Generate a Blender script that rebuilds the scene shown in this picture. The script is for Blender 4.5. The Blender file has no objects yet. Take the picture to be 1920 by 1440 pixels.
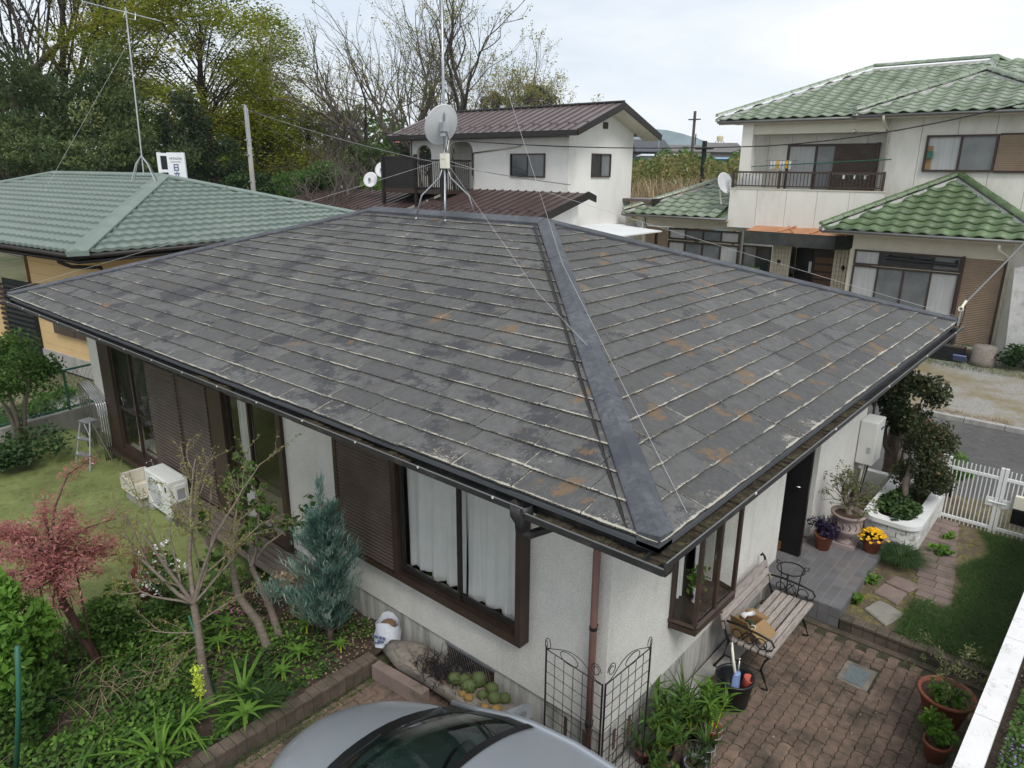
import bpy, math, random
import numpy as np
from mathutils import Vector, Matrix
rnd = random.Random(7)
rg = np.random.default_rng(7)
S = bpy.context.scene
COL = S.collection
# ---------------------------------------------------------------- camera, sky, sun, exposure
cam = bpy.data.cameras.new('camera')
cam.lens = 24.977; cam.sensor_width = 36; cam.clip_start = .05; cam.clip_end = 6000
co = bpy.data.objects.new('camera', cam); COL.objects.link(co)
yaw, pitch, roll = math.radians(40.8300), math.radians(16.9538), math.radians(.4870)
F = Vector((math.cos(pitch)*math.cos(yaw), math.cos(pitch)*math.sin(yaw), -math.sin(pitch)))
R0 = Vector((math.sin(yaw), -math.cos(yaw), 0)); U0 = R0.cross(F)
Rv = R0*math.cos(roll)+U0*math.sin(roll); Uv = -R0*math.sin(roll)+U0*math.cos(roll)
M = Matrix((Rv, Uv, -F)).transposed().to_4x4(); M.translation = Vector((-3.5084, -1.8336, 5.2001))
co.matrix_world = M
S.camera = co
S.view_settings.view_transform = 'Standard'; S.view_settings.look = 'None'
S.view_settings.exposure = .50; S.view_settings.gamma = 1; S.view_settings.use_curve_mapping = False
S.render.engine = 'CYCLES'
try:
    S.cycles.use_denoising = True; S.cycles.max_bounces = 6; S.cycles.transparent_max_bounces = 24
    S.cycles.diffuse_bounces = 3; S.cycles.glossy_bounces = 3
except Exception: pass
SUN_EL, SUN_AZ = math.radians(50), math.radians(238)   # azimuth of the sun, measured from +x towards +y
w = bpy.data.worlds.new('World'); S.world = w; w.use_nodes = True
nt = w.node_tree; nt.nodes.clear()
def nn(nt, t, **k):
    n = nt.nodes.new(t)
    for a, b in k.items():
        if a.startswith('i_'):
            key = a[2:].replace('_', ' ')
            n.inputs[int(key) if key.isdigit() else key].default_value = b
        else: setattr(n, a, b)
    return n
sky = nn(nt, 'ShaderNodeTexSky'); sky.sky_type = 'NISHITA'; sky.sun_disc = False
sky.sun_elevation = SUN_EL; sky.sun_rotation = math.radians(90)-SUN_AZ
sk = nn(nt, 'ShaderNodeMix', data_type='RGBA', blend_type='MULTIPLY'); sk.inputs[0].default_value = 1
nt.links.new(sky.outputs[0], sk.inputs[6]); sk.inputs[7].default_value = (.12, .12, .12, 1)
tc = nn(nt, 'ShaderNodeTexCoord')
mp = nn(nt, 'ShaderNodeMapping'); mp.inputs['Scale'].default_value = (1, 1, 3.2)
nt.links.new(tc.outputs['Generated'], mp.inputs[0])
n1 = nn(nt, 'ShaderNodeTexNoise', i_Scale=2.1, i_Detail=6.0, i_Roughness=.52, i_Distortion=.35)
nt.links.new(mp.outputs[0], n1.inputs['Vector'])
cr = nn(nt, 'ShaderNodeValToRGB')
cr.color_ramp.elements[0].position = .36; cr.color_ramp.elements[0].color = (.53, .59, .66, 1)
cr.color_ramp.elements[1].position = .62; cr.color_ramp.elements[1].color = (.74, .755, .775, 1)
nt.links.new(n1.outputs[0], cr.inputs[0])
mx = nn(nt, 'ShaderNodeMix', data_type='RGBA'); mx.inputs[0].default_value = .93
nt.links.new(sk.outputs[2], mx.inputs[6]); nt.links.new(cr.outputs[0], mx.inputs[7])
bg = nn(nt, 'ShaderNodeBackground'); bg.inputs[1].default_value = 1.0
nt.links.new(mx.outputs[2], bg.inputs[0])
wo = nn(nt, 'ShaderNodeOutputWorld'); nt.links.new(bg.outputs[0], wo.inputs[0])
sl_ = bpy.data.lights.new('sun', 'SUN'); sl_.energy = 1.5; sl_.angle = math.radians(22); sl_.color = (1, .965, .92)
so = bpy.data.objects.new('sun', sl_); COL.objects.link(so)
sd = Vector((math.cos(SUN_EL)*math.cos(SUN_AZ), math.cos(SUN_EL)*math.sin(SUN_AZ), math.sin(SUN_EL)))
so.rotation_euler = sd.to_track_quat('Z', 'Y').to_euler(); so.location = (0, 0, 60)

# ---------------------------------------------------------------- materials
def newmat(name):
    m = bpy.data.materials.new(name); m.use_nodes = True
    nt = m.node_tree; nt.nodes.clear()
    o = nt.nodes.new('ShaderNodeOutputMaterial'); b = nt.nodes.new('ShaderNodeBsdfPrincipled')
    nt.links.new(b.outputs[0], o.inputs[0]); return m, nt, b, o
def C4(c): return (c[0], c[1], c[2], 1)
def ramp(nt, src, a, b, lo=0., hi=1.):
    m = nn(nt, 'ShaderNodeMapRange', clamp=True)
    nt.links.new(src, m.inputs[0])
    for i, v in ((1, a), (2, b), (3, lo), (4, hi)): m.inputs[i].default_value = v
    return m.outputs[0]
def mixc(nt, fac, a, b, mode='MIX'):
    m = nn(nt, 'ShaderNodeMix', data_type='RGBA', blend_type=mode)
    for s, i in ((fac, 0), (a, 6), (b, 7)):
        if isinstance(s, (int, float)): m.inputs[i].default_value = s
        elif isinstance(s, tuple): m.inputs[i].default_value = C4(s)
        else: nt.links.new(s, m.inputs[i])
    return m.outputs[2]
def math_(nt, op, a, b=None):
    m = nn(nt, 'ShaderNodeMath', operation=op)
    for i, s in enumerate((a, b)):
        if s is None: continue
        if isinstance(s, (int, float)): m.inputs[i].default_value = s
        else: nt.links.new(s, m.inputs[i])
    return m.outputs[0]
def noise(nt, vec, scale, detail=4., rough=.55, dist=0.):
    n = nn(nt, 'ShaderNodeTexNoise', i_Scale=scale, i_Detail=detail, i_Roughness=rough, i_Distortion=dist)
    nt.links.new(vec, n.inputs['Vector']); return n.outputs[0]
def posv(nt, sc=None):
    g = nn(nt, 'ShaderNodeNewGeometry').outputs['Position']
    if sc is None: return g
    m = nn(nt, 'ShaderNodeMapping'); m.inputs['Scale'].default_value = sc
    nt.links.new(g, m.inputs[0]); return m.outputs[0]
def objv(nt, sc=None):
    g = nn(nt, 'ShaderNodeTexCoord').outputs['Object']
    if sc is None: return g
    m = nn(nt, 'ShaderNodeMapping'); m.inputs['Scale'].default_value = sc
    nt.links.new(g, m.inputs[0]); return m.outputs[0]
def bump(nt, b, h, strength=.4, dist=.01):
    n = nn(nt, 'ShaderNodeBump', i_Strength=strength, i_Distance=dist)
    nt.links.new(h, n.inputs['Height']); nt.links.new(n.outputs[0], b.inputs['Normal'])
MATS = {}
def pm(name, col, rough=.75, var=.18, scale=3., col2=None, c2=(.5, .65), bs=0., bsc=60., metal=0., spec=.4, rv=0., dirt=None, dsc=1.2, dth=(.5, .7), obj=False, stretch=None, coat=0.):
    """plain procedural material: base colour, soft noise variation, optional second colour and dirt, optional relief, optional per-object brightness"""
    m, nt, b, o = newmat(name)
    v = (objv if obj else posv)(nt, stretch)
    n = noise(nt, v, scale, 5.)
    c = mixc(nt, ramp(nt, n, .3, .7), tuple(x*(1-var) for x in col), tuple(x*(1+var) for x in col))
    if col2: c = mixc(nt, ramp(nt, noise(nt, v, scale*2.3, 6., .65), c2[0], c2[1]), c, col2)
    if dirt: c = mixc(nt, ramp(nt, noise(nt, v, dsc, 8., .7), dth[0], dth[1]), c, dirt)
    if rv:
        oi = nn(nt, 'ShaderNodeObjectInfo').outputs['Random']
        k = ramp(nt, oi, 0, 1, 1-rv, 1+rv)
        cc = nn(nt, 'ShaderNodeCombineColor')
        for i in range(3): nt.links.new(k, cc.inputs[i])
        c = mixc(nt, 1., c, cc.outputs[0], 'MULTIPLY')
    nt.links.new(c, b.inputs['Base Color'])
    b.inputs['Roughness'].default_value = rough; b.inputs['Metallic'].default_value = metal
    b.inputs['Specular IOR Level'].default_value = spec
    if coat: b.inputs['Coat Weight'].default_value = coat; b.inputs['Coat Roughness'].default_value = .08
    if bs: bump(nt, b, noise(nt, v, bsc, 6., .6), bs, .02)
    MATS[name] = m; return m
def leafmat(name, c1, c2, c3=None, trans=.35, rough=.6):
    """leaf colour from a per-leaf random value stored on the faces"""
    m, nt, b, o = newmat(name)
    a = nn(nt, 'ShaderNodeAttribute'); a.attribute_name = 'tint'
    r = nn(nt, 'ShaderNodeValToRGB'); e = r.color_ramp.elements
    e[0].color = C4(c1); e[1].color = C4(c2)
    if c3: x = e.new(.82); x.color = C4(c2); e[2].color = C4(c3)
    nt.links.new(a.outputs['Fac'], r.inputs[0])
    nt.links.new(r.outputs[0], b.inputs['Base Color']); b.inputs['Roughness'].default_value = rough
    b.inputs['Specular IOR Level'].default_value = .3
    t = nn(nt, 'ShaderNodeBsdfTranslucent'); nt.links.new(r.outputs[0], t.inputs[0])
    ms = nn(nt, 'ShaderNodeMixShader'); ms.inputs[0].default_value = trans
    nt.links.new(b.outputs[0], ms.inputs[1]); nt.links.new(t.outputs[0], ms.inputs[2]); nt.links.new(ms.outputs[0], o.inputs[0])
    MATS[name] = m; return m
def glassmat(name, tint=(.75, .8, .78), rough=.02, refl=1.45):
    m, nt, b, o = newmat(name); nt.nodes.remove(b)
    lw = nn(nt, 'ShaderNodeLayerWeight'); f0 = ((refl-1)/(refl+1))**2
    fac = math_(nt, 'ADD', math_(nt, 'MULTIPLY', math_(nt, 'POWER', lw.outputs['Facing'], 4.), 1-f0), f0)
    t = nn(nt, 'ShaderNodeBsdfTransparent'); t.inputs[0].default_value = C4(tint)
    g = nn(nt, 'ShaderNodeBsdfGlossy'); g.inputs['Roughness'].default_value = rough
    ms = nn(nt, 'ShaderNodeMixShader'); nt.links.new(fac, ms.inputs[0])
    nt.links.new(t.outputs[0], ms.inputs[1]); nt.links.new(g.outputs[0], ms.inputs[2]); nt.links.new(ms.outputs[0], o.inputs[0])
    MATS[name] = m; return m

def slate_material():
    m, nt, b, o = newmat('slate')
    P = posv(nt); A = nn(nt, 'ShaderNodeAttribute'); A.attribute_name = 'loc'; O = A.outputs['Vector']
    sx = nn(nt, 'ShaderNodeSeparateXYZ'); nt.links.new(O, sx.inputs[0])
    oi = math_(nt, 'FRACT', math_(nt, 'ADD', nn(nt, 'ShaderNodeObjectInfo').outputs['Random'], sx.outputs[2]))
    px = nn(nt, 'ShaderNodeSeparateXYZ'); nt.links.new(P, px.inputs[0])
    gm = nn(nt, 'ShaderNodeMapping'); gm.inputs['Scale'].default_value = (14., 2.2, 1.); nt.links.new(O, gm.inputs[0]); va = nn(nt, 'ShaderNodeVectorMath', operation='ADD'); nt.links.new(gm.outputs[0], va.inputs[0]); nt.links.new(P, va.inputs[1]); gs0 = va.outputs[0]
    # grey body, per-slate shade, fine grain
    base = mixc(nt, oi, (.080, .080, .079), (.146, .145, .140))
    base = mixc(nt, ramp(nt, noise(nt, P, 45., 6., .7), .35, .7, 0., .45), base, (.085, .086, .088))
    base = mixc(nt, ramp(nt, noise(nt, P, 9., 6., .75), .42, .62, .0, .55), base, (.062, .061, .060))
    base = mixc(nt, ramp(nt, noise(nt, gs0, 5., 6., .7), .52, .66, 0., .5), base, (.155, .152, .140))
    # bare dark blue-grey weathering, patchy and streaked, mostly on the garden side
    gs = nn(nt, 'ShaderNodeMapping'); gs.inputs['Scale'].default_value = (1.6, 1., 1.); nt.links.new(P, gs.inputs[0])
    d = math_(nt, 'ADD', noise(nt, gs.outputs[0], 1.9, 3., .55), math_(nt, 'MULTIPLY', noise(nt, P, 24., 9., .85), .62))
    d = math_(nt, 'ADD', d, math_(nt, 'MULTIPLY', oi, .13))
    side = ramp(nt, math_(nt, 'SUBTRACT', px.outputs[1], px.outputs[0]), -.6, .6, -.10, 0.)
    d = math_(nt, 'ADD', d, side)
    base = mixc(nt, ramp(nt, d, .935, .985, 0., .80), base, (.038, .040, .047))
    base = mixc(nt, ramp(nt, noise(nt, P, 3.6, 7., .8), .54, .68, 0., .7), base, (.105, .090, .070))
    # orange lichen
    orn = math_(nt, 'ADD', noise(nt, P, 3.0, 2., .5), math_(nt, 'MULTIPLY', noise(nt, P, 30., 5., .75), .34))
    rt = ramp(nt, math_(nt, 'SUBTRACT', px.outputs[0], px.outputs[1]), -2.5, .8, -.02, .045)
    orn = math_(nt, 'ADD', orn, rt)
    base = mixc(nt, ramp(nt, orn, .84, .90, 0., .66), base, (.20, .120, .055))
    # pale lichen crust: gathers at lower edge and joints, speckles elsewhere
    bigw = ramp(nt, noise(nt, P, 1.1, 3., .6), .36, .64, .45, 1.25)
    le = math_(nt, 'MULTIPLY', ramp(nt, sx.outputs[1], 0., .028, .31, 0.), bigw)
    jl = ramp(nt, sx.outputs[0], 0., .020, .27, 0.)
    lo = ramp(nt, math_(nt, 'MINIMUM', px.outputs[0], px.outputs[1]), .0, .55, .09, 0.)
    pn = math_(nt, 'ADD', noise(nt, P, 1.9, 6., .75), math_(nt, 'MULTIPLY', noise(nt, P, 85., 4., .85), .80))
    pn = math_(nt, 'ADD', pn, ramp(nt, noise(nt, gs.outputs[0], 1.25, 5., .7), .56, .70, 0., .16))
    pn = math_(nt, 'ADD', math_(nt, 'ADD', pn, le), math_(nt, 'ADD', jl, lo))
    base = mixc(nt, ramp(nt, pn, 1.12, 1.18, 0., .82), base, (.50, .47, .39))
    nt.links.new(base, b.inputs['Base Color']); b.inputs['Roughness'].default_value = .82
    b.inputs['Specular IOR Level'].default_value = .35
    h = math_(nt, 'ADD', noise(nt, P, 90., 5., .7), math_(nt, 'MULTIPLY', ramp(nt, pn, 1.12, 1.2), .8))
    bump(nt, b, h, .45, .006); MATS['slate'] = m
def stucco_material(name, c, streak=(.36, .34, .29)):
    m, nt, b, o = newmat(name); P = posv(nt)
    n = noise(nt, P, 4., 6., .6)
    base = mixc(nt, ramp(nt, n, .3, .7), tuple(x*.93 for x in c), tuple(min(.9, x*1.05) for x in c))
    f = noise(nt, P, 85., 3., .6)
    base = mixc(nt, ramp(nt, f, .38, .55, .5, 0.), base, tuple(x*.62 for x in c))
    st = noise(nt, posv(nt, (1.3, 1.3, .12)), 3., 6., .7)
    base = mixc(nt, ramp(nt, st, .54, .80, 0., .42), base, streak)
    nt.links.new(base, b.inputs['Base Color']); b.inputs['Roughness'].default_value = .92
    b.inputs['Specular IOR Level'].default_value = .2
    vn = nn(nt, 'ShaderNodeTexVoronoi', i_Scale=95.); nt.links.new(P, vn.inputs['Vector'])
    bump(nt, b, math_(nt, 'ADD', f, math_(nt, 'MULTIPLY', vn.outputs[0], .5)), .9, .012); MATS[name] = m
slate_material()
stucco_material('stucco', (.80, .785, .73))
stucco_material('stucco_shaded', (.40, .40, .36))  # darker copy of the stucco: shade of the entrance recess put into the colour
pm('slate_edge_shadow', (.040, .038, .036), .95, .4, 40., col2=(.34, .32, .26), c2=(.50, .58))  # course shadow line put into the edge colour, with grime and lichen specks
pm('surround', (.20, .18, .155), .95, .25, 8., dirt=(.11, .095, .075), dsc=3., bs=.4)
pm('concrete', (.34, .33, .31), .9, .2, 4., bs=.3, dirt=(.16, .15, .13), dth=(.52, .75), stretch=(1.5, 1.5, .4))
pm('foundation', (.50, .49, .455), .9, .15, 4., bs=.25, dirt=(.17, .165, .15), dsc=2.2, dth=(.45, .72), stretch=(4, 4, .5))
pm('dark_metal', (.022, .018, .016), .5, .2, 6., spec=.4)
pm('brown_metal', (.052, .033, .024), .45, .2, 5., spec=.4)
pm('brown_metal_light', (.12, .095, .08), .5, .15, 5.)
pm('shutter', (.085, .062, .05), .55, .15, 3., dirt=(.13, .11, .095), dth=(.5, .8))
pm('shutter_tan', (.27, .20, .14), .55, .1, 3.)
pm('cap_metal', (.080, .084, .094), .5, .25, 7., col2=(.050, .054, .066), c2=(.45, .6), dirt=(.040, .043, .054), dsc=2.2, dth=(.45, .62), spec=.45, rv=.12, bs=.15, bsc=9.)
pm('gutter', (.030, .029, .031), .45, .25, 5., dirt=(.10, .09, .08), dsc=5., dth=(.55, .75))
pm('sludge', (.045, .035, .022), .95, .5, 9., col2=(.095, .085, .04), bs=1., bsc=30.)
pm('clip_white', (.75, .75, .72), .5)
pm('downpipe', (.21, .105, .085), .5, .15, 2., dirt=(.12, .08, .07))
pm('white_paint', (.78, .79, .78), .45, .06, 3., dirt=(.45, .45, .42), dth=(.6, .85))
pm('galv', (.42, .44, .46), .35, .12, 9., metal=.75)
pm('steel', (.5, .5, .5), .25, .1, 9., metal=.9)
pm('chrome', (.7, .7, .7), .15, .05, 9., metal=1.)
pm('plastic_cream', (.74, .72, .60), .5, .06, 3.)
pm('dish', (.62, .64, .66), .4, .05, 3., spec=.5)
pm('ac_white', (.66, .67, .64), .5, .05, 2., dirt=(.46, .46, .42), dth=(.55, .85))
pm('sink', (.60, .57, .48), .6, .08, 3., dirt=(.36, .33, .26), dth=(.5, .75))
pm('black_plastic', (.012, .013, .015), .5, .2, 6.)
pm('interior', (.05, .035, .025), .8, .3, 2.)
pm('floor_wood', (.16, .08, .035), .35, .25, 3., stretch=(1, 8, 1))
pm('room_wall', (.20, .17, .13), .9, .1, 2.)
pm('curtain', (.74, .74, .73), .9, .05, 4.)
pm('cloth_dark', (.012, .012, .014), .9)
pm('skin', (.36, .18, .13), .6, .05)
pm('hair', (.015, .012, .01), .6)
pm('terracotta', (.30, .10, .055), .8, .15, 6., dirt=(.30, .20, .15), dsc=5., dth=(.55, .8), bs=.15)
pm('terracotta_dark', (.15, .045, .032), .75, .2, 6., bs=.15)
pm('soil_pot', (.07, .045, .03), 1., .4, 30., col2=(.20, .13, .08), bs=.8)
pm('urn_stone', (.36, .29, .27), .85, .12, 5., dirt=(.22, .16, .15), dsc=9., dth=(.5, .7), bs=.3)
pm('old_wood', (.42, .37, .34), .85, .15, 3., col2=(.20, .17, .14), c2=(.45, .7), stretch=(1.2, 14, 14), bs=.4, bsc=14., rv=.12)
pm('grey_wood', (.23, .205, .175), .9, .25, 3., col2=(.13, .11, .09), c2=(.5, .65), stretch=(2, 2, 9), bs=.5, bsc=16.)
pm('wood_deck', (.14, .115, .09), .85, .25, 3., stretch=(9, 1, 1), rv=.15, bs=.3)
pm('iron_black', (.012, .012, .013), .5, .2)
pm('rust_iron', (.06, .035, .022), .8, .4, 9.)
pm('paver', (.235, .160, .120), .93, .18, 5., col2=(.13, .105, .082), c2=(.42, .68), dirt=(.060, .052, .040), dsc=1.7, dth=(.47, .66), bs=.6, bsc=70., rv=.22)
pm('paver_bed', (.050, .050, .028), 1., .4, 12., bs=.4)
pm('kerb_brick', (.13, .10, .078), .93, .25, 6., dirt=(.05, .05, .032), dsc=2.5, dth=(.42, .66), bs=.4, rv=.15)
pm('porch_tile', (.150, .148, .155), .62, .14, 4., dirt=(.19, .17, .16), dsc=1.6, rv=.10)
pm('grout', (.30, .29, .24), .9, .15, 8.)
pm('white_brick', (.62, .62, .60), .8, .1, 5., dirt=(.34, .33, .30), dsc=4., dth=(.52, .72), bs=.25, rv=.08)
pm('mortar_dark', (.20, .19, .18), .95, .2, 8.)
pm('wall_top_white', (.78, .77, .76), .85, .06, 5., dirt=(.46, .45, .43), dsc=7.5, dth=(.55, .72), bs=.35)
pm('stone', (.22, .165, .145), .95, .15, 4., dirt=(.09, .09, .055), dsc=2.6, dth=(.5, .7), bs=.5, rv=.12)
pm('stone_grey', (.28, .265, .23), .95, .15, 4., dirt=(.12, .12, .09), dsc=2.6, bs=.5)
pm('manhole', (.17, .205, .21), .7, .12, 20., bs=.9, bsc=70.)
pm('asphalt', (.085, .083, .080), .95, .12, 3., col2=(.115, .11, .105), c2=(.5, .7), bs=.4, bsc=150., dirt=(.14, .135, .125), dsc=.6)
pm('gravel', (.26, .245, .215), 1., .2, 18., col2=(.42, .42, .40), c2=(.5, .62), dirt=(.22, .18, .10), dsc=.7, dth=(.45, .62), bs=.9, bsc=50.)
pm('ground', (.115, .115, .06), 1., .3, .35, col2=(.20, .175, .10), dirt=(.055, .08, .03), dsc=.12)
pm('lawn_ground', (.185, .215, .075), 1., .2, 1.6, col2=(.12, .13, .04), c2=(.5, .66), dirt=(.095, .06, .035), dsc=.9, dth=(.62, .72), bs=.5, bsc=40.)
pm('garden_soil', (.062, .043, .032), 1., .35, 7., col2=(.20, .16, .13), c2=(.60, .68), bs=1., bsc=40.)
pm('moss_soil', (.13, .105, .065), 1., .3, 5., col2=(.22, .20, .05), c2=(.52, .64), dirt=(.085, .055, .045), dsc=3., bs=.7, bsc=40.)
pm('bark', (.155, .120, .095), .95, .3, 9., col2=(.09, .07, .055), bs=.6, bsc=35., stretch=(1, 1, 2.5))
pm('bark_pale', (.20, .165, .135), .95, .25, 9., col2=(.16, .13, .10), bs=.5, bsc=35., stretch=(1, 1, 3))
pm('bark_dark', (.06, .048, .042), .95, .3, 4., bs=.3, bsc=10.)
pm('bark_far', (.115, .098, .082), .95, .25, 3.)
pm('bark_red', (.105, .050, .042), .95, .25, 9., bs=.4)
pm('lh_roof', (.150, .192, .168), .42, .10, 1.5, dirt=(.175, .215, .188), dsc=.8, spec=.5)
pm('lh_cap', (.165, .21, .183), .42, .10, 1.5, rv=.05)
pm('lh_wall', (.62, .44, .22), .85, .05, 2.)
pm('lh_wall_dark', (.30, .16, .05), .8, .08, 2.)
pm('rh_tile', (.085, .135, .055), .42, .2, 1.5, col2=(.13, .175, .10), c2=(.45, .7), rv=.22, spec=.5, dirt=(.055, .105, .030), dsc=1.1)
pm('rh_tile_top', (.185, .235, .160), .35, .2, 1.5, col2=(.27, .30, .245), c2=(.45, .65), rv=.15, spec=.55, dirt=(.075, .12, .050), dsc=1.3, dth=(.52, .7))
pm('mortar_white', (.42, .42, .40), .9, .15, 9., dirt=(.25, .27, .2), dsc=5.)
pm('rh_wall', (.72, .70, .635), .9, .05, 3., dirt=(.46, .44, .38), dsc=.9, dth=(.5, .85), stretch=(1, 1, .4))
pm('rh_wall_low', (.56, .53, .43), .9, .05, 3.)
pm('rh_fascia', (.42, .36, .28), .7, .08, 2.)
pm('rh_tiles_col', (.58, .51, .39), .5, .06, 6.)
pm('copper_roof', (.42, .20, .10), .5, .15, 2.)
pm('canopy_dark', (.040, .046, .042), .7, .35, 3., dirt=(.075, .055, .045), dsc=2.)
pm('ch_wall', (.76, .75, .71), .9, .04, 2., dirt=(.50, .49, .45), dsc=.8, dth=(.55, .9), stretch=(1, 1, .3))
pm('ch_roof', (.120, .092, .090), .38, .12, 1.5, spec=.5, rv=.10)
pm('ch_roof_low', (.075, .050, .046), .38, .12, 1.5, spec=.5, rv=.10)
pm('win_dark', (.03, .034, .036), .08, .2, 1., spec=.8)
pm('win_grey', (.16, .17, .17), .15, .2, 2., spec=.6)
pm('win_curtain', (.42, .43, .42), .3, .12, 5., spec=.5, stretch=(3, 3, .2))
pm('sheet_white', (.74, .76, .76), .5, .04, 3.)
pm('red_roof', (.42, .13, .09), .8, .15, 2.)
pm('cardboard', (.33, .21, .10), .85, .12, 3., dirt=(.22, .20, .06), dsc=3.5, dth=(.55, .68))
pm('cardboard_dark', (.22, .12, .05), .85, .12, 3.)
pm('bucket', (.014, .016, .019), .42, .2, 4., spec=.5)
pm('blue_plastic', (.22, .30, .55), .45)
pm('blue_dark', (.03, .06, .25), .5)
pm('red_plastic', (.52, .11, .07), .45)
pm('bag_white', (.66, .70, .76), .35, .12, 8., bs=.5, bsc=14.)
pm('print_blue', (.10, .13, .24), .6)
pm('print_dark', (.05, .055, .07), .6)
pm('print_grey', (.28, .30, .33), .6)
pm('sign_white', (.74, .75, .77), .5, .03)
pm('sign_red', (.62, .18, .12), .5)
pm('cactus', (.085, .115, .038), .7, .2, 12.)
pm('cactus_old', (.30, .19, .06), .85, .3, 25., col2=(.25, .10, .04), bs=.6, bsc=60.)
pm('spine', (.42, .42, .16), .8)
pm('flower_yellow', (.85, .50, .01), .6, .1, 40., col2=(.75, .24, .01), c2=(.55, .6))
pm('flower_purple', (.20, .14, .38), .6, .2, 30.)
pm('flower_white', (.80, .80, .80), .6, .05)
pm('flower_pink', (.42, .12, .24), .6, .2)
pm('flower_lime', (.42, .52, .05), .6, .2)
pm('cable', (.02, .02, .022), .6)
pm('wire_grey', (.20, .20, .20), .5, .1, 3., metal=.4)
pm('wire_white', (.45, .45, .44), .5)
pm('green_fence', (.03, .13, .09), .5)
pm('net_dark', (.012, .02, .018), .8)
pm('pot_green', (.02, .07, .04), .5); pm('pot_grey', (.33, .35, .38), .5); pm('pot_red', (.48, .07, .05), .5); pm('pot_black', (.015, .015, .016), .5)
pm('pole_concrete', (.30, .29, .27), .9, .1, 2.)
pm('pole_wood', (.10, .085, .075), .9, .2, 3.)
pm('hill_hazed', (.20, .25, .27), 1., .25, .01)  # pale blue-grey: distance haze put into the colour of the wooded hills
pm('hedge_far', (.075, .085, .045), 1., .3, .2)
pm('far_wall', (.50, .47, .41), .9, .1, 1.); pm('far_roof', (.075, .08, .088), .7, .12, 1.); pm('far_roof2', (.15, .14, .135), .8, .12, 1.)
pm('greenhouse', (.52, .56, .56), .5, .1, .5); pm('blue_sheet', (.20, .33, .46), .6, .25, .5)
pm('tank_cream', (.62, .55, .38), .6)
pm('petal_dry', (.20, .12, .07), .9)
# car
m, nt, b, o = newmat('car_paint'); b.inputs['Base Color'].default_value = (.26, .295, .335, 1); b.inputs['Metallic'].default_value = .45
b.inputs['Roughness'].default_value = .38; b.inputs['Coat Weight'].default_value = .7; b.inputs['Coat Roughness'].default_value = .06
gn = noise(nt, posv(nt), 900., 2.); bump(nt, b, gn, .03, .001)
nt.links.new(mixc(nt, ramp(nt, noise(nt, posv(nt), 2., 4.), .3, .7), (.34, .37, .405), (.37, .40, .435)), b.inputs['Base Color']); MATS['car_paint'] = m
pm('car_black', (.008, .008, .009), .35, .1, 3., spec=.5)
pm('car_interior', (.035, .040, .042), .8, .2, 5.)
pm('dash_pale', (.16, .19, .18), .8, .1, 5.)
pm('tyre', (.02, .02, .02), .9)
pm('lamp_clear', (.6, .62, .65), .1, .05, 3., spec=.8)
pm('lamp_red', (.4, .02, .02), .2, .05, 3., spec=.7)
glassmat('glass', (.88, .89, .88)); glassmat('glass_car', (.26, .34, .31), .03, 1.7)
leafmat('lf_evergreen', (.030, .055, .018), (.10, .145, .045), (.22, .25, .09))
leafmat('lf_evergreen2', (.018, .036, .016), (.058, .088, .036), (.12, .15, .06))
leafmat('lf_maple', (.15, .19, .02), (.31, .34, .03), (.44, .34, .06), .5)
leafmat('lf_bud', (.26, .22, .08), (.38, .33, .12), (.40, .28, .14), .5)
leafmat('lf_budg', (.20, .22, .07), (.36, .36, .10), (.42, .38, .16), .5)
leafmat('lf_red', (.32, .11, .10), (.56, .25, .23), (.70, .42, .42), .5)
leafmat('lf_bright', (.075, .17, .02), (.17, .33, .05), (.28, .45, .09), .45)
leafmat('lf_mid', (.040, .095, .018), (.095, .185, .035), (.16, .27, .07), .4)
leafmat('lf_dark', (.022, .052, .017), (.055, .11, .030), (.11, .18, .06), .3)
leafmat('lf_blue', (.08, .17, .14), (.18, .31, .26), (.36, .46, .39), .3)
leafmat('lf_boxred', (.028, .044, .018), (.085, .100, .045), (.27, .15, .08), .3)
leafmat('lf_grass', (.040, .095, .020), (.090, .17, .035), (.17, .24, .06), .4)
leafmat('lf_lawn', (.11, .19, .04), (.20, .28, .07), (.34, .34, .13), .4)
leafmat('lf_dry', (.28, .21, .12), (.44, .34, .22), (.54, .44, .30), .3)
leafmat('lf_brush', (.10, .14, .03), (.28, .23, .09), (.42, .33, .19), .4)
leafmat('lf_purple', (.020, .015, .035), (.05, .035, .09), (.10, .07, .16), .2)
leafmat('lf_black', (.012, .011, .013), (.030, .026, .028), (.05, .045, .04), .2)
leafmat('lf_olive', (.12, .14, .05), (.20, .22, .09), (.28, .29, .15), .4)
leafmat('lf_yellowmoss', (.20, .19, .02), (.30, .27, .04), (.36, .30, .08), .3)

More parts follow.
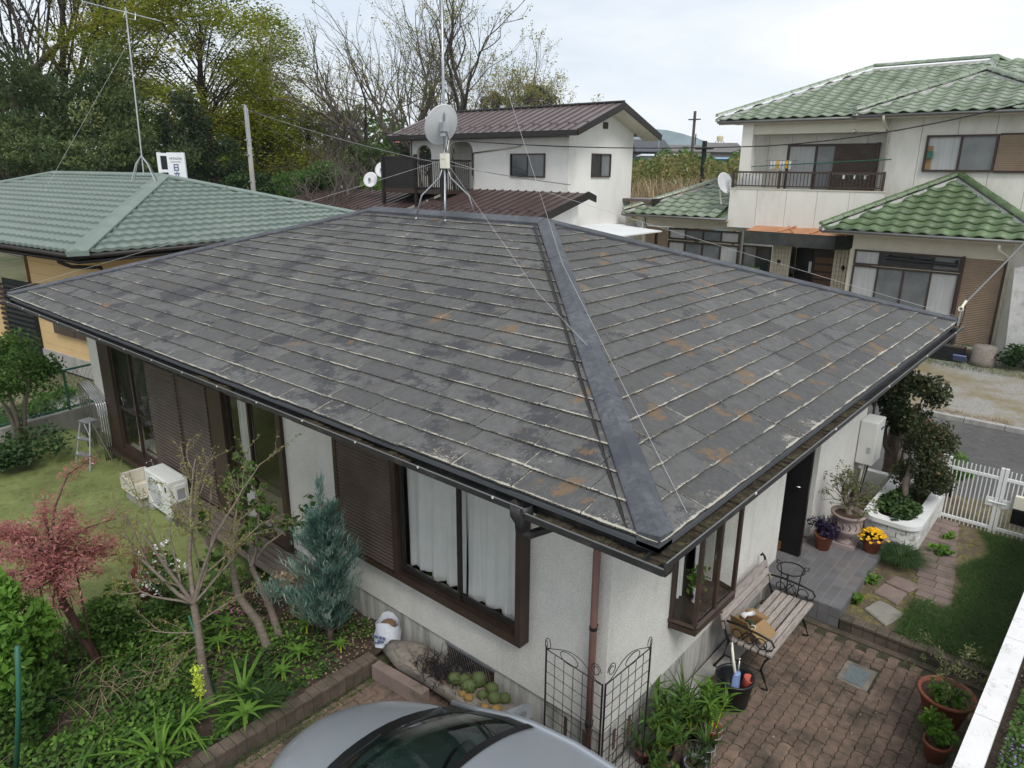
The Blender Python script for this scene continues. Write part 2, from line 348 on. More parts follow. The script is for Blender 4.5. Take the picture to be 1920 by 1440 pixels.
# ---------------------------------------------------------------- geometry helpers
def link(me, name, mat, parent=None, smooth=False, off=None):
    if mat is not None: me.materials.append(MATS[mat] if isinstance(mat, str) else mat)
    o = bpy.data.objects.new(name, me); COL.objects.link(o)
    if smooth: me.polygons.foreach_set('use_smooth', np.ones(len(me.polygons), bool))
    if parent is not None: o.parent = parent
    if off is not None: o.location = off
    return o
class MB:
    def __init__(s): s.v = []; s.f = []
    def add(s, vs, fs):
        n = len(s.v); s.v += [tuple(map(float, v)) for v in vs]; s.f += [tuple(i+n for i in f) for f in fs]; return s
    def box(s, x0, y0, z0, x1, y1, z1):
        if x0 > x1: x0, x1 = x1, x0
        if y0 > y1: y0, y1 = y1, y0
        if z0 > z1: z0, z1 = z1, z0
        return s.add([(x0,y0,z0),(x1,y0,z0),(x1,y1,z0),(x0,y1,z0),(x0,y0,z1),(x1,y0,z1),(x1,y1,z1),(x0,y1,z1)],
                     [(0,3,2,1),(4,5,6,7),(0,1,5,4),(1,2,6,5),(2,3,7,6),(3,0,4,7)])
    def hexa(s, p8): return s.add(p8, [(0,3,2,1),(4,5,6,7),(0,1,5,4),(1,2,6,5),(2,3,7,6),(3,0,4,7)])
    def quad(s, a, b, c, d): return s.add([a, b, c, d], [(0,1,2,3)])
    def prism(s, poly, z0, z1):
        n = len(poly); vs = [(x, y, z0) for x, y in poly]+[(x, y, z1) for x, y in poly]
        return s.add(vs, [tuple(range(n))[::-1], tuple(range(n, 2*n))]+[(i, (i+1) % n, n+(i+1) % n, n+i) for i in range(n)])
    def slab(s, pts, d):
        """3-D polygon extruded by vector d"""
        n = len(pts); vs = list(pts)+[tuple(np.add(p, d)) for p in pts]
        return s.add(vs, [tuple(range(n))[::-1], tuple(range(n, 2*n))]+[(i, (i+1) % n, n+(i+1) % n, n+i) for i in range(n)])
    def tube(s, pts, r, n=6, cap=True):
        P = np.array(pts, float); m = len(P); rr = np.full(m, r) if np.isscalar(r) else np.array(r, float)
        T = np.gradient(P, axis=0); T /= (np.linalg.norm(T, axis=1)[:, None]+1e-9)
        a = np.array([0, 0, 1.]) if abs(T[0][2]) < .9 else np.array([1., 0, 0])
        vs = []
        for i in range(m):
            u = np.cross(T[i], a); u /= np.linalg.norm(u)+1e-9; v = np.cross(T[i], u)
            for k in range(n):
                t = 2*math.pi*k/n; vs.append(P[i]+rr[i]*(u*math.cos(t)+v*math.sin(t)))
        fs = [(i*n+k, i*n+(k+1) % n, (i+1)*n+(k+1) % n, (i+1)*n+k) for i in range(m-1) for k in range(n)]
        if cap: fs += [tuple(range(n))[::-1], tuple(range((m-1)*n, m*n))]
        return s.add(vs, fs)
    def lathe(s, prof, n=20, c=(0, 0, 0), cap=True):
        m = len(prof); vs = [(c[0]+r*math.cos(2*math.pi*k/n), c[1]+r*math.sin(2*math.pi*k/n), c[2]+z) for r, z in prof for k in range(n)]
        fs = [(i*n+k, i*n+(k+1) % n, (i+1)*n+(k+1) % n, (i+1)*n+k) for i in range(m-1) for k in range(n)]
        if cap: fs += [tuple(range(n))[::-1], tuple(range((m-1)*n, m*n))]
        return s.add(vs, fs)
    def ring(s, c, r, t, n=20, axis='z', tn=5):
        pts = []
        for k in range(n+1):
            a = 2*math.pi*k/n; x, y = r*math.cos(a), r*math.sin(a)
            pts.append({'z': (c[0]+x, c[1]+y, c[2]), 'x': (c[0], c[1]+x, c[2]+y), 'y': (c[0]+x, c[1], c[2]+y)}[axis])
        return s.tube(pts, t, tn, False)
    def ball(s, c, r, n=10, m=7, sq=1.):
        prof = [(max(1e-4, r*math.sin(math.pi*i/m)), -r*sq*math.cos(math.pi*i/m)) for i in range(m+1)]
        return s.lathe(prof, n, c, False)
    def build(s, name, mat, parent=None, smooth=False, w=False):
        """w: shapes were given in world coordinates; make them local to the parent (parents are unrotated)"""
        me = bpy.data.meshes.new(name)
        v = s.v
        if w and parent is not None:
            L = wloc(parent); v = [(a-L[0], b-L[1], c-L[2]) for a, b, c in v]
        me.from_pydata(v, [], s.f); me.update()
        return link(me, name, mat, parent, smooth)
def wloc(o):
    L = Vector((0, 0, 0))
    while o is not None: L = L+o.location; o = o.parent
    return L
def tag(o, label=None, cat=None, group=None, kind=None):
    if label: o['label'] = label
    if cat: o['category'] = cat
    if group: o['group'] = group
    if kind: o['kind'] = kind
    return o
def thing(name, label, cat, loc=(0, 0, 0), rz=0., group=None):
    o = bpy.data.objects.new(name, None); o.empty_display_size = .1; COL.objects.link(o)
    o.location = loc; o.rotation_euler = (0, 0, rz); return tag(o, label, cat, group)
def copy_tree(o, parent=None):
    c = o.copy(); COL.objects.link(c)
    if parent is not None: c.parent = parent
    for ch in list(o.children): copy_tree(ch, c)
    return c
def np_mesh(name, V, k, mat, parent=None, tint=None, smooth=False):
    """V: (n*k,3) vertices, n separate k-gons"""
    V = np.asarray(V, np.float32).reshape(-1, 3); n = len(V)//k
    me = bpy.data.meshes.new(name)
    me.vertices.add(len(V)); me.vertices.foreach_set('co', V.ravel())
    me.loops.add(n*k); me.loops.foreach_set('vertex_index', np.arange(n*k, dtype=np.int32))
    me.polygons.add(n); me.polygons.foreach_set('loop_start', np.arange(0, n*k, k, dtype=np.int32))
    try: me.polygons.foreach_set('loop_total', np.full(n, k, dtype=np.int32))
    except Exception: pass
    if tint is not None:
        at = me.attributes.new('tint', 'FLOAT', 'FACE'); at.data.foreach_set('value', np.asarray(tint, np.float32))
    me.update(calc_edges=True)
    return link(me, name, mat, parent, smooth)
def rdir(n, up=0.):
    d = rg.normal(size=(n, 3)); d[:, 2] += up; return d/(np.linalg.norm(d, axis=1)[:, None]+1e-9)
def leaves(name, C, size, mat, parent=None, aspect=.5, flat=0., tint=None, droop=0.):
    """rhombic leaves at the points C; flat>0 turns them level"""
    C = np.asarray(C, float); n = len(C)
    if n == 0: return None
    N = rdir(n); N[:, 2] += flat*np.sign(N[:, 2]+1e-9); N /= np.linalg.norm(N, axis=1)[:, None]
    A = np.cross(N, rdir(n)); A /= np.linalg.norm(A, axis=1)[:, None]+1e-9; A[:, 2] -= droop; B = np.cross(N, A)
    s = size*(.6+.8*rg.random(n))[:, None]
    V = np.stack([C-A*s*.5, C+B*s*aspect*.5+N*s*.06, C+A*s*.5, C-B*s*aspect*.5+N*s*.06], 1)
    if tint is None: tint = np.clip(rg.normal(.5, .24, n), 0, 1)
    if parent is not None: V = V-np.array(wloc(parent))
    return np_mesh(name, V, 4, mat, parent, tint)
def blades(name, C, h, wd, mat, parent=None, lean=.4, jit=.3, dirs=None, tint=None, droop=.5, nseg=3):
    """strap leaves: nseg-segment bent strips from the points C"""
    C = np.asarray(C, float); n = len(C)
    if dirs is None:
        a = rg.random(n)*2*math.pi; dirs = np.stack([np.cos(a), np.sin(a), np.zeros(n)], 1)
    H = h*(1-jit+2*jit*rg.random(n)); L = H*lean*(.4+1.2*rg.random(n))
    side = np.stack([-dirs[:, 1], dirs[:, 0], np.zeros(n)], 1)
    W = wd*(.7+.6*rg.random(n)); Q = []
    ts = np.linspace(0, 1, nseg+1)
    def pt(t): return C+dirs*(L*t**1.6)[:, None]+np.array([0, 0, 1])*(H*(t-droop*lean*t**3))[:, None]
    def wdt(t): return (W*.5*(1-t**2*.92)*(.55+.9*min(t*3, .5)))[:, None]
    for i in range(nseg):
        a, b = ts[i], ts[i+1]; pa, pb = pt(a), pt(b)
        Q.append(np.stack([pa-side*wdt(a), pa+side*wdt(a), pb+side*wdt(b), pb-side*wdt(b)], 1))
    V = np.concatenate(Q, 0)
    if tint is None: tint = np.clip(rg.normal(.5, .25, n), 0, 1)
    if parent is not None: V = V-np.array(wloc(parent))
    return np_mesh(name, V, 4, mat, parent, np.tile(tint, nseg))
def ellipsoid_pts(c, r, n, shell=.55, lumps=9, lumpr=.45):
    """points through a lumpy crown: clumps on and in an ellipsoid"""
    c = np.array(c); r = np.array(r)
    L = rdir(lumps)*(shell+(1-shell)*rg.random(lumps)**.5)[:, None]*(1-lumpr*.55)
    i = rg.integers(0, lumps, n); lr = lumpr*(.7+.6*rg.random(lumps))
    p = L[i]+rdir(n)*(lr[i]*(rg.random(n)**.45))[:, None]
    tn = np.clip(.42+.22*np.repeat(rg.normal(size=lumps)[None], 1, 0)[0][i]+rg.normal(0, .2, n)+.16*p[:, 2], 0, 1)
    return c+p*r, tn
def limbs(root, d0, length, rad, levels, kids=(3, 3, 3), spread=.6, taper=.62, lenf=.68, up=.15, sides=(7, 5, 3, 3), seg=4, wob=.12, seed=1, first=.35):
    """recursive branching; returns MB of the wood and the tip points"""
    rr = random.Random(seed); mb = MB(); tips = []
    def grow(p, d, L, r, lv):
        pts = [p]; dd = Vector(d); q = Vector(p)
        for i in range(seg):
            dd = (dd+Vector((rr.gauss(0, wob), rr.gauss(0, wob), rr.gauss(0, wob)+up*.25))).normalized()
            q = q+dd*(L/seg); pts.append(tuple(q))
        r1 = r*taper
        mb.tube(pts, [r+(r1-r)*i/seg for i in range(seg+1)], sides[min(lv, len(sides)-1)], cap=False)
        if lv >= levels: tips.append(tuple(q)); tips.append(pts[-2]); return
        k = kids[min(lv, len(kids)-1)]
        for j in range(k):
            t = first+(1-first)*(j+1)/k if lv > 0 or k > 1 else 1
            t = min(1., t if j < k-1 else 1.)
            i0 = min(seg-1, int(t*seg)); f = t*seg-i0
            base = Vector(pts[i0]).lerp(Vector(pts[min(seg, i0+1)]), min(1, f))
            a = rr.random()*6.283; s = spread*(.6+.7*rr.random())
            e = dd.orthogonal().normalized(); e2 = dd.cross(e)
            nd = (dd+(e*math.cos(a)+e2*math.sin(a))*s).normalized()
            grow(tuple(base), nd, L*lenf*(.75+.5*rr.random()), r1*(.55+.3*rr.random()) if j < k-1 else r1*.9, lv+1)
    grow(tuple(root), Vector(d0).normalized(), length, rad, 0)
    return mb, np.array(tips)
def spray(C, per, rad): 
    C = np.asarray(C); return np.repeat(C, per, 0)+rdir(len(C)*per)*(rad*rg.random(len(C)*per)**.5)[:, None]
# ================================================================ SETTING
def sheet(name, poly, z, mat, th=None):
    mb = MB()
    if th: mb.prism(poly, z-th, z)
    else: mb.add([(x, y, z) for x, y in poly], [tuple(range(len(poly)))])
    o = mb.build(name, mat); return tag(o, kind='structure')
sheet('ground', [(-60, -60), (900, -60), (900, 900), (-60, 900)], -.06, 'ground')
sheet('road', [(9.3, -30), (13.9, -30), (13.9, 60), (9.3, 60)], -.02, 'asphalt', .03)
sheet('gravel_lot', [(14.06, -30), (20.4, -30), (20.4, 60), (14.06, 60)], .03, 'gravel', .08)
mbk = MB()
for i in range(60):
    y0 = -20+i*.75
    if -.2 < y0 < .6 and False: continue
    mbk.box(13.9, y0+.006, -.05, 14.06, y0+.744, .075)
tag(mbk.build('road_kerb', 'concrete'), kind='structure')
sheet('driveway_bed', [(-5, -4), (4.5, -4), (4.5, .85), (.85, .85), (.85, 3.46), (-5, 3.46)], -.012, 'paver_bed', .04)
sheet('front_garden', [(4.62, -1.66), (9.3, -1.66), (9.3, .9), (4.62, .9)], .125, 'moss_soil', .17)
sheet('side_yard', [(6.7, .5), (9.3, .5), (9.3, 14), (8.2, 14), (8.2, .86), (6.7, .86)], .135, 'moss_soil', .1)
sheet('lawn_ground', [(-6, 5.6), (.86, 5.6), (.86, 13.6), (-6, 12.2)], .12, 'lawn_ground', .2)
# garden bed with uneven soil
mb = MB(); nx, ny = 26, 14
vs = [(-6+6.87*i/(nx-1), 3.56+2.3*j/(ny-1), .11+.05*math.sin(i*1.3+j)*math.cos(j*1.7)+.035*rnd.random()) for j in range(ny) for i in range(nx)]
mb.add(vs, [(j*nx+i, j*nx+i+1, (j+1)*nx+i+1, (j+1)*nx+i) for j in range(ny-1) for i in range(nx-1)])
tag(mb.build('garden_bed', 'garden_soil', smooth=True), kind='structure')
sheet('neighbour_yard', [(-6, 13.7), (1.5, 16), (8, 17), (8, 14), (2, 13.95), (-6, 12.4)], .1, 'concrete', .2)

# interlocking pavers: zigzag outline, each a stone of its own
PL, PW = .225, .1125
def paver_mesh():
    me = bpy.data.meshes.new('paver'); g = .0035
    base = [(0, 0), (.25, 0.13), (.5, 0), (.75, 0.13), (1, 0), (1.05, .5), (1, 1), (.75, 1.13), (.5, 1), (.25, 1.13), (0, 1), (.05, .5)]
    pts = [(x*PL, y*PW) for x, y in base]; cx, cy = PL/2, PW/2
    def ins(d): return [(x-d*np.sign(x-cx), y-d*np.sign(y-cy)) for x, y in pts]
    n = len(pts); v = [(x, y, -.03) for x, y in ins(g)]+[(x, y, -.004) for x, y in ins(g)]+[(x, y, 0) for x, y in ins(g+.006)]
    f = [(i, (i+1) % n, n+(i+1) % n, n+i) for i in range(n)]+[(n+i, n+(i+1) % n, 2*n+(i+1) % n, 2*n+i) for i in range(n)]+[tuple(range(2*n, 3*n))]
    me.from_pydata(v, [], f); me.update(); me.materials.append(MATS['paver']); return me
pm_me = paver_mesh()
drive = tag(thing('driveway', None, None, (0, 0, 0)), kind='structure')
cells = []
camp = np.array([-3.508, -1.834, 5.2])
for j in range(-36, 31):
    y = j*PW+.02
    for i in range(-10, 21):
        x = i*PL+(PL/2 if j % 2 else 0)-.02
        cx, cy = x+PL/2, y+PW/2
        if cx > 4.42 or cy > 3.40 or (cx > .75 and cy > .75): continue
        if 3.60 < cx < 4.0 and -.64 < cy < -.30: continue
        if x < -2.6 or y < -1.75 or x+PL > 4.44: continue
        vis = (cx > .25 and cy < .95) or (cy > 2.2)
        hid = -1.8 < cx < .15 and cy < 2.3
        d = math.dist((cx, cy, 0), camp)
        cells.append((d+(50 if hid else 0)+(0 if vis else 8), x, y))
cells.sort(); stuffv = []; stufff = []
for k, (d, x, y) in enumerate(cells):
    z = rnd.uniform(-.003, .003); rx, ry = rnd.uniform(-.012, .012), rnd.uniform(-.008, .008)
    if k < 298:
        o = bpy.data.objects.new('paver', pm_me); COL.objects.link(o); o.parent = drive; o.location = (x, y, z); o.rotation_euler = (rx, ry, rnd.uniform(-.006, .006))
    else:
        n0 = len(stuffv); stuffv += [(v.co.x+x, v.co.y+y, v.co.z+z+v.co.y*rx-v.co.x*ry) for v in pm_me.vertices]
        stufff += [tuple(i+n0 for i in p.vertices) for p in pm_me.polygons]
me = bpy.data.meshes.new('paver_field'); me.from_pydata(stuffv, [], stufff); me.update()
tag(link(me, 'paver_field', 'paver', drive), kind='stuff')

# brick kerbs (side by side soldiers), front and along the garden
def kerb(name, a, b, z0, z1, w, nrm, unit=.21, cap=True):
    k = tag(thing(name, None, None, (a[0], a[1], 0)), kind='structure')
    L = math.dist(a, b); n = max(1, round(L/unit)); d = ((b[0]-a[0])/L, (b[1]-a[1])/L); u = L/n
    ang = math.atan2(d[1], d[0]); s = 1 if nrm > 0 else -1
    proto = None
    for i in range(n):
        if proto is None:
            mb = MB(); g = .005
            mb.box(g, 0, 0, u-g, s*w, z1-z0-.03); proto = mb.build('brick', 'kerb_brick', k)
            mb = MB(); mb.box(.003, -s*.012, z1-z0-.028, u-.003, s*(w+.01), z1-z0); cp = mb.build('coping_brick', 'kerb_brick', k)
            bs, cs = [proto], [cp]
        else:
            o = proto.copy(); COL.objects.link(o); c = cp.copy(); COL.objects.link(c); bs, cs = [o], [c]
        for o in bs+cs:
            o.location = (d[0]*u*i, d[1]*u*i, z0+rnd.uniform(-.003, .003)); o.rotation_euler = (0, 0, ang+rnd.uniform(-.008, .008))
    mb = MB(); dd = np.array([d[0], d[1]]); nn_ = np.array([-d[1], d[0]])*s
    p = [np.zeros(2)+nn_*.012, dd*L+nn_*.012, dd*L+nn_*(w-.006), nn_*(w-.006)]
    if s < 0: p = p[::-1]
    mb.prism([tuple(q) for q in p], z0-.05, z1-.032); tag(mb.build('mortar_bed', 'mortar_dark', k))
    return k
kerb('front_kerb', (4.50, -1.62), (4.50, -.06), -.01, .15, .12, -1, .125)
kerb('garden_kerb', (-4.2, 3.47), (.42, 3.44), -.01, .17, .13, 1, .10)
mb = MB(); mb.box(4.40, -1.62, -.03, 4.495, .84, .003); tag(mb.build('concrete_strip', 'kerb_brick'), kind='structure')
mb = MB(); mb.box(.86-.22, -.02+.85, -.03, .90, 1.0, .006); mb.box(.86, .60, -.03, 4.36, .846, .003); tag(mb.build('gutter_strip', 'concrete'), kind='structure')

# manhole cover
t = thing('manhole_cover', 'small rectangular grey drain cover set in a concrete patch among the pavers', 'manhole cover', (3.77, -.47, .004))
mb = MB(); mb.box(-.19, -.155, -.03, .21, .155, -.001); mb.build('concrete_surround', 'surround', t)
mb = MB(); mb.box(-.15, -.10, -.01, .145, .10, .006)
for i in range(9):
    for j in range(6): mb.box(-.135+i*.03, -.086+j*.03, .006, -.135+i*.03+.018, -.086+j*.03+.016, .009)
mb.build('lid', 'manhole', t)

# raised white wall on the right and the flower bed behind it
t = tag(thing('boundary_wall', 'long white block wall with mossy flat coping along the right edge of the driveway', 'wall', (3, -1.72, 0)))
def wx(x): return -1.565-.03*(x-1.8)
y0 = -1.9
for i in range(8):
    xa, xb = -1.5+i*1.35+.004, -1.5+(i+1)*1.35-.004
    mb = MB(); mb.hexa([(xa, wx(xa)-.17, .92), (xb, wx(xb)-.17, .92), (xb, wx(xb), .92), (xa, wx(xa), .92), (xa, wx(xa)-.17, 1.), (xb, wx(xb)-.17, 1.), (xb, wx(xb), 1.), (xa, wx(xa), 1.)])
    mb.build('coping_slab', 'wall_top_white', t, w=True)
mb = MB(); mb.hexa([(-1.5, wx(-1.5)-.15, -.05), (9.3, wx(9.3)-.15, -.05), (9.3, wx(9.3)-.02, -.05), (-1.5, wx(-1.5)-.02, -.05), (-1.5, wx(-1.5)-.15, .92), (9.3, wx(9.3)-.15, .92), (9.3, wx(9.3)-.02, .92), (-1.5, wx(-1.5)-.02, .92)])
mb.build('block_wall', 'white_brick', t, w=True)
mb = MB(); mb.prism([(.5, -4.5), (9.3, -4.5), (9.3, wx(9.3)-.16), (.5, wx(.5)-.16)], .3, .86); tag(mb.build('raised_flower_bed', 'garden_soil'), kind='structure')

# ================================================================ MAIN HOUSE
H = thing('bungalow', 'white stucco bungalow with weathered grey slate hip roof and brown windows, filling the centre', 'house', (.85, .85, 0))
L_, W_, SL, E = 12.787, 9.0, .324, 3.0
WX, WY = .85, .85
X1, Y1 = 8.15, 11.94
T = .14
def wallL(y0, y1, z0, z1, mat='stucco', nm='wall'):
    mb = MB(); mb.box(WX, y0, z0, WX+T, y1, z1); return mb.build(nm, mat, H, w=True)
def wallR(x0, x1, z0, z1, mat='stucco', nm='wall', y=WY):
    mb = MB(); mb.box(x0, y, z0, x1, y+T, z1); return mb.build(nm, mat, H, w=True)
ZT, ZB = 2.84, .46
# garden side, openings: bay window y 1.80-4.40 z .97-2.34 ; tall windows y 5.66-11.37 z .36-2.34
wallL(WY, 1.80, ZB, ZT); wallL(1.80, 4.46, ZB, 1.0); wallL(1.80, 4.46, 2.36, ZT); wallL(4.46, 5.64, ZB, ZT)
wallL(5.64, 11.37, 2.36, ZT); wallL(11.37, Y1, ZB, ZT)
# entrance side, openings: bay x 1.95-3.22 z 1.0-2.2 ; recess x 4.76-6.0
wallR(WX+T+.001, 1.98, ZB, ZT); wallR(1.98, 2.82, ZB, .98); wallR(1.98, 2.82, 2.25, ZT); wallR(2.82, 4.76, ZB, ZT)
wallR(6.0, 8.16, ZB-.2, ZT)
mb = MB(); mb.box(6.0, WY+T+.001, .24, 6.14, 1.9, ZT); mb.build('recess_wall', 'stucco_shaded', H, w=True)
mb = MB(); mb.box(4.62, WY+T+.001, .24, 4.76, 1.9, ZT); mb.build('recess_wall', 'stucco_shaded', H, w=True)
mb = MB(); mb.box(X1, WY+T+.001, 0, X1+T, Y1, ZT); mb.build('wall', 'stucco', H, w=True)
mb = MB(); mb.box(WX+T+.001, Y1-T, 0, X1-.001, Y1, ZT); mb.build('wall', 'stucco', H, w=True)
# foundation, slightly recessed
mb = MB(); mb.box(WX+.03, WY+.03, -.05, WX+.16, 2.16, ZB-.002); mb.box(WX+.03, 2.84, -.05, WX+.16, Y1-.03, ZB-.002); mb.box(WX+.03, 2.16, -.05, WX+.16, 2.84, .12); mb.box(WX+.03, 2.16, .40, WX+.16, 2.84, ZB-.002)
mb.build('foundation', 'foundation', H, w=True)
mb = MB(); mb.box(WX+.17, WY+.03, -.05, 4.62, WY+.14, ZB-.002); mb.box(6.14, WY+.03, -.05, X1, WY+.14, ZB-.21)
mb.build('foundation', 'foundation', H, w=True)
mb = MB(); mb.box(WX+.05, 2.16, .12, WX+.08, 2.84, .40)
mb.build('vent_panel', 'rust_iron', H, w=True)
mb = MB()
for i in range(17):
    mb.tube([(WX+.035, 2.18+i*.038, .13), (WX+.035, 2.10+i*.038+.16, .38)], .004, 4)
mb.box(WX+.02, 2.15, .385, WX+.05, 2.85, .41); mb.build('vent_grille', 'galv', H, w=True)
# floors and rooms
mb = MB(); mb.box(WX+.15, WY+.15, .30, X1, Y1-.15, .40); mb.build('floor', 'floor_wood', H, w=True)
mb = MB(); mb.box(4.4, 5.5, .41, 4.5, Y1-.2, 2.6); mb.box(1.02, 5.0, .41, 4.4, 5.1, 2.6); mb.box(4.4, 1.2, .41, 4.5, 5.0, 2.6)
mb.build('room_wall', 'room_wall', H, w=True)
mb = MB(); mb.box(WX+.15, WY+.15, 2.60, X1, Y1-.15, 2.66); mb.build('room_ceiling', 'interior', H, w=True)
# soffit + fascia
mb = MB()
mb.box(.10, .10, 2.845, WX-.002, L_-.1, 2.875); mb.box(WX, .10, 2.845, W_-.1, WY-.002, 2.875); mb.box(WX, Y1+.002, 2.845, W_-.1, L_-.1, 2.875); mb.box(X1+T+.002, WY, 2.845, W_-.1, Y1, 2.875)
mb.build('soffit', 'brown_metal', H, w=True)
mb = MB(); mb.box(.07, .07, 2.84, .10, L_-.07, 2.975); mb.box(.10, .07, 2.84, W_-.07, .10, 2.975); mb.box(W_-.10, .10, 2.84, W_-.07, L_-.07, 2.975); mb.box(.10, L_-.10, 2.84, W_-.10, L_-.07, 2.975)
mb.build('fascia', 'dark_metal', H, w=True)
# roof deck: closed hip form
hr = E+W_/2*SL
mb = MB(); d = .018
A = [(0, 0), (W_, 0), (W_, L_), (0, L_)]; r1, r2 = (W_/2, W_/2, hr-d), (W_/2, L_-W_/2, hr-d)
vs = [(x, y, E-d) for x, y in A]+[r1, r2]+[(x, y, E-.05) for x, y in A]
mb.add(vs, [(0,1,4),(1,2,5,4),(2,3,5),(3,0,4,5),(9,8,7,6),(0,6,7,1),(1,7,8,2),(2,8,9,3),(3,9,6,0)])
mb.build('roof_deck', 'far_roof', H, w=True)
# slates
NR = 20; DR = W_/2/NR; CA = 1/math.sqrt(1+SL*SL); SA = SL*CA; SW = .61
DS = DR/CA
def clip(poly, f):
    out = []
    for i in range(len(poly)):
        a, b = poly[i], poly[(i+1) % len(poly)]; fa, fb = f(a), f(b)
        if fa >= 0: out.append(a)
        if fa*fb < 0: t = fa/(fa-fb); out.append((a[0]+(b[0]-a[0])*t, a[1]+(b[1]-a[1])*t))
    return out
def zt(s): return .025-.074*s
def slate_mesh(poly, rough_edge):
    me = bpy.data.meshes.new('slate'); P = []
    for i, p in enumerate(poly):
        q = poly[(i+1) % len(poly)]; P.append((p, 0))
        if abs(p[1]) < 1e-6 and abs(q[1]) < 1e-6:   # the weathered lower edge is uneven
            for k in range(1, 7):
                t = k/7; P.append(((p[0]+(q[0]-p[0])*t, rough_edge[k-1]), 1))
    n = len(P); v = [(p[0], p[1], zt(p[1])) for p, _ in P]+[(p[0], p[1], zt(p[1])-.015) for p, _ in P]
    f = [tuple(range(n)), tuple(range(2*n-1, n-1, -1))]+[(i, n+i, n+(i+1) % n, (i+1) % n) for i in range(n)]
    me.from_pydata(v, [], f); me.update(); me.materials.append(MATS['slate']); me.materials.append(MATS['slate_edge_shadow']); me.polygons.foreach_set('material_index', [0]+[1]*(len(f)-1))
    at = me.attributes.new('loc', 'FLOAT_VECTOR', 'POINT'); at.data.foreach_set('vector', [c for p in v for c in (p[0], p[1], 0.)])
    return me
full = [slate_mesh([(0.004, 0), (SW-.004, 0), (SW-.004, .29), (.004, .29)], [rnd.uniform(-.006, .004) for _ in range(6)]) for _ in range(8)]
items = []
for face, LEN in (('L', L_), ('R', W_)):
    for k in range(NR):
        v0 = k*DR; off = (.5*(k % 2)+rnd.choice((0, 0, .25)))*SW; u = v0-off
        while u < LEN-v0:
            a, b = max(u, v0), min(u+SW, LEN-v0)
            if b-a > .03:
                poly = [(0.004, 0), (SW-.004, 0), (SW-.004, .29), (.004, .29)]
                lo, hi = v0-u, LEN-v0-u
                q = clip(poly, lambda p: p[0]-(lo+p[1]*CA)-.01); q = clip(q, lambda p: (hi-p[1]*CA)-p[0]-.01)
                whole = len(q) == 4 and lo+.29*CA < 0 and hi-.29*CA > SW
                if len(q) >= 3: items.append((face, k, u, v0, q, whole))
            u += SW
def slate_mat(face, u, v0):
    if face == 'R': X, Y, Z, o = (1, 0, 0), (0, CA, SA), (0, -SA, CA), (u, v0, E+SL*v0)
    else: X, Y, Z, o = (0, -1, 0), (CA, 0, SA), (-SA, 0, CA), (v0, L_-u, E+SL*v0)
    return Matrix(((X[0], Y[0], Z[0], o[0]), (X[1], Y[1], Z[1], o[1]), (X[2], Y[2], Z[2], o[2]), (0, 0, 0, 1)))
arr = []
for it in items:
    Mx = slate_mat(it[0], it[2], it[3]); arr.append((math.dist(tuple(Mx @ Vector((.3, .1, 0))), camp)-(0 if it[5] else -1.5), it, Mx))
arr.sort(key=lambda a: a[0])
sv, sf, sloc, smi = [], [], [], []
off = Matrix.Translation(-H.location)
for k, (d, it, Mx) in enumerate(arr):
    me = rnd.choice(full) if it[5] else slate_mesh(it[4], [rnd.uniform(-.006, .004) for _ in range(6)])
    J = Matrix.Translation((0, rnd.uniform(-.004, .003), 0)) @ Matrix.Rotation(rnd.uniform(-.006, .006), 4, 'X') @ Matrix.Rotation(rnd.uniform(-.007, .007), 4, 'Y') @ Matrix.Rotation(rnd.uniform(-.004, .004), 4, 'Z')
    if k < 298:
        o = bpy.data.objects.new('slate', me); COL.objects.link(o); o.parent = H; o.matrix_local = off @ Mx @ J
    else:
        n0 = len(sv); sr_ = rnd.random(); smi += [0]+[1]*(len(me.polygons)-1); sloc += [c for v in me.vertices for c in (v.co.x, v.co.y, sr_)]; sv += [tuple(off @ Mx @ J @ v.co) for v in me.vertices]; sf += [tuple(i+n0 for i in p.vertices) for p in me.polygons]
me = bpy.data.meshes.new('slate_field'); me.from_pydata(sv, [], sf); me.update(); at = me.attributes.new('loc', 'FLOAT_VECTOR', 'POINT'); at.data.foreach_set('vector', sloc); o = tag(link(me, 'slate_field', 'slate', H), kind='stuff'); me.materials.append(MATS['slate_edge_shadow']); me.polygons.foreach_set('material_index', smi)
# hip and ridge caps, in lapped lengths
def cap_piece(a, b, side, drop, endcut=False, hw=.19, lift=0.):
    """a,b: 3-D points on the hip line (roof surface); side: plan unit vector to one side; drop: fall per metre sideways"""
    a, b, s = np.array(a, float), np.array(b, float), np.array([side[0], side[1], 0.])
    mb = MB(); prof = [(-hw, -.004), (-hw, .040), (-hw+.012, .046), (0, .062), (hw-.012, .046), (hw, .040), (hw, -.004)]
    dirp = (b-a)[:2]; Lp = np.linalg.norm(dirp); dirp = dirp/Lp; sz = (b-a)[2]/Lp
    vs = []
    for base, cut in ((a, endcut), (b, False)):
        for s_, z_ in prof:
            e = abs(s_) if cut else 0.
            p = base+s*s_+np.array([dirp[0]*e, dirp[1]*e, sz*e]); p[2] += z_+lift-drop*abs(s_); vs.append(p)
    n = len(prof); fs = [(i, i+1, n+i+1, n+i) for i in range(n-1)]
    if endcut:
        vs += [np.array([vs[0][0], vs[0][1], vs[0][2]-.05]), np.array([a[0], a[1], a[2]-.05]), np.array([vs[n-1][0], vs[n-1][1], vs[n-1][2]-.05])]
        fs += [(2*n, 2*n+1, 3, 2, 1, 0), (2*n+1, 2*n+2, n-1, n-2, n-3, 3)]
    else: fs.append(tuple(range(n))[::-1])
    fs.append(tuple(range(n, 2*n)))
    return mb.add(vs, fs)
R1, R2 = (4.5, 4.5, hr), (4.5, L_-4.5, hr); q = 1/math.sqrt(2)
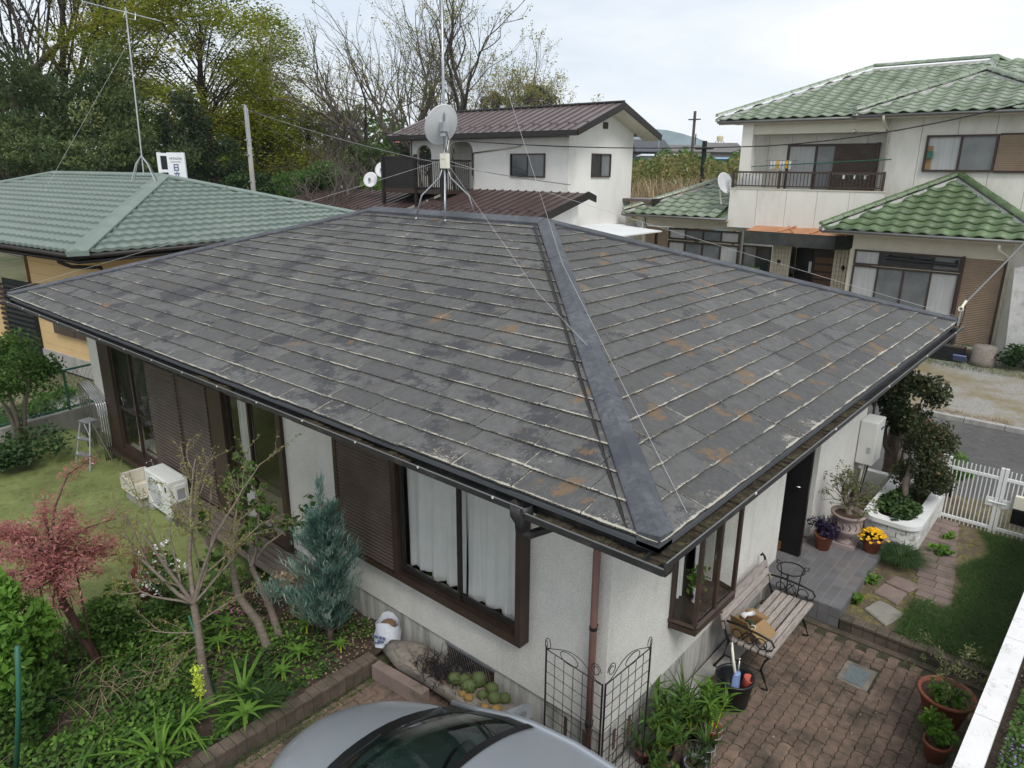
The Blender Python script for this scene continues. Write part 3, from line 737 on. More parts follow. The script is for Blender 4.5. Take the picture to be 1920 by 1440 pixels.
def lerp(a, b, t): return tuple(a[i]+(b[i]-a[i])*t for i in range(3))
for (a, b, side, cuts, ec) in (((0, 0, E), R1, (q, -q), [0, .27, .52, .77, 1.0], True), ((0, L_, E), R2, (q, q), [0, .3, .6, 1.], True), ((W_, 0, E), R1, (q, q), [0, .25, .5, .75, 1.], True), ((W_, L_, E), R2, (q, -q), [0, .5, 1.], True)):
    for i in range(len(cuts)-1):
        mb = cap_piece(lerp(a, b, cuts[i]-(.004 if i else 0)), lerp(a, b, cuts[i+1]), side, SL*q, ec and i == 0, .115 if side != (q, q) else .10, .003*(i))
        mb.build('hip_cap', 'cap_metal', H, w=True)
for i, (ta, tb) in enumerate(((0, .34), (.34, .67), (.67, 1.0))):
    cap_piece(lerp(R1, R2, ta), lerp(R1, R2, tb), (1, 0), SL, False, .15, .014+.002*i).build('ridge_cap', 'cap_metal', H, w=True)
# raised lath beside the near hip cap
for a_, b_ in (((-.079, 1.02, 2.937), (-.079, L_+.03, 2.937)), ((-.079, -.082, 2.907), (-.079, 1.0, 2.907)), ((-.05, -.081, 2.937), (W_+.06, -.081, 2.937))): mb = MB(); mb.tube([a_, b_], .0055, 5); mb.build('gutter_lip_highlight', 'wire_grey', H, w=True)  # thin lighter tubes paint the light caught along the gutter lips
mb = MB(); mb.tube([(.02, .25, E+.02), (4.28, 4.52, hr-.02)], .014, 4); mb.build('hip_lath', 'dark_metal', H, w=True)
# gutters (U section), filled with wet leaves in places
def gutter(p0, p1, out, zlip=2.935, wd=.150, dep=.065, name='gutter'):
    p0, p1, o = np.array([*p0, 0.]), np.array([*p1, 0.]), np.array([*out, 0.])
    prof = [(0., -.0), (0., -dep*.7), (wd*.2, -dep), (wd*.8, -dep), (wd, -dep*.7), (wd, 0), (wd-.006, 0), (wd-.006, -dep*.66), (wd*.78, -dep+.006), (wd*.22, -dep+.006), (.006, -dep*.66), (.006, 0)]
    n = len(prof); vs = [p+o*a+np.array([0, 0, zlip+z]) for p in (p0, p1) for a, z in prof]
    mb = MB(); mb.add(vs, [(i, (i+1) % n, n+(i+1) % n, n+i) for i in range(n)]+[tuple(range(n))[::-1], tuple(range(n, 2*n))])
    return mb.build(name, 'gutter', H, w=True)
gutter((.068, 1.02), (.068, L_+.03), (-1, 0)); gutter((.068, -.082), (.068, 1.0), (-1, 0), 2.905)
gutter((-.078, .066), (W_+.06, .066), (0, -1)); gutter((.02, L_-.066), (W_+.06, L_-.066), (0, 1))
N_ = 60
for (fx, rng_) in ((lambda t: (.015, -.07+t*1.05), 20), (lambda t: (.0+t*4.2, .012), 60), (lambda t: (.015, 2.3+t*1.6), 20), (lambda t: (.015, 5.2+t*.9), 14)):
    mb = MB()
    for i in range(rng_):
        t0, t1 = i/rng_, (i+1)/rng_; (xa, ya), (xb, yb) = fx(t0), fx(t1); along_y = abs(xb-xa) < 1e-6
        low = -.03 if (along_y and ya < 1) else 0; h0 = 2.900+low+rnd.uniform(0, .012)+.012*math.sin(i*.9)
        if along_y: mb.box(xa-.088, ya, 2.88+low, xa+.045, yb, h0)
        else: mb.box(xa, ya-.090, 2.88, xb, ya+.045, h0)
    mb.build('gutter_sludge', 'sludge', H, w=True)
pr = None
for i in range(15):
    y = 1.3+i*.80
    if y > L_: break
    if pr is None:
        mb = MB(); mb.box(-.006, -.007, -.010, .010, .007, .005); pr = mb.build('gutter_clip', 'clip_white', H); c = pr
    else: c = pr.copy(); COL.objects.link(c)
    c.location = Vector((-.082, y, 2.935))-H.location
for i in range(5):
    c = pr.copy(); COL.objects.link(c); c.location = Vector((1.25+i*1.8, -.086, 2.935))-H.location
# hopper and bent downpipe at the near corner
t_ = MB(); t_.lathe([(.045, -.12), (.05, -.06), (.085, .0), (.085, .09), (.078, .09), (.078, .0)], 12, (-.01, 1.09, 2.84)); t_.build('rain_hopper', 'gutter', H, w=True, smooth=True)
t_ = MB(); t_.tube([(.012, 1.09, 2.76), (.012, 1.09, 2.70), (.06, 1.07, 2.66), (.70, .98, 2.60), (.79, .965, 2.56), (.79, .96, 2.45)], .034, 10); t_.build('drain_elbow', 'gutter', H, w=True, smooth=True)
t_ = MB(); t_.tube([(.79, .96, 2.50), (.79, .96, .02)], .031, 12)
t_.build('downpipe', 'downpipe', H, w=True, smooth=True)
for z in (1.53, .55):
    t_ = MB(); t_.lathe([(.036, -.015), (.036, .015)], 12, (.79, .96, z)); t_.box(.79, .95, z-.008, .86, .97, z+.008); t_.build('pipe_clamp', 'dark_metal', H, w=True)
t_ = MB(); t_.lathe([(.05, -.18), (.055, -.02), (.085, .02), (.085, .06)], 10, (8.85, .01, 2.86)); t_.build('rain_hopper', 'gutter', H, w=True)
t_ = MB(); t_.tube([(8.85, .01, 2.72), (8.8, .05, 2.66), (8.4, .76, 2.60), (8.33, .80, 2.5), (8.33, .80, .1)], .03, 8); t_.build('downpipe', 'gutter', H, w=True)

# windows of the garden side --------------------------------------------------
def fr_box(mb, x0, x1, y0, y1, z0, z1): mb.box(x0, y0, z0, x1, y1, z1)
def shutter_panel(y0, y1, z0, z1, x, nm='shutter', mat='shutter', pitch=.042, dep=.012, par=None, w=True):
    """horizontally ribbed panel facing -x"""
    n = int((z1-z0)/pitch); mb = MB(); vs = []
    for i in range(n+1):
        z = z0+(z1-z0)*i/n
        for dz, dx in ((0, 0), (.30, -dep), (.62, -dep), (.80, 0)):
            if i == n and dz > 0: break
            vs += [(x+dx, y0, z+dz*(z1-z0)/n), (x+dx, y1, z+dz*(z1-z0)/n)]
    k = len(vs)//2; mb.add(vs, [(2*i, 2*i+2, 2*i+3, 2*i+1) for i in range(k-1)])
    mb.box(x+.002, y0, z0, x+.03, y1, z1)
    return mb.build(nm, mat, par or H, w=w)
def curtain(y0, y1, z0, z1, x, par, n=60, amp=.025, nm='curtain', folds=9, bottom=0., mat='curtain'):
    mb = MB(); vs = []; ph = rnd.random()*6
    for i in range(n+1):
        t = i/n; y = y0+(y1-y0)*t
        a = amp*(math.sin(t*folds*6.283+ph)+.4*math.sin(t*folds*2.7*6.283+1.7*ph))
        zb = z0+bottom*abs(math.sin(t*5.1+ph))
        for j in range(5):
            s = j/4; vs.append((x+a*(.45+.75*(1-s))+.01*math.sin(3*s+t*20), y, zb+(z1-zb)*s))
    mb.add(vs, [(i*5+j, (i+1)*5+j, (i+1)*5+j+1, i*5+j+1) for i in range(n) for j in range(4)])
    return mb.build(nm, mat, par, smooth=True, w=True)
# big projecting window: box frame, shutter panel, two panes behind
B = MB(); x0 = .72
B.box(x0, 1.70, .99, .86, 1.765, 2.42); B.box(x0, 4.385, .99, .86, 4.445, 2.42); B.box(x0, 1.765, 2.36, .86, 4.385, 2.42)
B.box(x0, 1.765, .99, .86, 4.385, 1.045); B.box(x0+.01, 3.40, 1.045, .85, 3.47, 2.36)
for k in range(4): B.box(x0+.012+k*.030, 1.765, 1.045, x0+.022+k*.030, 3.40, 1.066)
BW = B.build('window_frame', 'brown_metal', H, w=True)
shutter_panel(3.475, 4.38, 1.06, 2.355, .735, par=BW)
for (ya, yb, xx) in ((1.77, 2.56, .80), (2.52, 3.39, .775)):
    S_ = MB(); S_.box(xx, ya, 1.10, xx+.022, ya+.035, 2.35); S_.box(xx, yb-.035, 1.10, xx+.022, yb, 2.35); S_.box(xx, ya+.035, 1.10, xx+.022, yb-.035, 1.16); S_.box(xx, ya+.035, 2.31, xx+.022, yb-.035, 2.35); S_.build('window_sash', 'dark_metal', BW, w=True)
for (ya, yb, xx) in ((1.805, 2.525, .808), (2.555, 3.355, .783)):
    g = MB(); g.quad((xx, ya, 1.16), (xx, yb, 1.16), (xx, yb, 2.31), (xx, ya, 2.31)); g.build('pane', 'glass', BW, w=True)
curtain(1.80, 2.55, 1.075, 2.33, .895, BW, bottom=.035, folds=3.3, amp=.022); curtain(2.54, 3.38, 1.085, 2.33, .895, BW, bottom=.04, folds=4.1, amp=.022)
m_ = MB(); m_.lathe([(.012, 0), (.014, .012), (.006, .03)], 8, (.765, 2.53, 1.62)); m_.build('window_latch', 'dark_metal', BW, w=True)
# tall windows with shutters between
B = MB()
B.box(.80, 5.64, .36, .94, 5.735, 2.36); B.box(.80, 11.22, .36, .94, 11.37, 2.36); B.box(.80, 5.735, 2.29, .94, 11.22, 2.36); B.box(.80, 5.735, .36, .94, 11.22, .43)
B.box(.80, 9.40, .43, .93, 9.47, 2.29); B.box(.78, 7.05, .43, .93, 7.44, 2.29); B.box(.775, 8.27, .42, .80, 8.37, 2.30); B.box(.80, 10.9, .43, .93, 11.22, 2.29)
for k in range(4): B.box(.70+k*.03, 9.4, .36, .712+k*.03, 11.3, .385)
B.box(.69, 9.35, .33, .83, 11.34, .36)
BT = B.build('window_frame', 'brown_metal', H, w=True)
shutter_panel(8.375, 9.395, .44, 2.285, .775, par=BT, pitch=.055); shutter_panel(7.45, 8.265, .44, 2.285, .775, par=BT, pitch=.055)
for (ya, yb, xx) in ((5.74, 6.50, .865), (6.46, 7.05, .84), (9.47, 10.2, .865), (10.16, 10.9, .84)):
    S_ = MB(); S_.box(xx, ya, .43, xx+.022, ya+.04, 2.29); S_.box(xx, yb-.04, .43, xx+.022, yb, 2.29); S_.box(xx, ya+.04, .43, xx+.022, yb-.04, .52); S_.box(xx, ya+.04, 2.25, xx+.022, yb-.04, 2.29); S_.box(xx, ya+.04, 1.18, xx+.022, yb-.04, 1.225); S_.build('window_sash', 'brown_metal', BT, w=True)
for (ya, yb, xx) in ((5.78, 6.46, .873), (6.50, 7.01, .848), (9.51, 10.16, .873), (10.2, 10.86, .848)):
    for za, zb in ((.52, 1.18), (1.225, 2.25)):
        g = MB(); g.quad((xx, ya, za), (xx, yb, za), (xx, yb, zb), (xx, ya, zb)); g.build('pane', 'glass', BT, w=True)
curtain(6.66, 6.98, .46, 2.24, 1.0, BT, folds=4, amp=.03); curtain(10.45, 10.60, .46, 2.24, 1.0, BT, folds=3, amp=.03); curtain(5.80, 5.92, .46, 1.4, 1.05, BT, folds=2)
g = MB(); g.box(1.0, 6.0, .41, 3.2, 6.9, .95); g.box(2.2, 9.6, .41, 3.2, 10.8, 1.1); g.box(2.9, 8.4, .41, 3.3, 9.0, 2.0); g.build('room_furniture', 'room_wall', H, w=True)
g = MB(); g.box(1.1, 9.9, .41, 2.1, 11.0, .43); g.box(1.6, 5.95, .955, 3.0, 6.7, .97); g.build('room_rug', 'curtain', H, w=True)

# projecting corner bay beside the bench
p = [(1.91, .845), (1.95, .58), (2.80, .57), (2.88, .845)]
mb = MB(); mb.prism(p[::-1], .985, 1.045); BB = mb.build('bay_window', 'brown_metal', H, w=True)
mb = MB(); mb.prism(p[::-1], 2.20, 2.27); mb.build('bay_head', 'brown_metal', BB, w=True)
mb = MB()
for (x, y) in ((1.935, .825), (1.972, .60), (2.785, .59), (2.86, .825), (2.36, .596)): mb.box(x-.022, y-.018, 1.045, x+.022, y+.018, 2.20)
for a, b in ((p[0], p[1]), (p[1], p[2]), (p[2], p[3])):
    for z in (1.05, 2.16):
        A_, B_ = np.array(a), np.array(b); c_ = np.array([2.4, .8]); A2, B2 = A_+(c_-A_)*.015, B_+(c_-B_)*.015
        mb.tube([(A2[0], A2[1]+.01, z+.02), (B2[0], B2[1]+.01, z+.02)], .024, 4)
mb.build('bay_sash', 'brown_metal', BB, w=True)
for a, b in (((1.94, .80), (1.97, .62)), ((1.99, .597), (2.34, .594)), ((2.38, .593), (2.765, .588)), ((2.79, .61), (2.855, .80))):
    g = MB(); g.quad((a[0], a[1], 1.09), (b[0], b[1], 1.09), (b[0], b[1], 2.15), (a[0], a[1], 2.15)); g.build('pane', 'glass', BB, w=True)
mb = MB(); mb.box(1.96, .63, 1.046, 2.84, 1.25, 1.056); mb.build('bay_shelf', 'interior', BB, w=True)
def curtX(x0, x1, z0, z1, y, par, folds=5, amp=.02):
    mb = MB(); vs = []
    for i in range(31):
        t = i/30; vs += [(x0+(x1-x0)*t, y+amp*math.sin(t*folds*6.283), z0), (x0+(x1-x0)*t, y+amp*math.sin(t*folds*6.283+.6), z1)]
    mb.add(vs, [(2*i, 2*i+2, 2*i+3, 2*i+1) for i in range(30)]); mb.build('curtain', 'curtain', par, True, w=True)
curtX(2.0, 2.30, 1.12, 2.2, .93, BB); curtX(2.62, 2.72, 1.12, 2.2, .95, BB, 2)
vt = thing('vase_plant', 'leafy green plant in a white vase on the brown shelf behind the corner bay window', 'potted plant', (2.38, .80, 1.058))
mb = MB(); mb.lathe([(.045, 0), (.05, .01), (.02, .05), (.045, .11), (.03, .16)], 14); mb.build('vase', 'flower_white', vt, True)
leaves('foliage', np.array([2.38, .80, 1.34])+rg.normal(0, .055, (130, 3))*[1, .8, 1.3], .05, 'lf_bright', vt, .6)

# entrance: back wall of the recess, door leaf standing open, porch tiles
mb = MB(); mb.box(4.76, 1.75, .25, 4.90, 1.85, ZT); mb.box(5.45, 1.75, .25, 6.0, 1.85, ZT); mb.box(4.90, 1.75, 2.30, 5.45, 1.85, ZT); mb.build('recess_wall', 'stucco_shaded', H, w=True)
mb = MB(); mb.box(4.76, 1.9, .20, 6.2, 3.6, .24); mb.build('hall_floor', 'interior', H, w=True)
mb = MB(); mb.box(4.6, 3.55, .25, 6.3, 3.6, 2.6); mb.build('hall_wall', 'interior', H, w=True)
D_ = MB(); D_.box(5.36, .76, .27, 5.41, 1.74, 2.42); DR_ = D_.build('door', 'iron_black', H, w=True)
mb = MB(); mb.box(5.355, .745, .27, 5.415, .76, 2.42); mb.build('door_edge', 'car_black', DR_, w=True)
mb = MB(); mb.tube([(5.36, .84, 1.27), (5.30, .84, 1.27), (5.295, .93, 1.27)], .011, 8); mb.tube([(5.41, .84, 1.27), (5.47, .84, 1.27), (5.475, .93, 1.27)], .011, 8); mb.build('door_handle', 'chrome', DR_, True, w=True)
mb = MB(); mb.box(5.362, .742, 1.12, 5.408, .746, 1.40); mb.build('lock_plate', 'steel', DR_, w=True)
PO = tag(thing('porch', None, None, (4.5, -.05, 0)), kind='structure')
mb = MB(); mb.box(4.512, -.043, -.03, 6.62, 1.74, .2495); mb.build('porch_base', 'grout', PO, w=True)
tl = .125; pt = None
for i in range(17):
    for j in range(15):
        x, y = 4.505+i*tl, -.048+j*tl
        if y+tl > .85 and (x < 4.75 or x+tl > 6.0): continue
        if y+tl > 1.75 or x+tl > 6.64: continue
        if pt is None: mb = MB(); mb.box(.0025, .0025, 0, tl-.0025, tl-.0025, .0025); pt = mb.build('tile', 'porch_tile', PO); o = pt
        else: o = pt.copy(); COL.objects.link(o)
        o.location = (x-4.5, y+.05, .2485+rnd.uniform(-.0004, .0004))
ft = None
for i in range(7):
    for j in range(2):
        if ft is None: mb = MB(); mb.box(0, .002, .002, .010, tl-.002, .118); ft = mb.build('riser_tile', 'porch_tile', PO); o = ft
        else: o = ft.copy(); COL.objects.link(o)
        o.location = (4.502-4.5, -.048+i*tl+.05, .004+j*.122)
st = None
for i in range(17):
    for j in range(1):
        if st is None: mb = MB(); mb.box(.002, 0, .002, tl-.002, .010, .118); st = mb.build('side_tile', 'porch_tile', PO); o = st
        else: o = st.copy(); COL.objects.link(o)
        o.location = (4.505+i*tl-4.5, -.053+.05, .126)

# person just inside the doorway (only a hand shows past the wall)
def person():
    joints = {'pel': (5.02, 1.50, 1.12), 'che': (5.0, 1.50, 1.50), 'nek': (4.99, 1.50, 1.70), 'hed': (4.99, 1.48, 1.82), 'top': (4.99, 1.48, 1.92),
              'shl': (5.18, 1.47, 1.62), 'ell': (5.24, 1.42, 1.36), 'wrl': (5.22, 1.30, 1.14),
              'shr': (4.84, 1.44, 1.62), 'elr': (4.84, 1.26, 1.36), 'wrr': (4.88, 1.04, 1.30),
              'hpl': (5.12, 1.5, 1.08), 'knl': (5.13, 1.48, .70), 'anl': (5.13, 1.50, .31), 'tol': (5.14, 1.36, .28),
              'hpr': (4.93, 1.5, 1.08), 'knr': (4.92, 1.48, .70), 'anr': (4.92, 1.50, .31), 'tor': (4.91, 1.36, .28)}
    rad = dict(pel=.13, che=.14, nek=.055, hed=.085, top=.07, shl=.06, ell=.045, wrl=.03, shr=.06, elr=.045, wrr=.030, hpl=.09, knl=.06, anl=.045, tol=.04, hpr=.09, knr=.06, anr=.045, tor=.04)
    ed = [('pel','che'),('che','nek'),('nek','hed'),('hed','top'),('che','shl'),('shl','ell'),('ell','wrl'),('che','shr'),('shr','elr'),('elr','wrr'),('pel','hpl'),('hpl','knl'),('knl','anl'),('anl','tol'),('pel','hpr'),('hpr','knr'),('knr','anr'),('anr','tor')]
    t = thing('person', 'person in dark clothes standing inside the open front door, one bare hand showing', 'person', (5.02, 1.5, .25))
    k = list(joints); me = bpy.data.meshes.new('body')
    me.from_pydata([tuple(np.array(joints[a])-np.array([5.02, 1.5, .25])) for a in k], [(k.index(a), k.index(b)) for a, b in ed], [])
    o = link(me, 'body', 'cloth_dark', t)
    mod = o.modifiers.new('skin', 'SKIN')
    for i, a in enumerate(k): me.skin_vertices[0].data[i].radius = (rad[a], rad[a])
    me.skin_vertices[0].data[0].use_root = True
    o.modifiers.new('sub', 'SUBSURF').levels = 2; o.modifiers['sub'].render_levels = 2
    mb = MB(); mb.ball((4.99, 1.475, 1.86), .095, 12, 9, 1.2); h = mb.build('head', 'skin', t, True, w=True)
    mb = MB(); mb.ball((4.99, 1.50, 1.885), .102, 12, 9, 1.1); mb.build('hair', 'hair', t, True, w=True)
    mb = MB(); mb.ball((4.99, 1.375, 1.85), .014, 6, 4, 1.4)
    for s in (-.032, .032): mb.ball((4.99+s, 1.388, 1.875), .010, 6, 4)
    mb.build('face', 'hair', t, True, w=True)
    hm = MB(); b0 = np.array([4.90, 1.03, 1.30])
    hm.tube([b0+[0, .02, 0], b0+[0, -.02, -.005], b0+[.004, -.055, -.03], b0+[.006, -.075, -.055]], [.027, .034, .040, .034], 9)
    for i, (dx, ln) in enumerate(((-.03, .062), (-.010, .075), (.012, .070), (.032, .052))):
        s_ = b0+[dx*.9, -.07, -.05]; hm.tube([s_, s_+[dx*.2, -.025, -ln*.45], s_+[dx*.25, -.028, -ln*.8], s_+[dx*.2, -.015, -ln]], [.0105, .0100, .009, .007], 6)
    s_ = b0+[-.033, -.04, -.02]; hm.tube([s_, s_+[-.022, -.02, -.02], s_+[-.024, -.04, -.042]], [.013, .011, .008], 6)
    hm.build('hand', 'skin', t, True, w=True)
person()
# ================================================================ THINGS ON AND AROUND THE HOUSE
# antenna mast with satellite dish, standing astride the ridge
mx_, my_ = 4.5, 6.50
AT = thing('antenna_mast', 'tall steel television mast on a four legged roof stand with a large white satellite dish', 'antenna', (mx_, my_, hr+.06))
mb = MB(); mb.tube([(0, 0, .15), (0, 0, 3.4)], .021, 8); mb.tube([(0, 0, 3.3), (-.02, .02, 6.6)], .016, 8); mb.build('pole', 'galv', AT, True)
lg = None
for sx, sy in ((1, 1), (1, -1), (-1, 1), (-1, -1)):
    mb = MB(); mb.tube([(0.01*sx, .01*sy, .72), (.06*sx, .06*sy, .52), (.26*sx, .26*sy, .25), (.33*sx, .33*sy, .02-.10)], .013, 6); mb.lathe([(.02, -.02), (.02, .015)], 6, (.33*sx, .33*sy, -.10)); mb.build('leg', 'galv', AT, True)
DT = MB(); prof = [(r, .42*r*r-.0) for r in np.linspace(.001, .33, 9)]
DT.lathe([(r, z) for r, z in prof]+[(.338, .42*.33*.33+.004), (.33, .42*.33*.33-.012)]+[(r, z-.012) for r, z in prof[::-1]], 28, (0, 0, 0), False)
dish = DT.build('dish', 'dish', AT, True)
dish.rotation_euler = Vector((.25, .85, .42)).to_track_quat('Z', 'Y').to_euler(); dish.location = (.02, .06, 1.28); dish.scale = (.82, .95, .9)
mb = MB(); mb.box(-.05, -.045, 1.20, .06, .05, 1.33); mb.tube([(.04, .04, 1.22), (.03, .0, 1.02), (.02, -.02, .92)], .018, 6); mb.box(-.06, -.03, 1.13, .02, .03, 1.17); mb.build('dish_bracket', 'galv', AT)
mb = MB(); mb.tube([(.03, -.0, 1.0), (.2, .15, .93), (.42, .32, 1.15)], .010, 6); mb.tube([(.42, .32, 1.13), (.38, .29, 1.19)], .03, 8); mb.build('feed_arm', 'plastic_cream', AT)
mb = MB(); mb.box(-.055, -.09, .66, .02, .05, .88); mb.box(-.062, -.06, .80, -.05, .02, .83); bx_ = mb.build('booster_box', 'plastic_cream', AT); bx_.rotation_euler = (0, 0, 0)
mb = MB(); mb.tube([(.01, -.01, .9), (-.02, -.05, .5), (.0, .02, .25), (-.05, .1, -.05), (-.4, .12, -.22)], .006, 5); mb.tube([(0, 0, 1.3), (.03, -.06, 1.1), (0, -.03, .9)], .006, 5); mb.build('cable', 'cable', AT)
mb = MB()
for k in range(9): mb.tube([(-.02-.3+.09*k, .02-.02, 6.45), (-.02-.3+.09*k+.0, .02+.0, 6.45+.001)], .004, 4)
mb.tube([(-.55, -.3, 6.4), (.5, .3, 6.4)], .008, 4)
for k in range(8):
    t0 = -.9+.25*k; c = np.array([t0*.5, t0*.29, 6.4]); mb.tube([c+[-.12, .2, 0], c+[.12, -.2, 0]], .004, 4)
mb.build('aerial', 'galv', AT)
# guy wires
def wire(name, label, pts, r, mat='wire_white', group=None, sag=0., n=12, cat='wire'):
    P = []
    for a, b in zip(pts[:-1], pts[1:]):
        for i in range(n): t = i/n; P.append((a[0]+(b[0]-a[0])*t, a[1]+(b[1]-a[1])*t, a[2]+(b[2]-a[2])*t-sag*4*t*(1-t)))
    P.append(tuple(pts[-1])); base = P[0]
    mb = MB(); mb.tube([tuple(np.subtract(p, base)) for p in P], r, 4, False); o = mb.build(name, mat); o.location = base
    return tag(o, label, cat, group)
mt = (mx_, my_, hr+4.6)
wire('guy_wire', 'twisted white guy wire running down the front hip to the near roof corner', [mt, (3.20, 3.20, 4.13), (.42, .04, 3.05)], .0022)
wire('guy_wire', 'thin guy wire from the mast falling onto the slates left of the front hip', [(mx_, my_, hr+.85), (2.45, 2.95, 3.90), (1.75, 1.80, 3.64)], .0022)
wire('guy_wire', 'guy wire stretched low from the antenna stand to the far right eave corner', [(mx_, my_, hr+.85), (8.95, .05, 3.10)], .0025, sag=.03)
wire('guy_wire', 'guy wire stretched from the antenna stand to the far left eave corner', [(mx_, my_, hr+.85), (.05, 12.75, 3.1)], .0025, sag=.03)

# service cable at the right corner
SC = tag(thing('service_cable', 'grey overhead service cable with white insulator ending at the right eave corner', 'cable', (8.95, -.02, 3.0)))
mb = MB(); mb.tube([(8.9, -.02, 2.95), (9.12, .0, 3.22), (13.5, -1.6, 6.2), (20., -4., 8.5)], .014, 6); mb.build('cable', 'wire_grey', SC, w=True)
mb = MB(); mb.ring((9.07, -.0, 3.19), .03, .012, 12, 'x'); mb.tube([(9.1, 0, 3.2), (9.2, -.03, 3.3)], .02, 8); mb.build('insulator', 'plastic_cream', SC, w=True)
mb = MB(); mb.tube([(9.2, -.03, 3.3), (9.12, -.05, 3.1), (9.05, -.04, 2.98), (9.08, -.02, 2.9), (8.96, -.03, 2.84), (8.9, .04, 2.7)], .008, 5); mb.build('drop_wire', 'cable', SC, w=True)
wire('phone_cable', 'sagging black telephone cable crossing behind the slate roof towards the green tiled house', [(13.33, 27.72, 7.4), (20.9, 8.2, 5.95), (20.4, -4., 8.6)], .018, 'cable', sag=.55, cat='cable')
wire('phone_cable', 'grey cable from the short pole to the white house behind the roof', [(13.33, 27.72, 7.45), (18.5, 14.4, 4.6)], .015, 'wire_grey', sag=.35, cat='cable')

# outdoor unit on the lawn side
AC = thing('air_conditioner', 'white outdoor air conditioner unit with round fan grille standing by the ribbed shutters', 'air conditioner', (.515, 8.52, .13))
hx, hy = .15, .40
mb = MB(); mb.box(-hx, -hy, .06, hx, hy, .64); b_ = mb.build('body', 'ac_white', AC)
bv = b_.modifiers.new('bevel', 'BEVEL'); bv.width = .018; bv.segments = 2
mb = MB()
for k in range(7): mb.box(-hx+.02+k*.038, -hy+.03, .639, -hx+.040+k*.038, hy-.03, .648)
mb.build('top_rib', 'ac_white', AC)
mb = MB(); mb.ring((-hx-.006, .08, .35), .24, .010, 32, 'x')
for r_ in (.19, .145, .10, .05): mb.ring((-hx-.008, .08, .35), r_, .004, 28, 'x', 4)
for k in range(16):
    a = k*math.pi/8; mb.tube([(-hx-.008, .08+.04*math.cos(a), .35+.04*math.sin(a)), (-hx-.008, .08+.24*math.cos(a), .35+.24*math.sin(a))], .003, 4)
mb.build('fan_grille', 'ac_white', AC)
mb = MB(); n_ = 28; mb.add([(-hx-.002, .08, .35)]+[(-hx-.002, .08+.235*math.cos(6.2832*k/n_), .35+.235*math.sin(6.2832*k/n_)) for k in range(n_)], [(0, 1+(k+1) % n_, 1+k) for k in range(n_)]); mb.build('fan_recess', 'print_grey', AC)
mb = MB(); mb.box(-hx-.004, -.33, .46, -hx+.001, -.28, .54); mb.build('badge', 'print_dark', AC)
mb = MB(); mb.box(-.06, -hy-.02, .30, .10, -hy+.001, .56); mb.build('service_panel', 'ac_white', AC)
mb = MB(); mb.box(-.035, -hy-.024, .34, .075, -hy-.019, .50); mb.build('service_label', 'print_grey', AC)
mb = MB(); mb.tube([(.02, -hy-.02, .25), (.05, -hy-.09, .22), (.12, -hy-.10, .12), (.28, -hy-.08, .08)], .022, 8); mb.build('hose', 'plastic_cream', AC, True)
for y in (-.28, .28): mb = MB(); mb.box(-.17, y-.05, 0, .17, y+.05, .06); mb.build('foot_block', 'concrete', AC)
# sink
SK = thing('wash_basin', 'cream garden sink basin on a low base next to the air conditioner', 'sink', (.42, 9.22, .13))
mb = MB(); mb.box(-.16, -.26, 0, .16, .26, .16); mb.build('base', 'concrete', SK)
mb = MB(); z0, z1 = .16, .42; mb.box(-.2, -.32, z0, .2, .32, z0+.04); mb.box(-.2, -.32, z0+.04, -.165, .32, z1); mb.box(.165, -.32, z0+.04, .2, .32, z1); mb.box(-.165, -.32, z0+.04, .165, -.285, z1); mb.box(-.165, .285, z0+.04, .165, .32, z1)
b_ = mb.build('basin', 'sink', SK); bv = b_.modifiers.new('bevel', 'BEVEL'); bv.width = .012; bv.segments = 2
mb = MB(); mb.tube([(.19, -.05, .42), (.19, -.05, .60), (.12, -.05, .64), (.08, -.05, .60)], .012, 6); mb.tube([(.17, -.02, .64), (.17, -.08, .64)], .008, 6); mb.build('tap', 'steel', SK, True)
# wooden deck step along the tall windows
DK = thing('deck_bench', 'weathered wooden veranda step of slats below the tall garden windows', 'deck', (.57, 6.6, .12))
pp = None
for k in range(5):
    if pp is None: mb = MB(); mb.box(-.038, -2.02, .27, .038, 1.50, .295); pp = mb.build('slat', 'wood_deck', DK); o = pp
    else: o = pp.copy(); COL.objects.link(o)
    o.location = (-.18+k*.088, 0, 0)
for y in (-1.9, -.7, .45, 1.4):
    for x in (-.18, .17): mb = MB(); mb.box(x-.03, y-.03, 0, x+.03, y+.03, .27); mb.build('leg', 'wood_deck', DK)
# stepladder
ST = thing('stepladder', 'small aluminium stepladder standing on the grass at the far corner of the house', 'ladder', (.42, 11.30, .12), .25)
for s in (-1, 1):
    mb = MB(); mb.tube([(-.20, s*.20, 0), (-.02, s*.13, .82)], .014, 4); mb.build('front_rail', 'galv', ST)
    mb = MB(); mb.tube([(.24, s*.19, 0), (.02, s*.13, .80)], .010, 4); mb.build('rear_rail', 'galv', ST)
for i, z in enumerate((.25, .52, .82)):
    mb = MB(); x = -.20+.18*z/.82; w_ = .19-.06*z/.82; mb.box(x-.05, -w_, z-.012, x+(.05 if i < 2 else .16), w_, z+.008); mb.build('step', 'galv', ST)
# stack of bent pipes (bed rails / clothes frames)
PR = thing('pipe_frames', 'stack of upright chrome hoop frames leaning against the white end wall', 'pipe frames', (.72, 11.62, .12))
for k in range(5):
    y = k*.035; mb = MB(); mb.tube([(-.08+k*.035, -.30, .0), (-.08+k*.035, -.30, 1.0), (-.08+k*.035, -.24, 1.10), (-.08+k*.035, .40, 1.32), (-.08+k*.035, .50, 1.28), (-.08+k*.035, .52, 1.15), (-.08+k*.035, .52, .05)], .013, 6); mb.build('hoop', 'steel', PR, True)
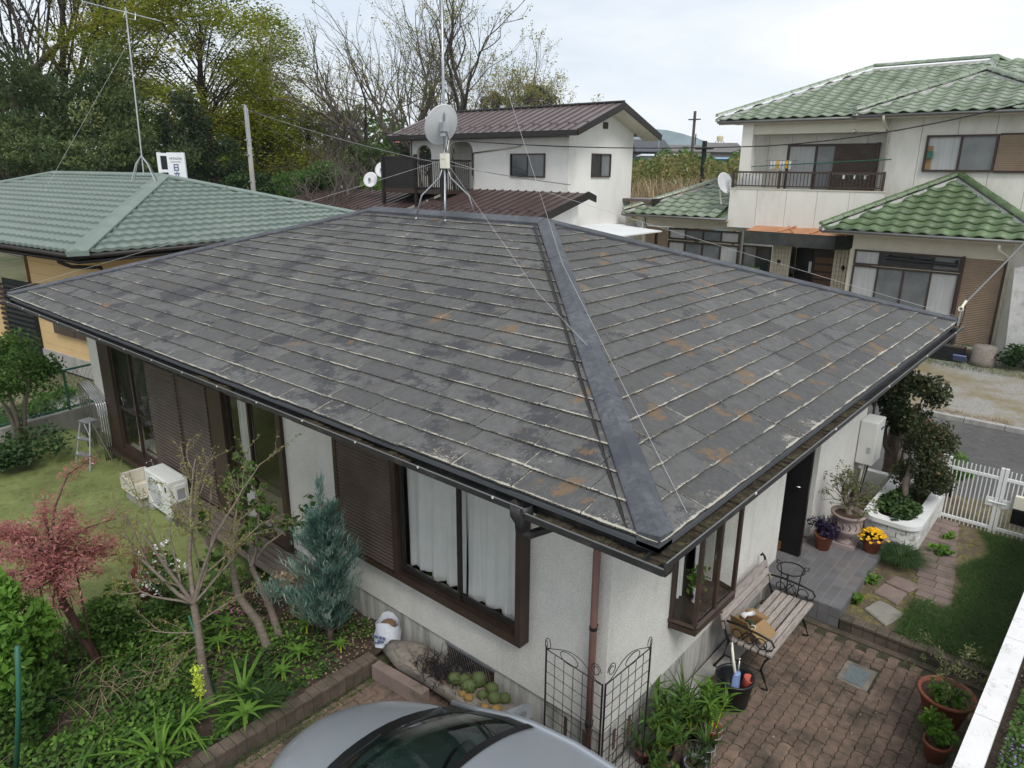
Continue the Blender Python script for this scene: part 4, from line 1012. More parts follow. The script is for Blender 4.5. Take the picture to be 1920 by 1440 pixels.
# bag of soil by the wall
BG = thing('soil_bag', 'crumpled white plastic sack of potting soil with its top torn open', 'bag', (.70, 3.60, .12), .3)
BG.scale = (.80, .74, .68)
mb = MB(); vs = []; nn1, nn2 = 16, 8
for j in range(nn2):
    t = j/(nn2-1); z = t*.40
    for i in range(nn1):
        a = 6.2832*i/nn1; rx_ = .15*(1-.18*t)*(1+.12*math.sin(3*a+j)+rnd.uniform(-.07, .07)); ry_ = .20*(1-.08*t)*(1+.06*math.cos(4*a+j*1.3))
        vs.append((rx_*math.copysign(abs(math.cos(a))**.7, math.cos(a))+.02*t, ry_*math.copysign(abs(math.sin(a))**.7, math.sin(a)), z+rnd.uniform(-.015, .02)+.05*t*math.sin(2*a+1)))
mb.add(vs, [(j*nn1+i, j*nn1+(i+1) % nn1, (j+1)*nn1+(i+1) % nn1, (j+1)*nn1+i) for j in range(nn2-1) for i in range(nn1)]); mb.build('sack', 'bag_white', BG, True)
mb = MB(); mb.ball((.02, 0, .33), .12, 10, 6, .5); mb.build('soil', 'petal_dry', BG, True)
mb = MB()
for (y, z, h_, l_) in ((-.07, .20, .035, .04), (-.01, .20, .035, .04), (.06, .215, .012, .07), (.05, .19, .012, .09), (-.04, .13, .02, .1), (-.12, .10, .015, .06), (.04, .09, .01, .1)):
    mb.box(-.166, y, z, -.150, y+l_, z+h_)
mb.build('printed_marks', 'print_blue', BG)

# driftwood log planter, brick block and cacti
LG = thing('log_planter', 'long hollowed grey driftwood log planter lying along the foundation', 'planter', (.60, 2.55, .05))
mb = MB(); n1_, n2_ = 22, 14; vs = []
for i in range(n1_):
    t = i/(n1_-1); y = 3.42-2.05*t; cx = .58+.10*t+.03*math.sin(5*t); r = (.20-.05*t)*(min(1, .45+2.6*min(t, 1-t)*1.6))
    hol = 1 if .22 < t < .78 else 0
    for k in range(n2_):
        a = 6.2832*k/n2_; zz = math.sin(a)*r*.85; 
        if hol and math.sin(a) > .45: zz = r*.30
        vs.append((cx+math.cos(a)*r*(1+.06*math.sin(3*a+4*t)), y+rnd.uniform(-.01, .01), .22+zz+rnd.uniform(-.006, .006)))
mb.add(vs, [(i*n2_+k, i*n2_+(k+1) % n2_, (i+1)*n2_+(k+1) % n2_, (i+1)*n2_+k) for i in range(n1_-1) for k in range(n2_)]+[tuple(range(n2_))[::-1], tuple(range((n1_-1)*n2_, n1_*n2_))])
mb.build('log', 'grey_wood', LG, True, w=True)
mb = MB()
for i in range(70):
    t = rnd.random(); c = (.59+.08*t+rnd.uniform(-.11, .11), 3.0-.95*t, .285+rnd.uniform(-.01, .015)); r = rnd.uniform(.008, .018); mb.ball(c, r, 5, 3)
tag(mb.build('bark_chips', 'petal_dry', LG, w=True), kind='stuff')
BK = tag(MB().box(-.05, -.36, 0, .06, .36, .17).build('brick_block', 'kerb_brick'), 'reddish concrete block lying on the pavers in front of the driftwood log', 'block'); BK.location = (.375, 3.02, .004); BK.rotation_euler = (0, 0, .08); BK.data.materials[0] = MATS['stone']
def cactus(x, y, z, r, lab, mat='cactus', sq=1.):
    t = thing('cactus', lab, 'cactus', (x, y, z), 0, 'round cacti growing in the driftwood log')
    mb = MB(); n, m_ = 36, 10; vs = []
    for j in range(m_+1):
        ph = math.pi*j/m_
        for k in range(n):
            rr = r*math.sin(ph)*(1+.16*(1 if k % 3 == 0 else -.45)); a = 6.2832*k/n; vs.append((rr*math.cos(a), rr*math.sin(a), r*sq*(1-math.cos(ph))))
    mb.add(vs, [(j*n+k, j*n+(k+1) % n, (j+1)*n+(k+1) % n, (j+1)*n+k) for j in range(m_) for k in range(n)]); mb.build('body', mat, t, True)
    mb = MB()
    for k in range(0, n, 3):
        a = 6.2832*k/n
        for j in range(2, 8):
            ph = math.pi*(1-j/10); p = np.array([r*1.1*math.sin(ph)*math.cos(a), r*1.1*math.sin(ph)*math.sin(a), r*sq*(1-math.cos(ph))]); q_ = p*np.array([1.13, 1.13, 1.06])
            mb.add([p+[0, 0, .003], p-[0, 0, .003], q_], [(0, 1, 2)])
    tag(mb.build('spines', 'spine', t), kind='stuff')
for (x, y, r, lab, mt_, sq) in ((.66, 2.36, .075, 'round ribbed cactus nearest the vent grille, left one of the back row', 'cactus', 1.), (.74, 2.24, .085, 'tall ribbed green cactus at the back against the vent grille', 'cactus', 1.2),
    (.76, 2.08, .07, 'ribbed cactus at the right end of the back row by the foundation', 'cactus', 1.), (.60, 2.44, .075, 'leftmost ribbed green cactus in the log', 'cactus', 1.1), (.62, 2.26, .085, 'big round cactus in the middle of the clump', 'cactus', 1.),
    (.64, 2.10, .055, 'small pale cactus between the two middle ones', 'cactus', 1.), (.68, 1.97, .075, 'half green half brown cactus at the right of the clump', 'cactus', 1.), (.745, 1.90, .065, 'rightmost green cactus beside the brown one', 'cactus', 1.),
    (.535, 2.26, .045, 'small corky yellow brown cactus at the front left', 'cactus_old', .9), (.535, 2.18, .05, 'corky yellow brown cactus second from the front left', 'cactus_old', .9), (.55, 1.98, .05, 'dried brown cactus at the front edge', 'cactus_old', .8), (.60, 1.88, .055, 'dried orange brown cactus under the rightmost ones', 'cactus_old', .8), (.56, 1.80, .05, 'dried yellow cactus at the near end of the clump', 'cactus_old', .8)):
    cactus(x, y, .26, r*.82, lab, mt_, sq)
BGp = tag(blades('black_grass', np.stack([.62+.10*rg.normal(size=260), 2.62+.16*rg.normal(size=260), np.full(260, .27)], 1), .17, .010, 'lf_black', None, .9), 'clump of blackish strap leaved grass growing behind the cacti', 'plant')
for i, (x, y, h) in enumerate(((.72, 1.72, .20), (.73, 1.61, .17), (.72, 1.50, .18), (.70, 1.36, .26), (.68, 1.25, .27))):
    mb = MB(); mb.lathe([(.030, 0), (.032, h-.01), (.022, h)], 10); o = mb.build('wooden_peg', 'grey_wood'); o.location = (x, y, .02); o.rotation_euler = (rnd.uniform(-.1, .1), rnd.uniform(-.1, .1), 0)
    tag(o, 'short round wooden edging peg beside the foundation, number in a row of five', 'peg', 'wooden pegs between the cacti and the trellis')
for o, l_ in zip([o for o in COL.objects if o.name.startswith('wooden_peg')], ('short wooden edging peg nearest the cacti, first of five', 'short wooden edging peg second from the cacti', 'short wooden edging peg in the middle of the five', 'taller wooden edging peg second from the trellis', 'tallest wooden edging peg, nearest the trellis')): o['label'] = l_

# black wire trellis of two hinged panels at the house corner
TR = thing('trellis', 'black wire folding trellis with scrolls standing open at the white house corner', 'trellis', (.42, .55, 0))
def trellis_panel(a, b, ztop, zbot):
    a, b = np.array([*a, 0.]), np.array([*b, 0.]); mb = MB(); V = lambda s, z: tuple(a+(b-a)*s+[0, 0, z])
    for s in (0, 1): mb.tube([V(s, 0), V(s, ztop)], .0085, 5)
    for k in range(1, 6): mb.tube([V(k/6, .06), V(k/6, ztop-.01)], .0035, 4)
    nz = 13
    for k in range(nz+1): z = .06+(ztop-.07)*k/nz; mb.tube([V(0, z), V(1, z)], .0035 if k < nz else .006, 4)
    mb.tube([V(t, ztop+.16*math.sin(math.pi*min(1, t*1.15))*(.35+.65*t)) for t in np.linspace(0, .98, 14)], .004, 4)
    mb.tube([V(.88+.09*math.cos(a_)*(1-a_/16), ztop+.09+.06*math.sin(a_)*(1-a_/16)) for a_ in np.linspace(0, 9, 20)], .004, 4)
    mb.tube([V(.42+.16*math.cos(a_), ztop+.03+.05*math.sin(a_)) for a_ in np.linspace(0, 6.28, 16)], .004, 4)
    mb.tube([V(0.02*math.sin(a_*1), ztop+.035-.035*math.cos(a_)) for a_ in np.linspace(0, 6.28, 12)], .004, 4)
    mb.tube([V(.03+.05*math.sin(a_), ztop+.05-.05*math.cos(a_)) for a_ in np.linspace(0, 6.28, 14)], .004, 4)
    for c_ in ((.28, .62), (.62, .62)): mb.tube([V(c_[0]+.14*math.cos(a_), c_[1]*ztop/1.4+.08*math.sin(a_)) for a_ in np.linspace(0, 6.28, 18)], .0035, 4)
    mb.build('wire_panel', 'iron_black', TR, w=True)
    for c_ in (.40, .74):
        z = .80*ztop/1.4; mb = MB(); mb.hexa([V(c_-.03, z-.10), V(c_+.03, z-.10), tuple(np.add(V(c_+.03, z-.10), (.01, .01, 0))), tuple(np.add(V(c_-.03, z-.10), (.01, .01, 0))), V(c_-.03, z+.09), V(c_+.03, z+.09), tuple(np.add(V(c_+.03, z+.09), (.01, .01, 0))), tuple(np.add(V(c_-.03, z+.09), (.01, .01, 0)))])
        mb.build('bracket', 'rust_iron', TR, w=True)
trellis_panel((.40, 1.15), (.345, .565), 1.46, 0); trellis_panel((.98, .52), (.365, .55), 1.46, 0)

# bench
BN = thing('garden_bench', 'garden bench of grey weathered slats on curled black iron ends against the white wall', 'bench', (3.5, .42, 0))
for i, (y, z) in enumerate(((-.235, .43), (-.165, .425), (-.080, .42), (-.005, .42), (.07, .42), (.145, .425))):
    mb = MB(); mb.box(-.62, y-.029, z-.012, .62, y+.029, z+.012); o = mb.build('slat', 'old_wood', BN)
for (y, z) in ((.262, .56), (.288, .655), (.314, .75)):
    mb = MB(); mb.hexa([(-.62, y-.012, z-.038), (.62, y-.012, z-.038), (.62, y+.010, z-.044), (-.62, y+.010, z-.044), (-.62, y+.008, z+.038), (.62, y+.008, z+.038), (.62, y+.03, z+.032), (-.62, y+.03, z+.032)]); mb.build('back_slat', 'old_wood', BN)
def bench_end(sx):
    x = sx*.60; mb = MB()
    mb.tube([(x, -.20, .0), (x, -.26, .02), (x, -.22, .12), (x, -.17, .22), (x, -.20, .34), (x, -.25, .42)], .013, 6)
    mb.tube([(x, .30, 0), (x, .33, .01), (x, .24, .18), (x, .20, .38), (x, .25, .50), (x, .30, .65), (x, .345, .82), (x, .375, .85), (x, .39, .82)], .014, 6)
    mb.tube([(x, -.25, .40), (x, 0, .405), (x, .2, .40)], .012, 6); mb.tube([(x, -.18, .2), (x, .24, .2)], .008, 5)
    mb.tube([(x, .245, .62), (x, .10, .63), (x, -.10, .62), (x, -.24, .60), (x, -.275, .55), (x, -.25, .49), (x, -.20, .47), (x, -.17, .51)], .012, 6)
    for c_, r_ in (((-.14, .52), .06), ((.0, .52), .06), ((.12, .52), .05)): mb.ring((x, c_[0], c_[1]), r_, .006, 14, 'x')
    mb.tube([(x, -.07, .46), (x, .02, .60)], .006, 4); mb.tube([(x, .07, .46), (x, -.03, .60)], .006, 4)
    return mb
for sx in (-1, 1): bench_end(sx).build('iron_end', 'iron_black', BN, True)
# cardboard box with gloves and tools on the bench
CB = thing('cardboard_box', 'open brown cardboard box with its lid flap folded out lying on the bench', 'box', (3.10, .52, .435), -.15)
CB.scale = (.85, .85, .85)
mb = MB(); mb.box(-.17, -.13, 0, .17, .13, .01); mb.box(-.17, -.13, .01, -.162, .13, .19); mb.box(.162, -.13, .01, .17, .13, .19); mb.box(-.162, .122, .01, .162, .13, .19); mb.box(-.162, -.13, .01, .162, -.122, .19); mb.build('carton', 'cardboard', CB)
mb = MB(); mb.slab([(-.17, -.13, .19), (.17, -.13, .19), (.20, -.30, .06), (-.14, -.30, .06)], (0, 0, .006)); mb.slab([(.17, -.13, .19), (.17, .13, .19), (.34, .12, .14), (.34, -.12, .12)], (0, 0, .006)); mb.slab([(-.17, .13, .19), (-.17, -.13, .19), (-.22, -.12, .30), (-.22, .12, .30)], (.006, 0, 0)); mb.build('flap', 'cardboard', CB)
gl = thing('garden_gloves', 'pair of white and green work gloves lying on top of the open cardboard box', 'gloves', (3.09, .47, .58))
for q_, (x, y, a0) in enumerate(((-.05, -.02, .3), (.10, .08, 2.2))):
    mb = MB()
    for k in range(4):
        a = a0+k*.28; mb.tube([(x, y, .015), (x+.04*math.cos(a), y+.04*math.sin(a), .035), (x+.085*math.cos(a), y+.085*math.sin(a), .012)], [.016, .013, .009], 6)
    mb.tube([(x-.05*math.cos(a0+.4), y-.05*math.sin(a0+.4), .02), (x, y, .022), (x+.03*math.cos(a0+.4), y+.03*math.sin(a0+.4), .025)], [.024, .026, .02], 8); mb.build('glove', 'sign_white' if q_ else 'lf_glove' if 'lf_glove' in MATS else 'pot_green', gl, True)
    mb = MB(); mb.ring((x-.055*math.cos(a0+.4), y-.055*math.sin(a0+.4), .024), .024, .006, 10, 'x'); mb.build('cuff', 'sign_white', gl)
# big black bucket with tools
BU = thing('black_bucket', 'large black plastic plant tub full of garden scoops beside the bench', 'bucket', (2.50, .36, .005))
mb = MB(); mb.lathe([(.135, 0), (.150, .02), (.182, .30), (.196, .305), (.196, .325), (.176, .325), (.170, .30), (.135, .03), (.001, .03)], 28); mb.build('tub', 'bucket', BU, True)
SCp = thing('hand_scoop', 'blue plastic scoop with a long pale handle standing in the black tub', 'scoop', (2.44, .36, .12))
mb = MB(); vs = []
for j in range(7):
    for i in range(9): a = math.pi*(i/8); vs.append((.075*math.cos(a)*(1-.05*j), -.02-.05*math.sin(a), .05+j*.04))
mb.add(vs, [(j*9+i, j*9+i+1, (j+1)*9+i+1, (j+1)*9+i) for j in range(6) for i in range(8)]); mb.slab([vs[k] for k in (54, 55, 56, 57, 58, 59, 60, 61, 62)], (0, 0, .01)); mb.build('blade', 'blue_plastic', SCp, True)
mb = MB(); mb.tube([(0, -.02, .28), (.03, .03, .42), (.07, .08, .56)], [.017, .014, .015], 8); mb.build('handle', 'plastic_cream', SCp, True)
mb = MB(); mb.lathe([(.045, 0), (.06, .16), (.06, .17), (.052, .165), (.04, .02)], 14); o = tag(mb.build('red_scoop', 'red_plastic', None, True), 'orange red plastic scoop leaning in the black tub', 'scoop'); o.location = (2.56, .28, .16); o.rotation_euler = (.25, .1, 0)
mb = MB(); mb.tube([(0, 0, 0), (.02, .01, .38)], .010, 6); mb.tube([(.02, .01, .38), (.022, .012, .40)], .016, 6); o = tag(mb.build('trowel_handle', 'steel', None, True), 'short steel tool handle sticking up on the right in the black tub', 'tool'); o.location = (2.60, .37, .06)
mb = MB(); mb.tube([(0, 0, 0), (-.06, .04, .80)], .004, 5); o = tag(mb.build('thin_cane', 'pot_green', None), 'thin dark green garden cane rising from the black tub', 'cane'); o.location = (2.53, .40, .05)
# wrought-iron ring stand on the bench end
RS = thing('plant_stand', 'black wrought iron ring plant stand at the end of the bench by the porch', 'plant stand', (4.27, .50, .0))
mb = MB(); mb.ring((0, 0, .68), .155, .009, 28); mb.build('ring', 'iron_black', RS, True)
for k in range(3):
    a = 1.2+k*2.094; c_, s_ = math.cos(a), math.sin(a); mb = MB(); mb.tube([(.15*c_, .15*s_, 0), (.11*c_, .11*s_, .3), (.13*c_, .13*s_, .6), (.16*c_, .16*s_, .70), (.21*c_, .21*s_, .70), (.21*c_, .21*s_, .66), (.18*c_, .18*s_, .66)], .007, 5); mb.build('leg', 'iron_black', RS, True)
mb = MB(); mb.ring((0, 0, .28), .11, .007, 20); mb.build('lower_ring', 'iron_black', RS)

# pots ---------------------------------------------------------------------------------
def pot(name, label, cat, x, y, z, r, h, mat, taper=.72, rim=.02, soil=True, group=None):
    t = thing(name, label, cat, (x, y, z), 0, group)
    mb = MB(); mb.lathe([(r*taper, 0), (r*.985, h-rim*1.6), (r*1.06, h-rim*1.5), (r*1.08, h), (r*.97, h), (r*.93, h-.03), (r*.9, h-.035), (.001, h-.035)], 24); mb.build('pot', mat, t, True)
    if soil: mb = MB(); mb.lathe([(r*.93, h-.03), (r*.5, h-.022), (.001, h-.018)], 16, cap=False); mb.build('soil', 'soil_pot', t)
    return t
# urn with jade tree
UR = thing('stone_urn', 'carved pinkish stone urn on a square foot standing on the porch, holding a jade plant', 'urn', (6.17, .42, .25))
mb = MB(); mb.box(-.16, -.16, 0, .16, .16, .045); mb.build('plinth', 'urn_stone', UR)
mb = MB(); mb.lathe([(.12, .045), (.13, .06), (.075, .10), (.07, .12), (.12, .155), (.175, .20), (.19, .24), (.195, .25), (.185, .26), (.175, .36), (.185, .42), (.225, .45), (.228, .475), (.19, .475), (.17, .44), (.001, .43)], 28); mb.build('bowl', 'urn_stone', UR, True)
mb = MB()
for k in range(14):
    a = 6.2832*k/14; mb.tube([(.185*math.cos(a), .185*math.sin(a), .28), (.188*math.cos(a+.12), .188*math.sin(a+.12), .33), (.184*math.cos(a), .184*math.sin(a), .38)], .008, 5)
mb.build('relief', 'urn_stone', UR, True)
mb = MB(); mb.lathe([(.175, .445), (.09, .455), (.001, .46)], 16, cap=False); mb.build('soil', 'soil_pot', UR)
JP = thing('jade_plant', 'thick stemmed jade plant with sparse small leaves growing in the stone urn', 'plant', (6.17, .42, .70))
mb, tp = limbs((0, 0, -.02), (0, 0, 1), .16, .055, 4, (6, 3, 3, 2), 1.05, .6, .95, .30, (8, 7, 6, 4), 3, .2, 21); mb.build('stems', 'bark_pale', JP, True)
leaves('foliage', spray(np.array(tp)+np.array([6.17, .42, .70]), 5, .04), .034, 'lf_olive', JP, .6)
YP = pot('flower_pot', 'terracotta pot of bright yellow flowers at the porch edge', 'flower pot', 6.20, .08, .25, .125, .20, 'terracotta')
c_, tn = ellipsoid_pts((6.20, .08, .47), (.20, .20, .10), 260, .5, 9, .5); leaves('foliage', c_, .05, 'lf_dark', YP, .5, tint=tn)
for k in range(85):
    a, b_ = rnd.random()*6.283, rnd.random()**.6*.19; z = .25+.30-b_*b_*3.0+rnd.uniform(-.01, .02); cx, cy = 6.20+b_*math.cos(a), .08+b_*math.sin(a)
    mb = MB(); r_ = rnd.uniform(.018, .026); mb.lathe([(.004, 0), (r_, .006), (r_*.9, .014), (.006, .010)], 7, (0, 0, 0)); o = mb.build('blossom', 'flower_yellow', YP); o.location = (cx-6.20, cy-.08, z-.25+.0); o.rotation_euler = (rnd.uniform(-.5, .5), rnd.uniform(-.7, .2), 0)
PP = pot('flower_pot', 'terracotta pot of dark purple leaved flowers beside the open door', 'flower pot', 5.83, .60, .25, .12, .22, 'terracotta')
c_, tn = ellipsoid_pts((5.83, .60, .56), (.20, .20, .14), 900, .5, 10, .5); leaves('foliage', c_, .045, 'lf_purple', PP, .5, tint=tn)
MG = thing('mondo_grass_clump', 'dense rounded clump of fine dark green grass hanging over beside the porch', 'plant', (6.38, -.26, .13))
a = rg.random(1500)*6.283; rr_ = .07*rg.random(1500); blades('blade', np.stack([6.38+rr_*np.cos(a), -.26+rr_*np.sin(a), np.full(1500, .13)], 1), .26, .009, 'lf_dark', MG, .95, .25, np.stack([np.cos(a), np.sin(a), 0*a], 1), droop=.62)
# white brick planter with rounded corner
WP = thing('brick_planter', 'white painted brick planter with rounded rim beside the gate path', 'planter', (7.4, 0, 0))
def pl_outline(off, n=8):
    x0_, x1_, y0_, y1_ = 6.66+off, 8.28, -.36+off, .36-off; r = .20-off*.5; P = [(x1_, y0_)]
    P = [(x1_, y1_), (x0_+r, y1_)]+[(x0_+r-r*math.sin(t), y1_-r+r*math.cos(t)) for t in np.linspace(0, math.pi/2, n)][1:]+[(x0_, y0_+r)]+[(x0_+r-r*math.cos(t), y0_+r-r*math.sin(t)) for t in np.linspace(0, math.pi/2, n)][1:]+[(x1_, y0_)]
    return P
def path_pts(P, step):
    out = []; L = 0; acc = 0
    for a, b in zip(P[:-1], P[1:]):
        d = math.dist(a, b)
        if d < 1e-6: continue
        while acc <= L+d+1e-9: t = (acc-L)/d; out.append(((a[0]+(b[0]-a[0])*t, a[1]+(b[1]-a[1])*t), math.atan2(b[1]-a[1], b[0]-a[0]))); acc += step
        L += d
    return out
o_ = pl_outline(.02)
for row in range(5):
    pts_ = path_pts(o_, .115); st_ = row % 2
    for i in range(len(pts_)-1):
        if (i+st_) % 2: continue
        if i+2 >= len(pts_): break
        a_, b_ = pts_[i][0], pts_[i+2][0]; L2 = math.dist(a_, b_)
        mb = MB(); mb.box(.004, -.02, 0, L2-.004, .05, .074); o = mb.build('brick', 'white_brick', WP); o.location = (a_[0]-7.4, a_[1], .09+row*.079); o.rotation_euler = (0, 0, math.atan2(b_[1]-a_[1], b_[0]-a_[0]))
mb = MB(); P1 = pl_outline(.035); mb.prism(P1, .05, .46); mb.build('core', 'mortar_dark', WP, w=True)
mb = MB(); Po, Pi = pl_outline(-.02), pl_outline(.14); n = len(Po)
vs = [(x, y, .482) for x, y in Po]+[(x, y, .545) for x, y in Po]+[(x, y, .545) for x, y in Pi]+[(x, y, .47) for x, y in Pi]
mb.add(vs, [(i, i+1, n+i+1, n+i) for i in range(n-1)]+[(n+i, n+i+1, 2*n+i+1, 2*n+i) for i in range(n-1)]+[(2*n+i, 2*n+i+1, 3*n+i+1, 3*n+i) for i in range(n-1)]+[(0, n, 2*n, 3*n), (n-1, 4*n-1, 3*n-1, 2*n-1)])
mb.build('rim', 'white_paint', WP, w=True)
mb = MB(); mb.prism(pl_outline(.13), .44, .50); mb.build('soil', 'garden_soil', WP, w=True)
# gate
GT = thing('garden_gate', 'white metal double gate of thin vertical bars with a latch and a mail slot', 'gate', (8.2, -.9, .02))
def gate_leaf(y0, y1, zz=.04):
    for y in (y0, y1): mb = MB(); mb.box(8.18, y-.022, zz+.02, 8.225, y+.022, zz+1.10); mb.build('stile', 'white_paint', GT, w=True)
    for z in (zz+.16, zz+.94): mb = MB(); mb.box(8.185, y0-(.0)+.022 if y0 < y1 else 0, z-.022, 8.22, y1-.022, z+.022); mb.build('rail', 'white_paint', GT, w=True)
    n = int(abs(y1-y0)/.052); b0 = None
    for i in range(1, n):
        if b0 is None: mb = MB(); mb.box(-.007, -.007, zz+.07, .007, .007, zz+1.07); b0 = mb.build('bar', 'white_paint', GT); o = b0
        else: o = b0.copy(); COL.objects.link(o)
        o.location = (8.2-8.2, y0+(y1-y0)*i/n+.9, -.02)
gate_leaf(-1.025, -.37); gate_leaf(-1.75, -1.08)
mb = MB(); mb.box(8.165, -.995, .55, 8.18, -.90, .68); mb.box(8.165, -1.20, .55, 8.18, -1.10, .68); mb.tube([(8.16, -.93, .615), (8.16, -1.16, .615)], .010, 6); mb.build('latch', 'white_paint', GT, w=True)
mb = MB(); mb.box(8.10, -1.62, .62, 8.18, -1.24, .80); mb.build('mailbox', 'plastic_cream', GT, w=True)
mb = MB(); mb.box(8.105, -1.62, .38, 8.18, -1.24, .60); mb.build('mail_slot', 'car_black', GT, w=True)
mb = MB(); mb.box(8.14, -.335, 0, 8.27, -.235, 1.14); tag(mb.build('gate_post', 'white_paint'), 'square white gate post between the brick planter and the gate', 'post')
mb = MB(); mb.box(8.30, -.3, 0, 8.42, .9, .55); tag(mb.build('low_wall', 'white_brick'), 'low whitish wall running behind the brick planter to the street', 'wall')
# water heater
WH = thing('water_heater', 'grey white wall mounted gas water heater box with pipes below it', 'water heater', (8.02, .72, .9))
mb = MB(); mb.box(-.20, -.13, -.08, .24, .12, .62); b_ = mb.build('casing', 'ac_white', WH); bv = b_.modifiers.new('b', 'BEVEL'); bv.width = .01
mb = MB(); mb.box(.02, -.137, .46, .16, -.129, .49); mb.build('exhaust_slot', 'print_dark', WH)
mb = MB(); [mb.box(-.206, -.08, .12+i*.025, -.199, -.02, .128+i*.025) for i in range(4)]; mb.build('vent_slits', 'print_grey', WH)
for k, x in enumerate((-.12, -.05, .03, .10, .17)):
    mb = MB(); mb.tube([(x, 0, -.08), (x+rnd.uniform(-.02, .02), .02, -.3), (x*.7, .06, -.75)], .018, 7); mb.build('pipe', ('plastic_cream', 'bark_dark', 'plastic_cream', 'bark_pale', 'bark_dark')[k], WH, True)
# right hand pots
BP = pot('flower_pot', 'largest terracotta pot, holding an olive sapling and leafy plants by the white wall', 'flower pot', 3.60, -1.30, .005, .235, .36, 'terracotta', .62)
c_, tn = ellipsoid_pts((3.50, -1.34, .40), (.20, .17, .12), 420, .5, 9, .5); leaves('foliage', c_, .055, 'lf_bright', BP, .7, tint=tn*.7)
OT = thing('olive_sapling', 'thin young olive tree with narrow grey green leaves rising from the large terracotta pot', 'tree', (3.70, -1.24, .33))
mb, tp = limbs((0, 0, 0), (.02, .05, 1), .22, .014, 3, (5, 4, 2), 1.0, .6, .95, .05, (6, 5, 4, 3), 4, .15, 5); mb.build('trunk', 'bark_pale', OT, True)
leaves('crown', spray(tp+np.array([3.70, -1.24, .33]), 9, .06), .042, 'lf_olive', OT, .28, tint=None)
SPt = pot('flower_pot', 'small square sided terracotta pot with a bushy green plant, nearest along the white wall', 'flower pot', 3.06, -1.35, .005, .11, .20, 'terracotta')
c_, tn = ellipsoid_pts((3.10, -1.34, .30), (.17, .16, .13), 520, .5, 9, .5); leaves('foliage', c_, .05, 'lf_bright', SPt, .6, tint=tn*.8)
# orchid pots below the bay window
def orchid(cx, cy, zt_, n, h, mat, par, lean=.55, wd=.03):
    a = rg.random(n)*6.283; blades('leaf', np.stack([cx+.03*np.cos(a), cy+.03*np.sin(a), np.full(n, zt_)], 1), h, wd, mat, par, lean, .3, np.stack([np.cos(a), np.sin(a), 0*a], 1), nseg=4, droop=.35)
def cane_plant(cx, cy, zt_, n, h, mat, par):
    mb = MB(); C_ = []
    for i in range(n):
        a = rnd.random()*6.283; l = rnd.uniform(.06, .2); p0 = np.array([cx+.03*math.cos(a), cy+.03*math.sin(a), zt_]); hh = h*rnd.uniform(.7, 1.15); p1 = p0+[l*.4*math.cos(a), l*.4*math.sin(a), hh*.6]; p2 = p0+[l*math.cos(a), l*math.sin(a), hh]
        mb.tube([p0, p1, p2], [.007, .006, .003], 5)
        for t in np.linspace(.35, 1., 7): C_.append(p0+(p1-p0)*min(1, t*1.6) if t < .6 else p1+(p2-p1)*(t-.6)/.4)
    mb.v = [tuple(np.subtract(v, wloc(par))) for v in mb.v]; mb.build('stems', 'lf_stem' if 'lf_stem' in MATS else 'flower_lime', par)
    C_ = np.repeat(np.array(C_), 2, 0); m_ = len(C_); a = rg.random(m_)*6.283; blades('leaf', C_, .12, .034, mat, par, 1.1, .3, np.stack([np.cos(a), np.sin(a), 0*a], 1), nseg=3, droop=.35)
specs = [  # x, y, r, h, pot mat, label, kind, plant height
 (1.98, .62, .085, .15, 'pot_black', 'arching pale green strap leaved orchid in a black pot, farthest back towards the bench', 'orchid', .34),
 (1.62, .62, .10, .17, 'pot_black', 'bushy orchid with broad glossy leaves in a black pot against the foundation', 'cane', .32),
 (1.80, .45, .08, .14, 'pot_black', 'tall upright cane orchid between the black pots', 'cane', .30),
 (1.93, .30, .075, .12, 'pot_red', 'leafy orchid in a red pot held in a wire stand', 'cane', .34),
 (1.68, .25, .075, .14, 'pot_green', 'strap leaved orchid in a dark green pot with bark chips', 'orchid', .24),
 (1.38, .52, .09, .15, 'pot_black', 'low dark leaved orchid beside the trellis foot', 'cane', .24),
 (1.40, .22, .095, .16, 'pot_grey', 'grey pot with wiry tufts inside a black wire stand', 'orchid', .16),
 (1.12, .42, .095, .15, 'terracotta', 'terracotta pot of small trailing leaves nearest the car', 'low', .15),
 (1.25, .66, .08, .14, 'terracotta_dark', 'orchid with long drooping leaves tucked behind the trellis panel', 'orchid', .26)]
for (x, y, r, h, m_, lab, kd, ph) in specs:
    p_ = pot('orchid_pot', lab, 'potted plant', x, y, .01, r, h, m_)
    if kd == 'orchid': orchid(x, y, h-.02, 34, ph, 'lf_mid' if m_ != 'pot_grey' else 'lf_dark', p_, .8, .018)
    elif kd == 'cane': cane_plant(x, y, h-.02, 9, ph, rnd.choice(('lf_mid', 'lf_mid', 'lf_bright')), p_)
    else: c_, tn = ellipsoid_pts((x, y, h+.06), (.14, .14, .09), 220, .5, 7, .5); leaves('foliage', c_, .05, 'lf_mid', p_, .6, tint=tn)
for (x, y, r, z, lab) in ((1.40, .22, .12, .30, 'black wire obelisk stand around the grey pot'), (1.93, .30, .085, .13, 'thin white wire stand holding the red pot'), (1.68, .25, .085, .12, 'thin white wire stand holding the green pot')):
    t = thing('wire_stand', lab, 'wire stand', (x, y, .01)); mb = MB()
    for zz in ((.05, .12, .2, .3) if z > .2 else (.05, z)): mb.ring((0, 0, zz), r*(1-.12*(zz > .25)), .003, 20, tn=4)
    for k in range(6 if z > .2 else 3): a = 6.283*k/(6 if z > .2 else 3); mb.tube([(r*1.1*math.cos(a), r*1.1*math.sin(a), 0), (r*math.cos(a), r*math.sin(a), z)]+([(r*.6*math.cos(a), r*.6*math.sin(a), z+.14)] if z > .2 else []), .003, 4)
    mb.build('wire_cage', 'iron_black' if z > .2 else 'wire_white', t)

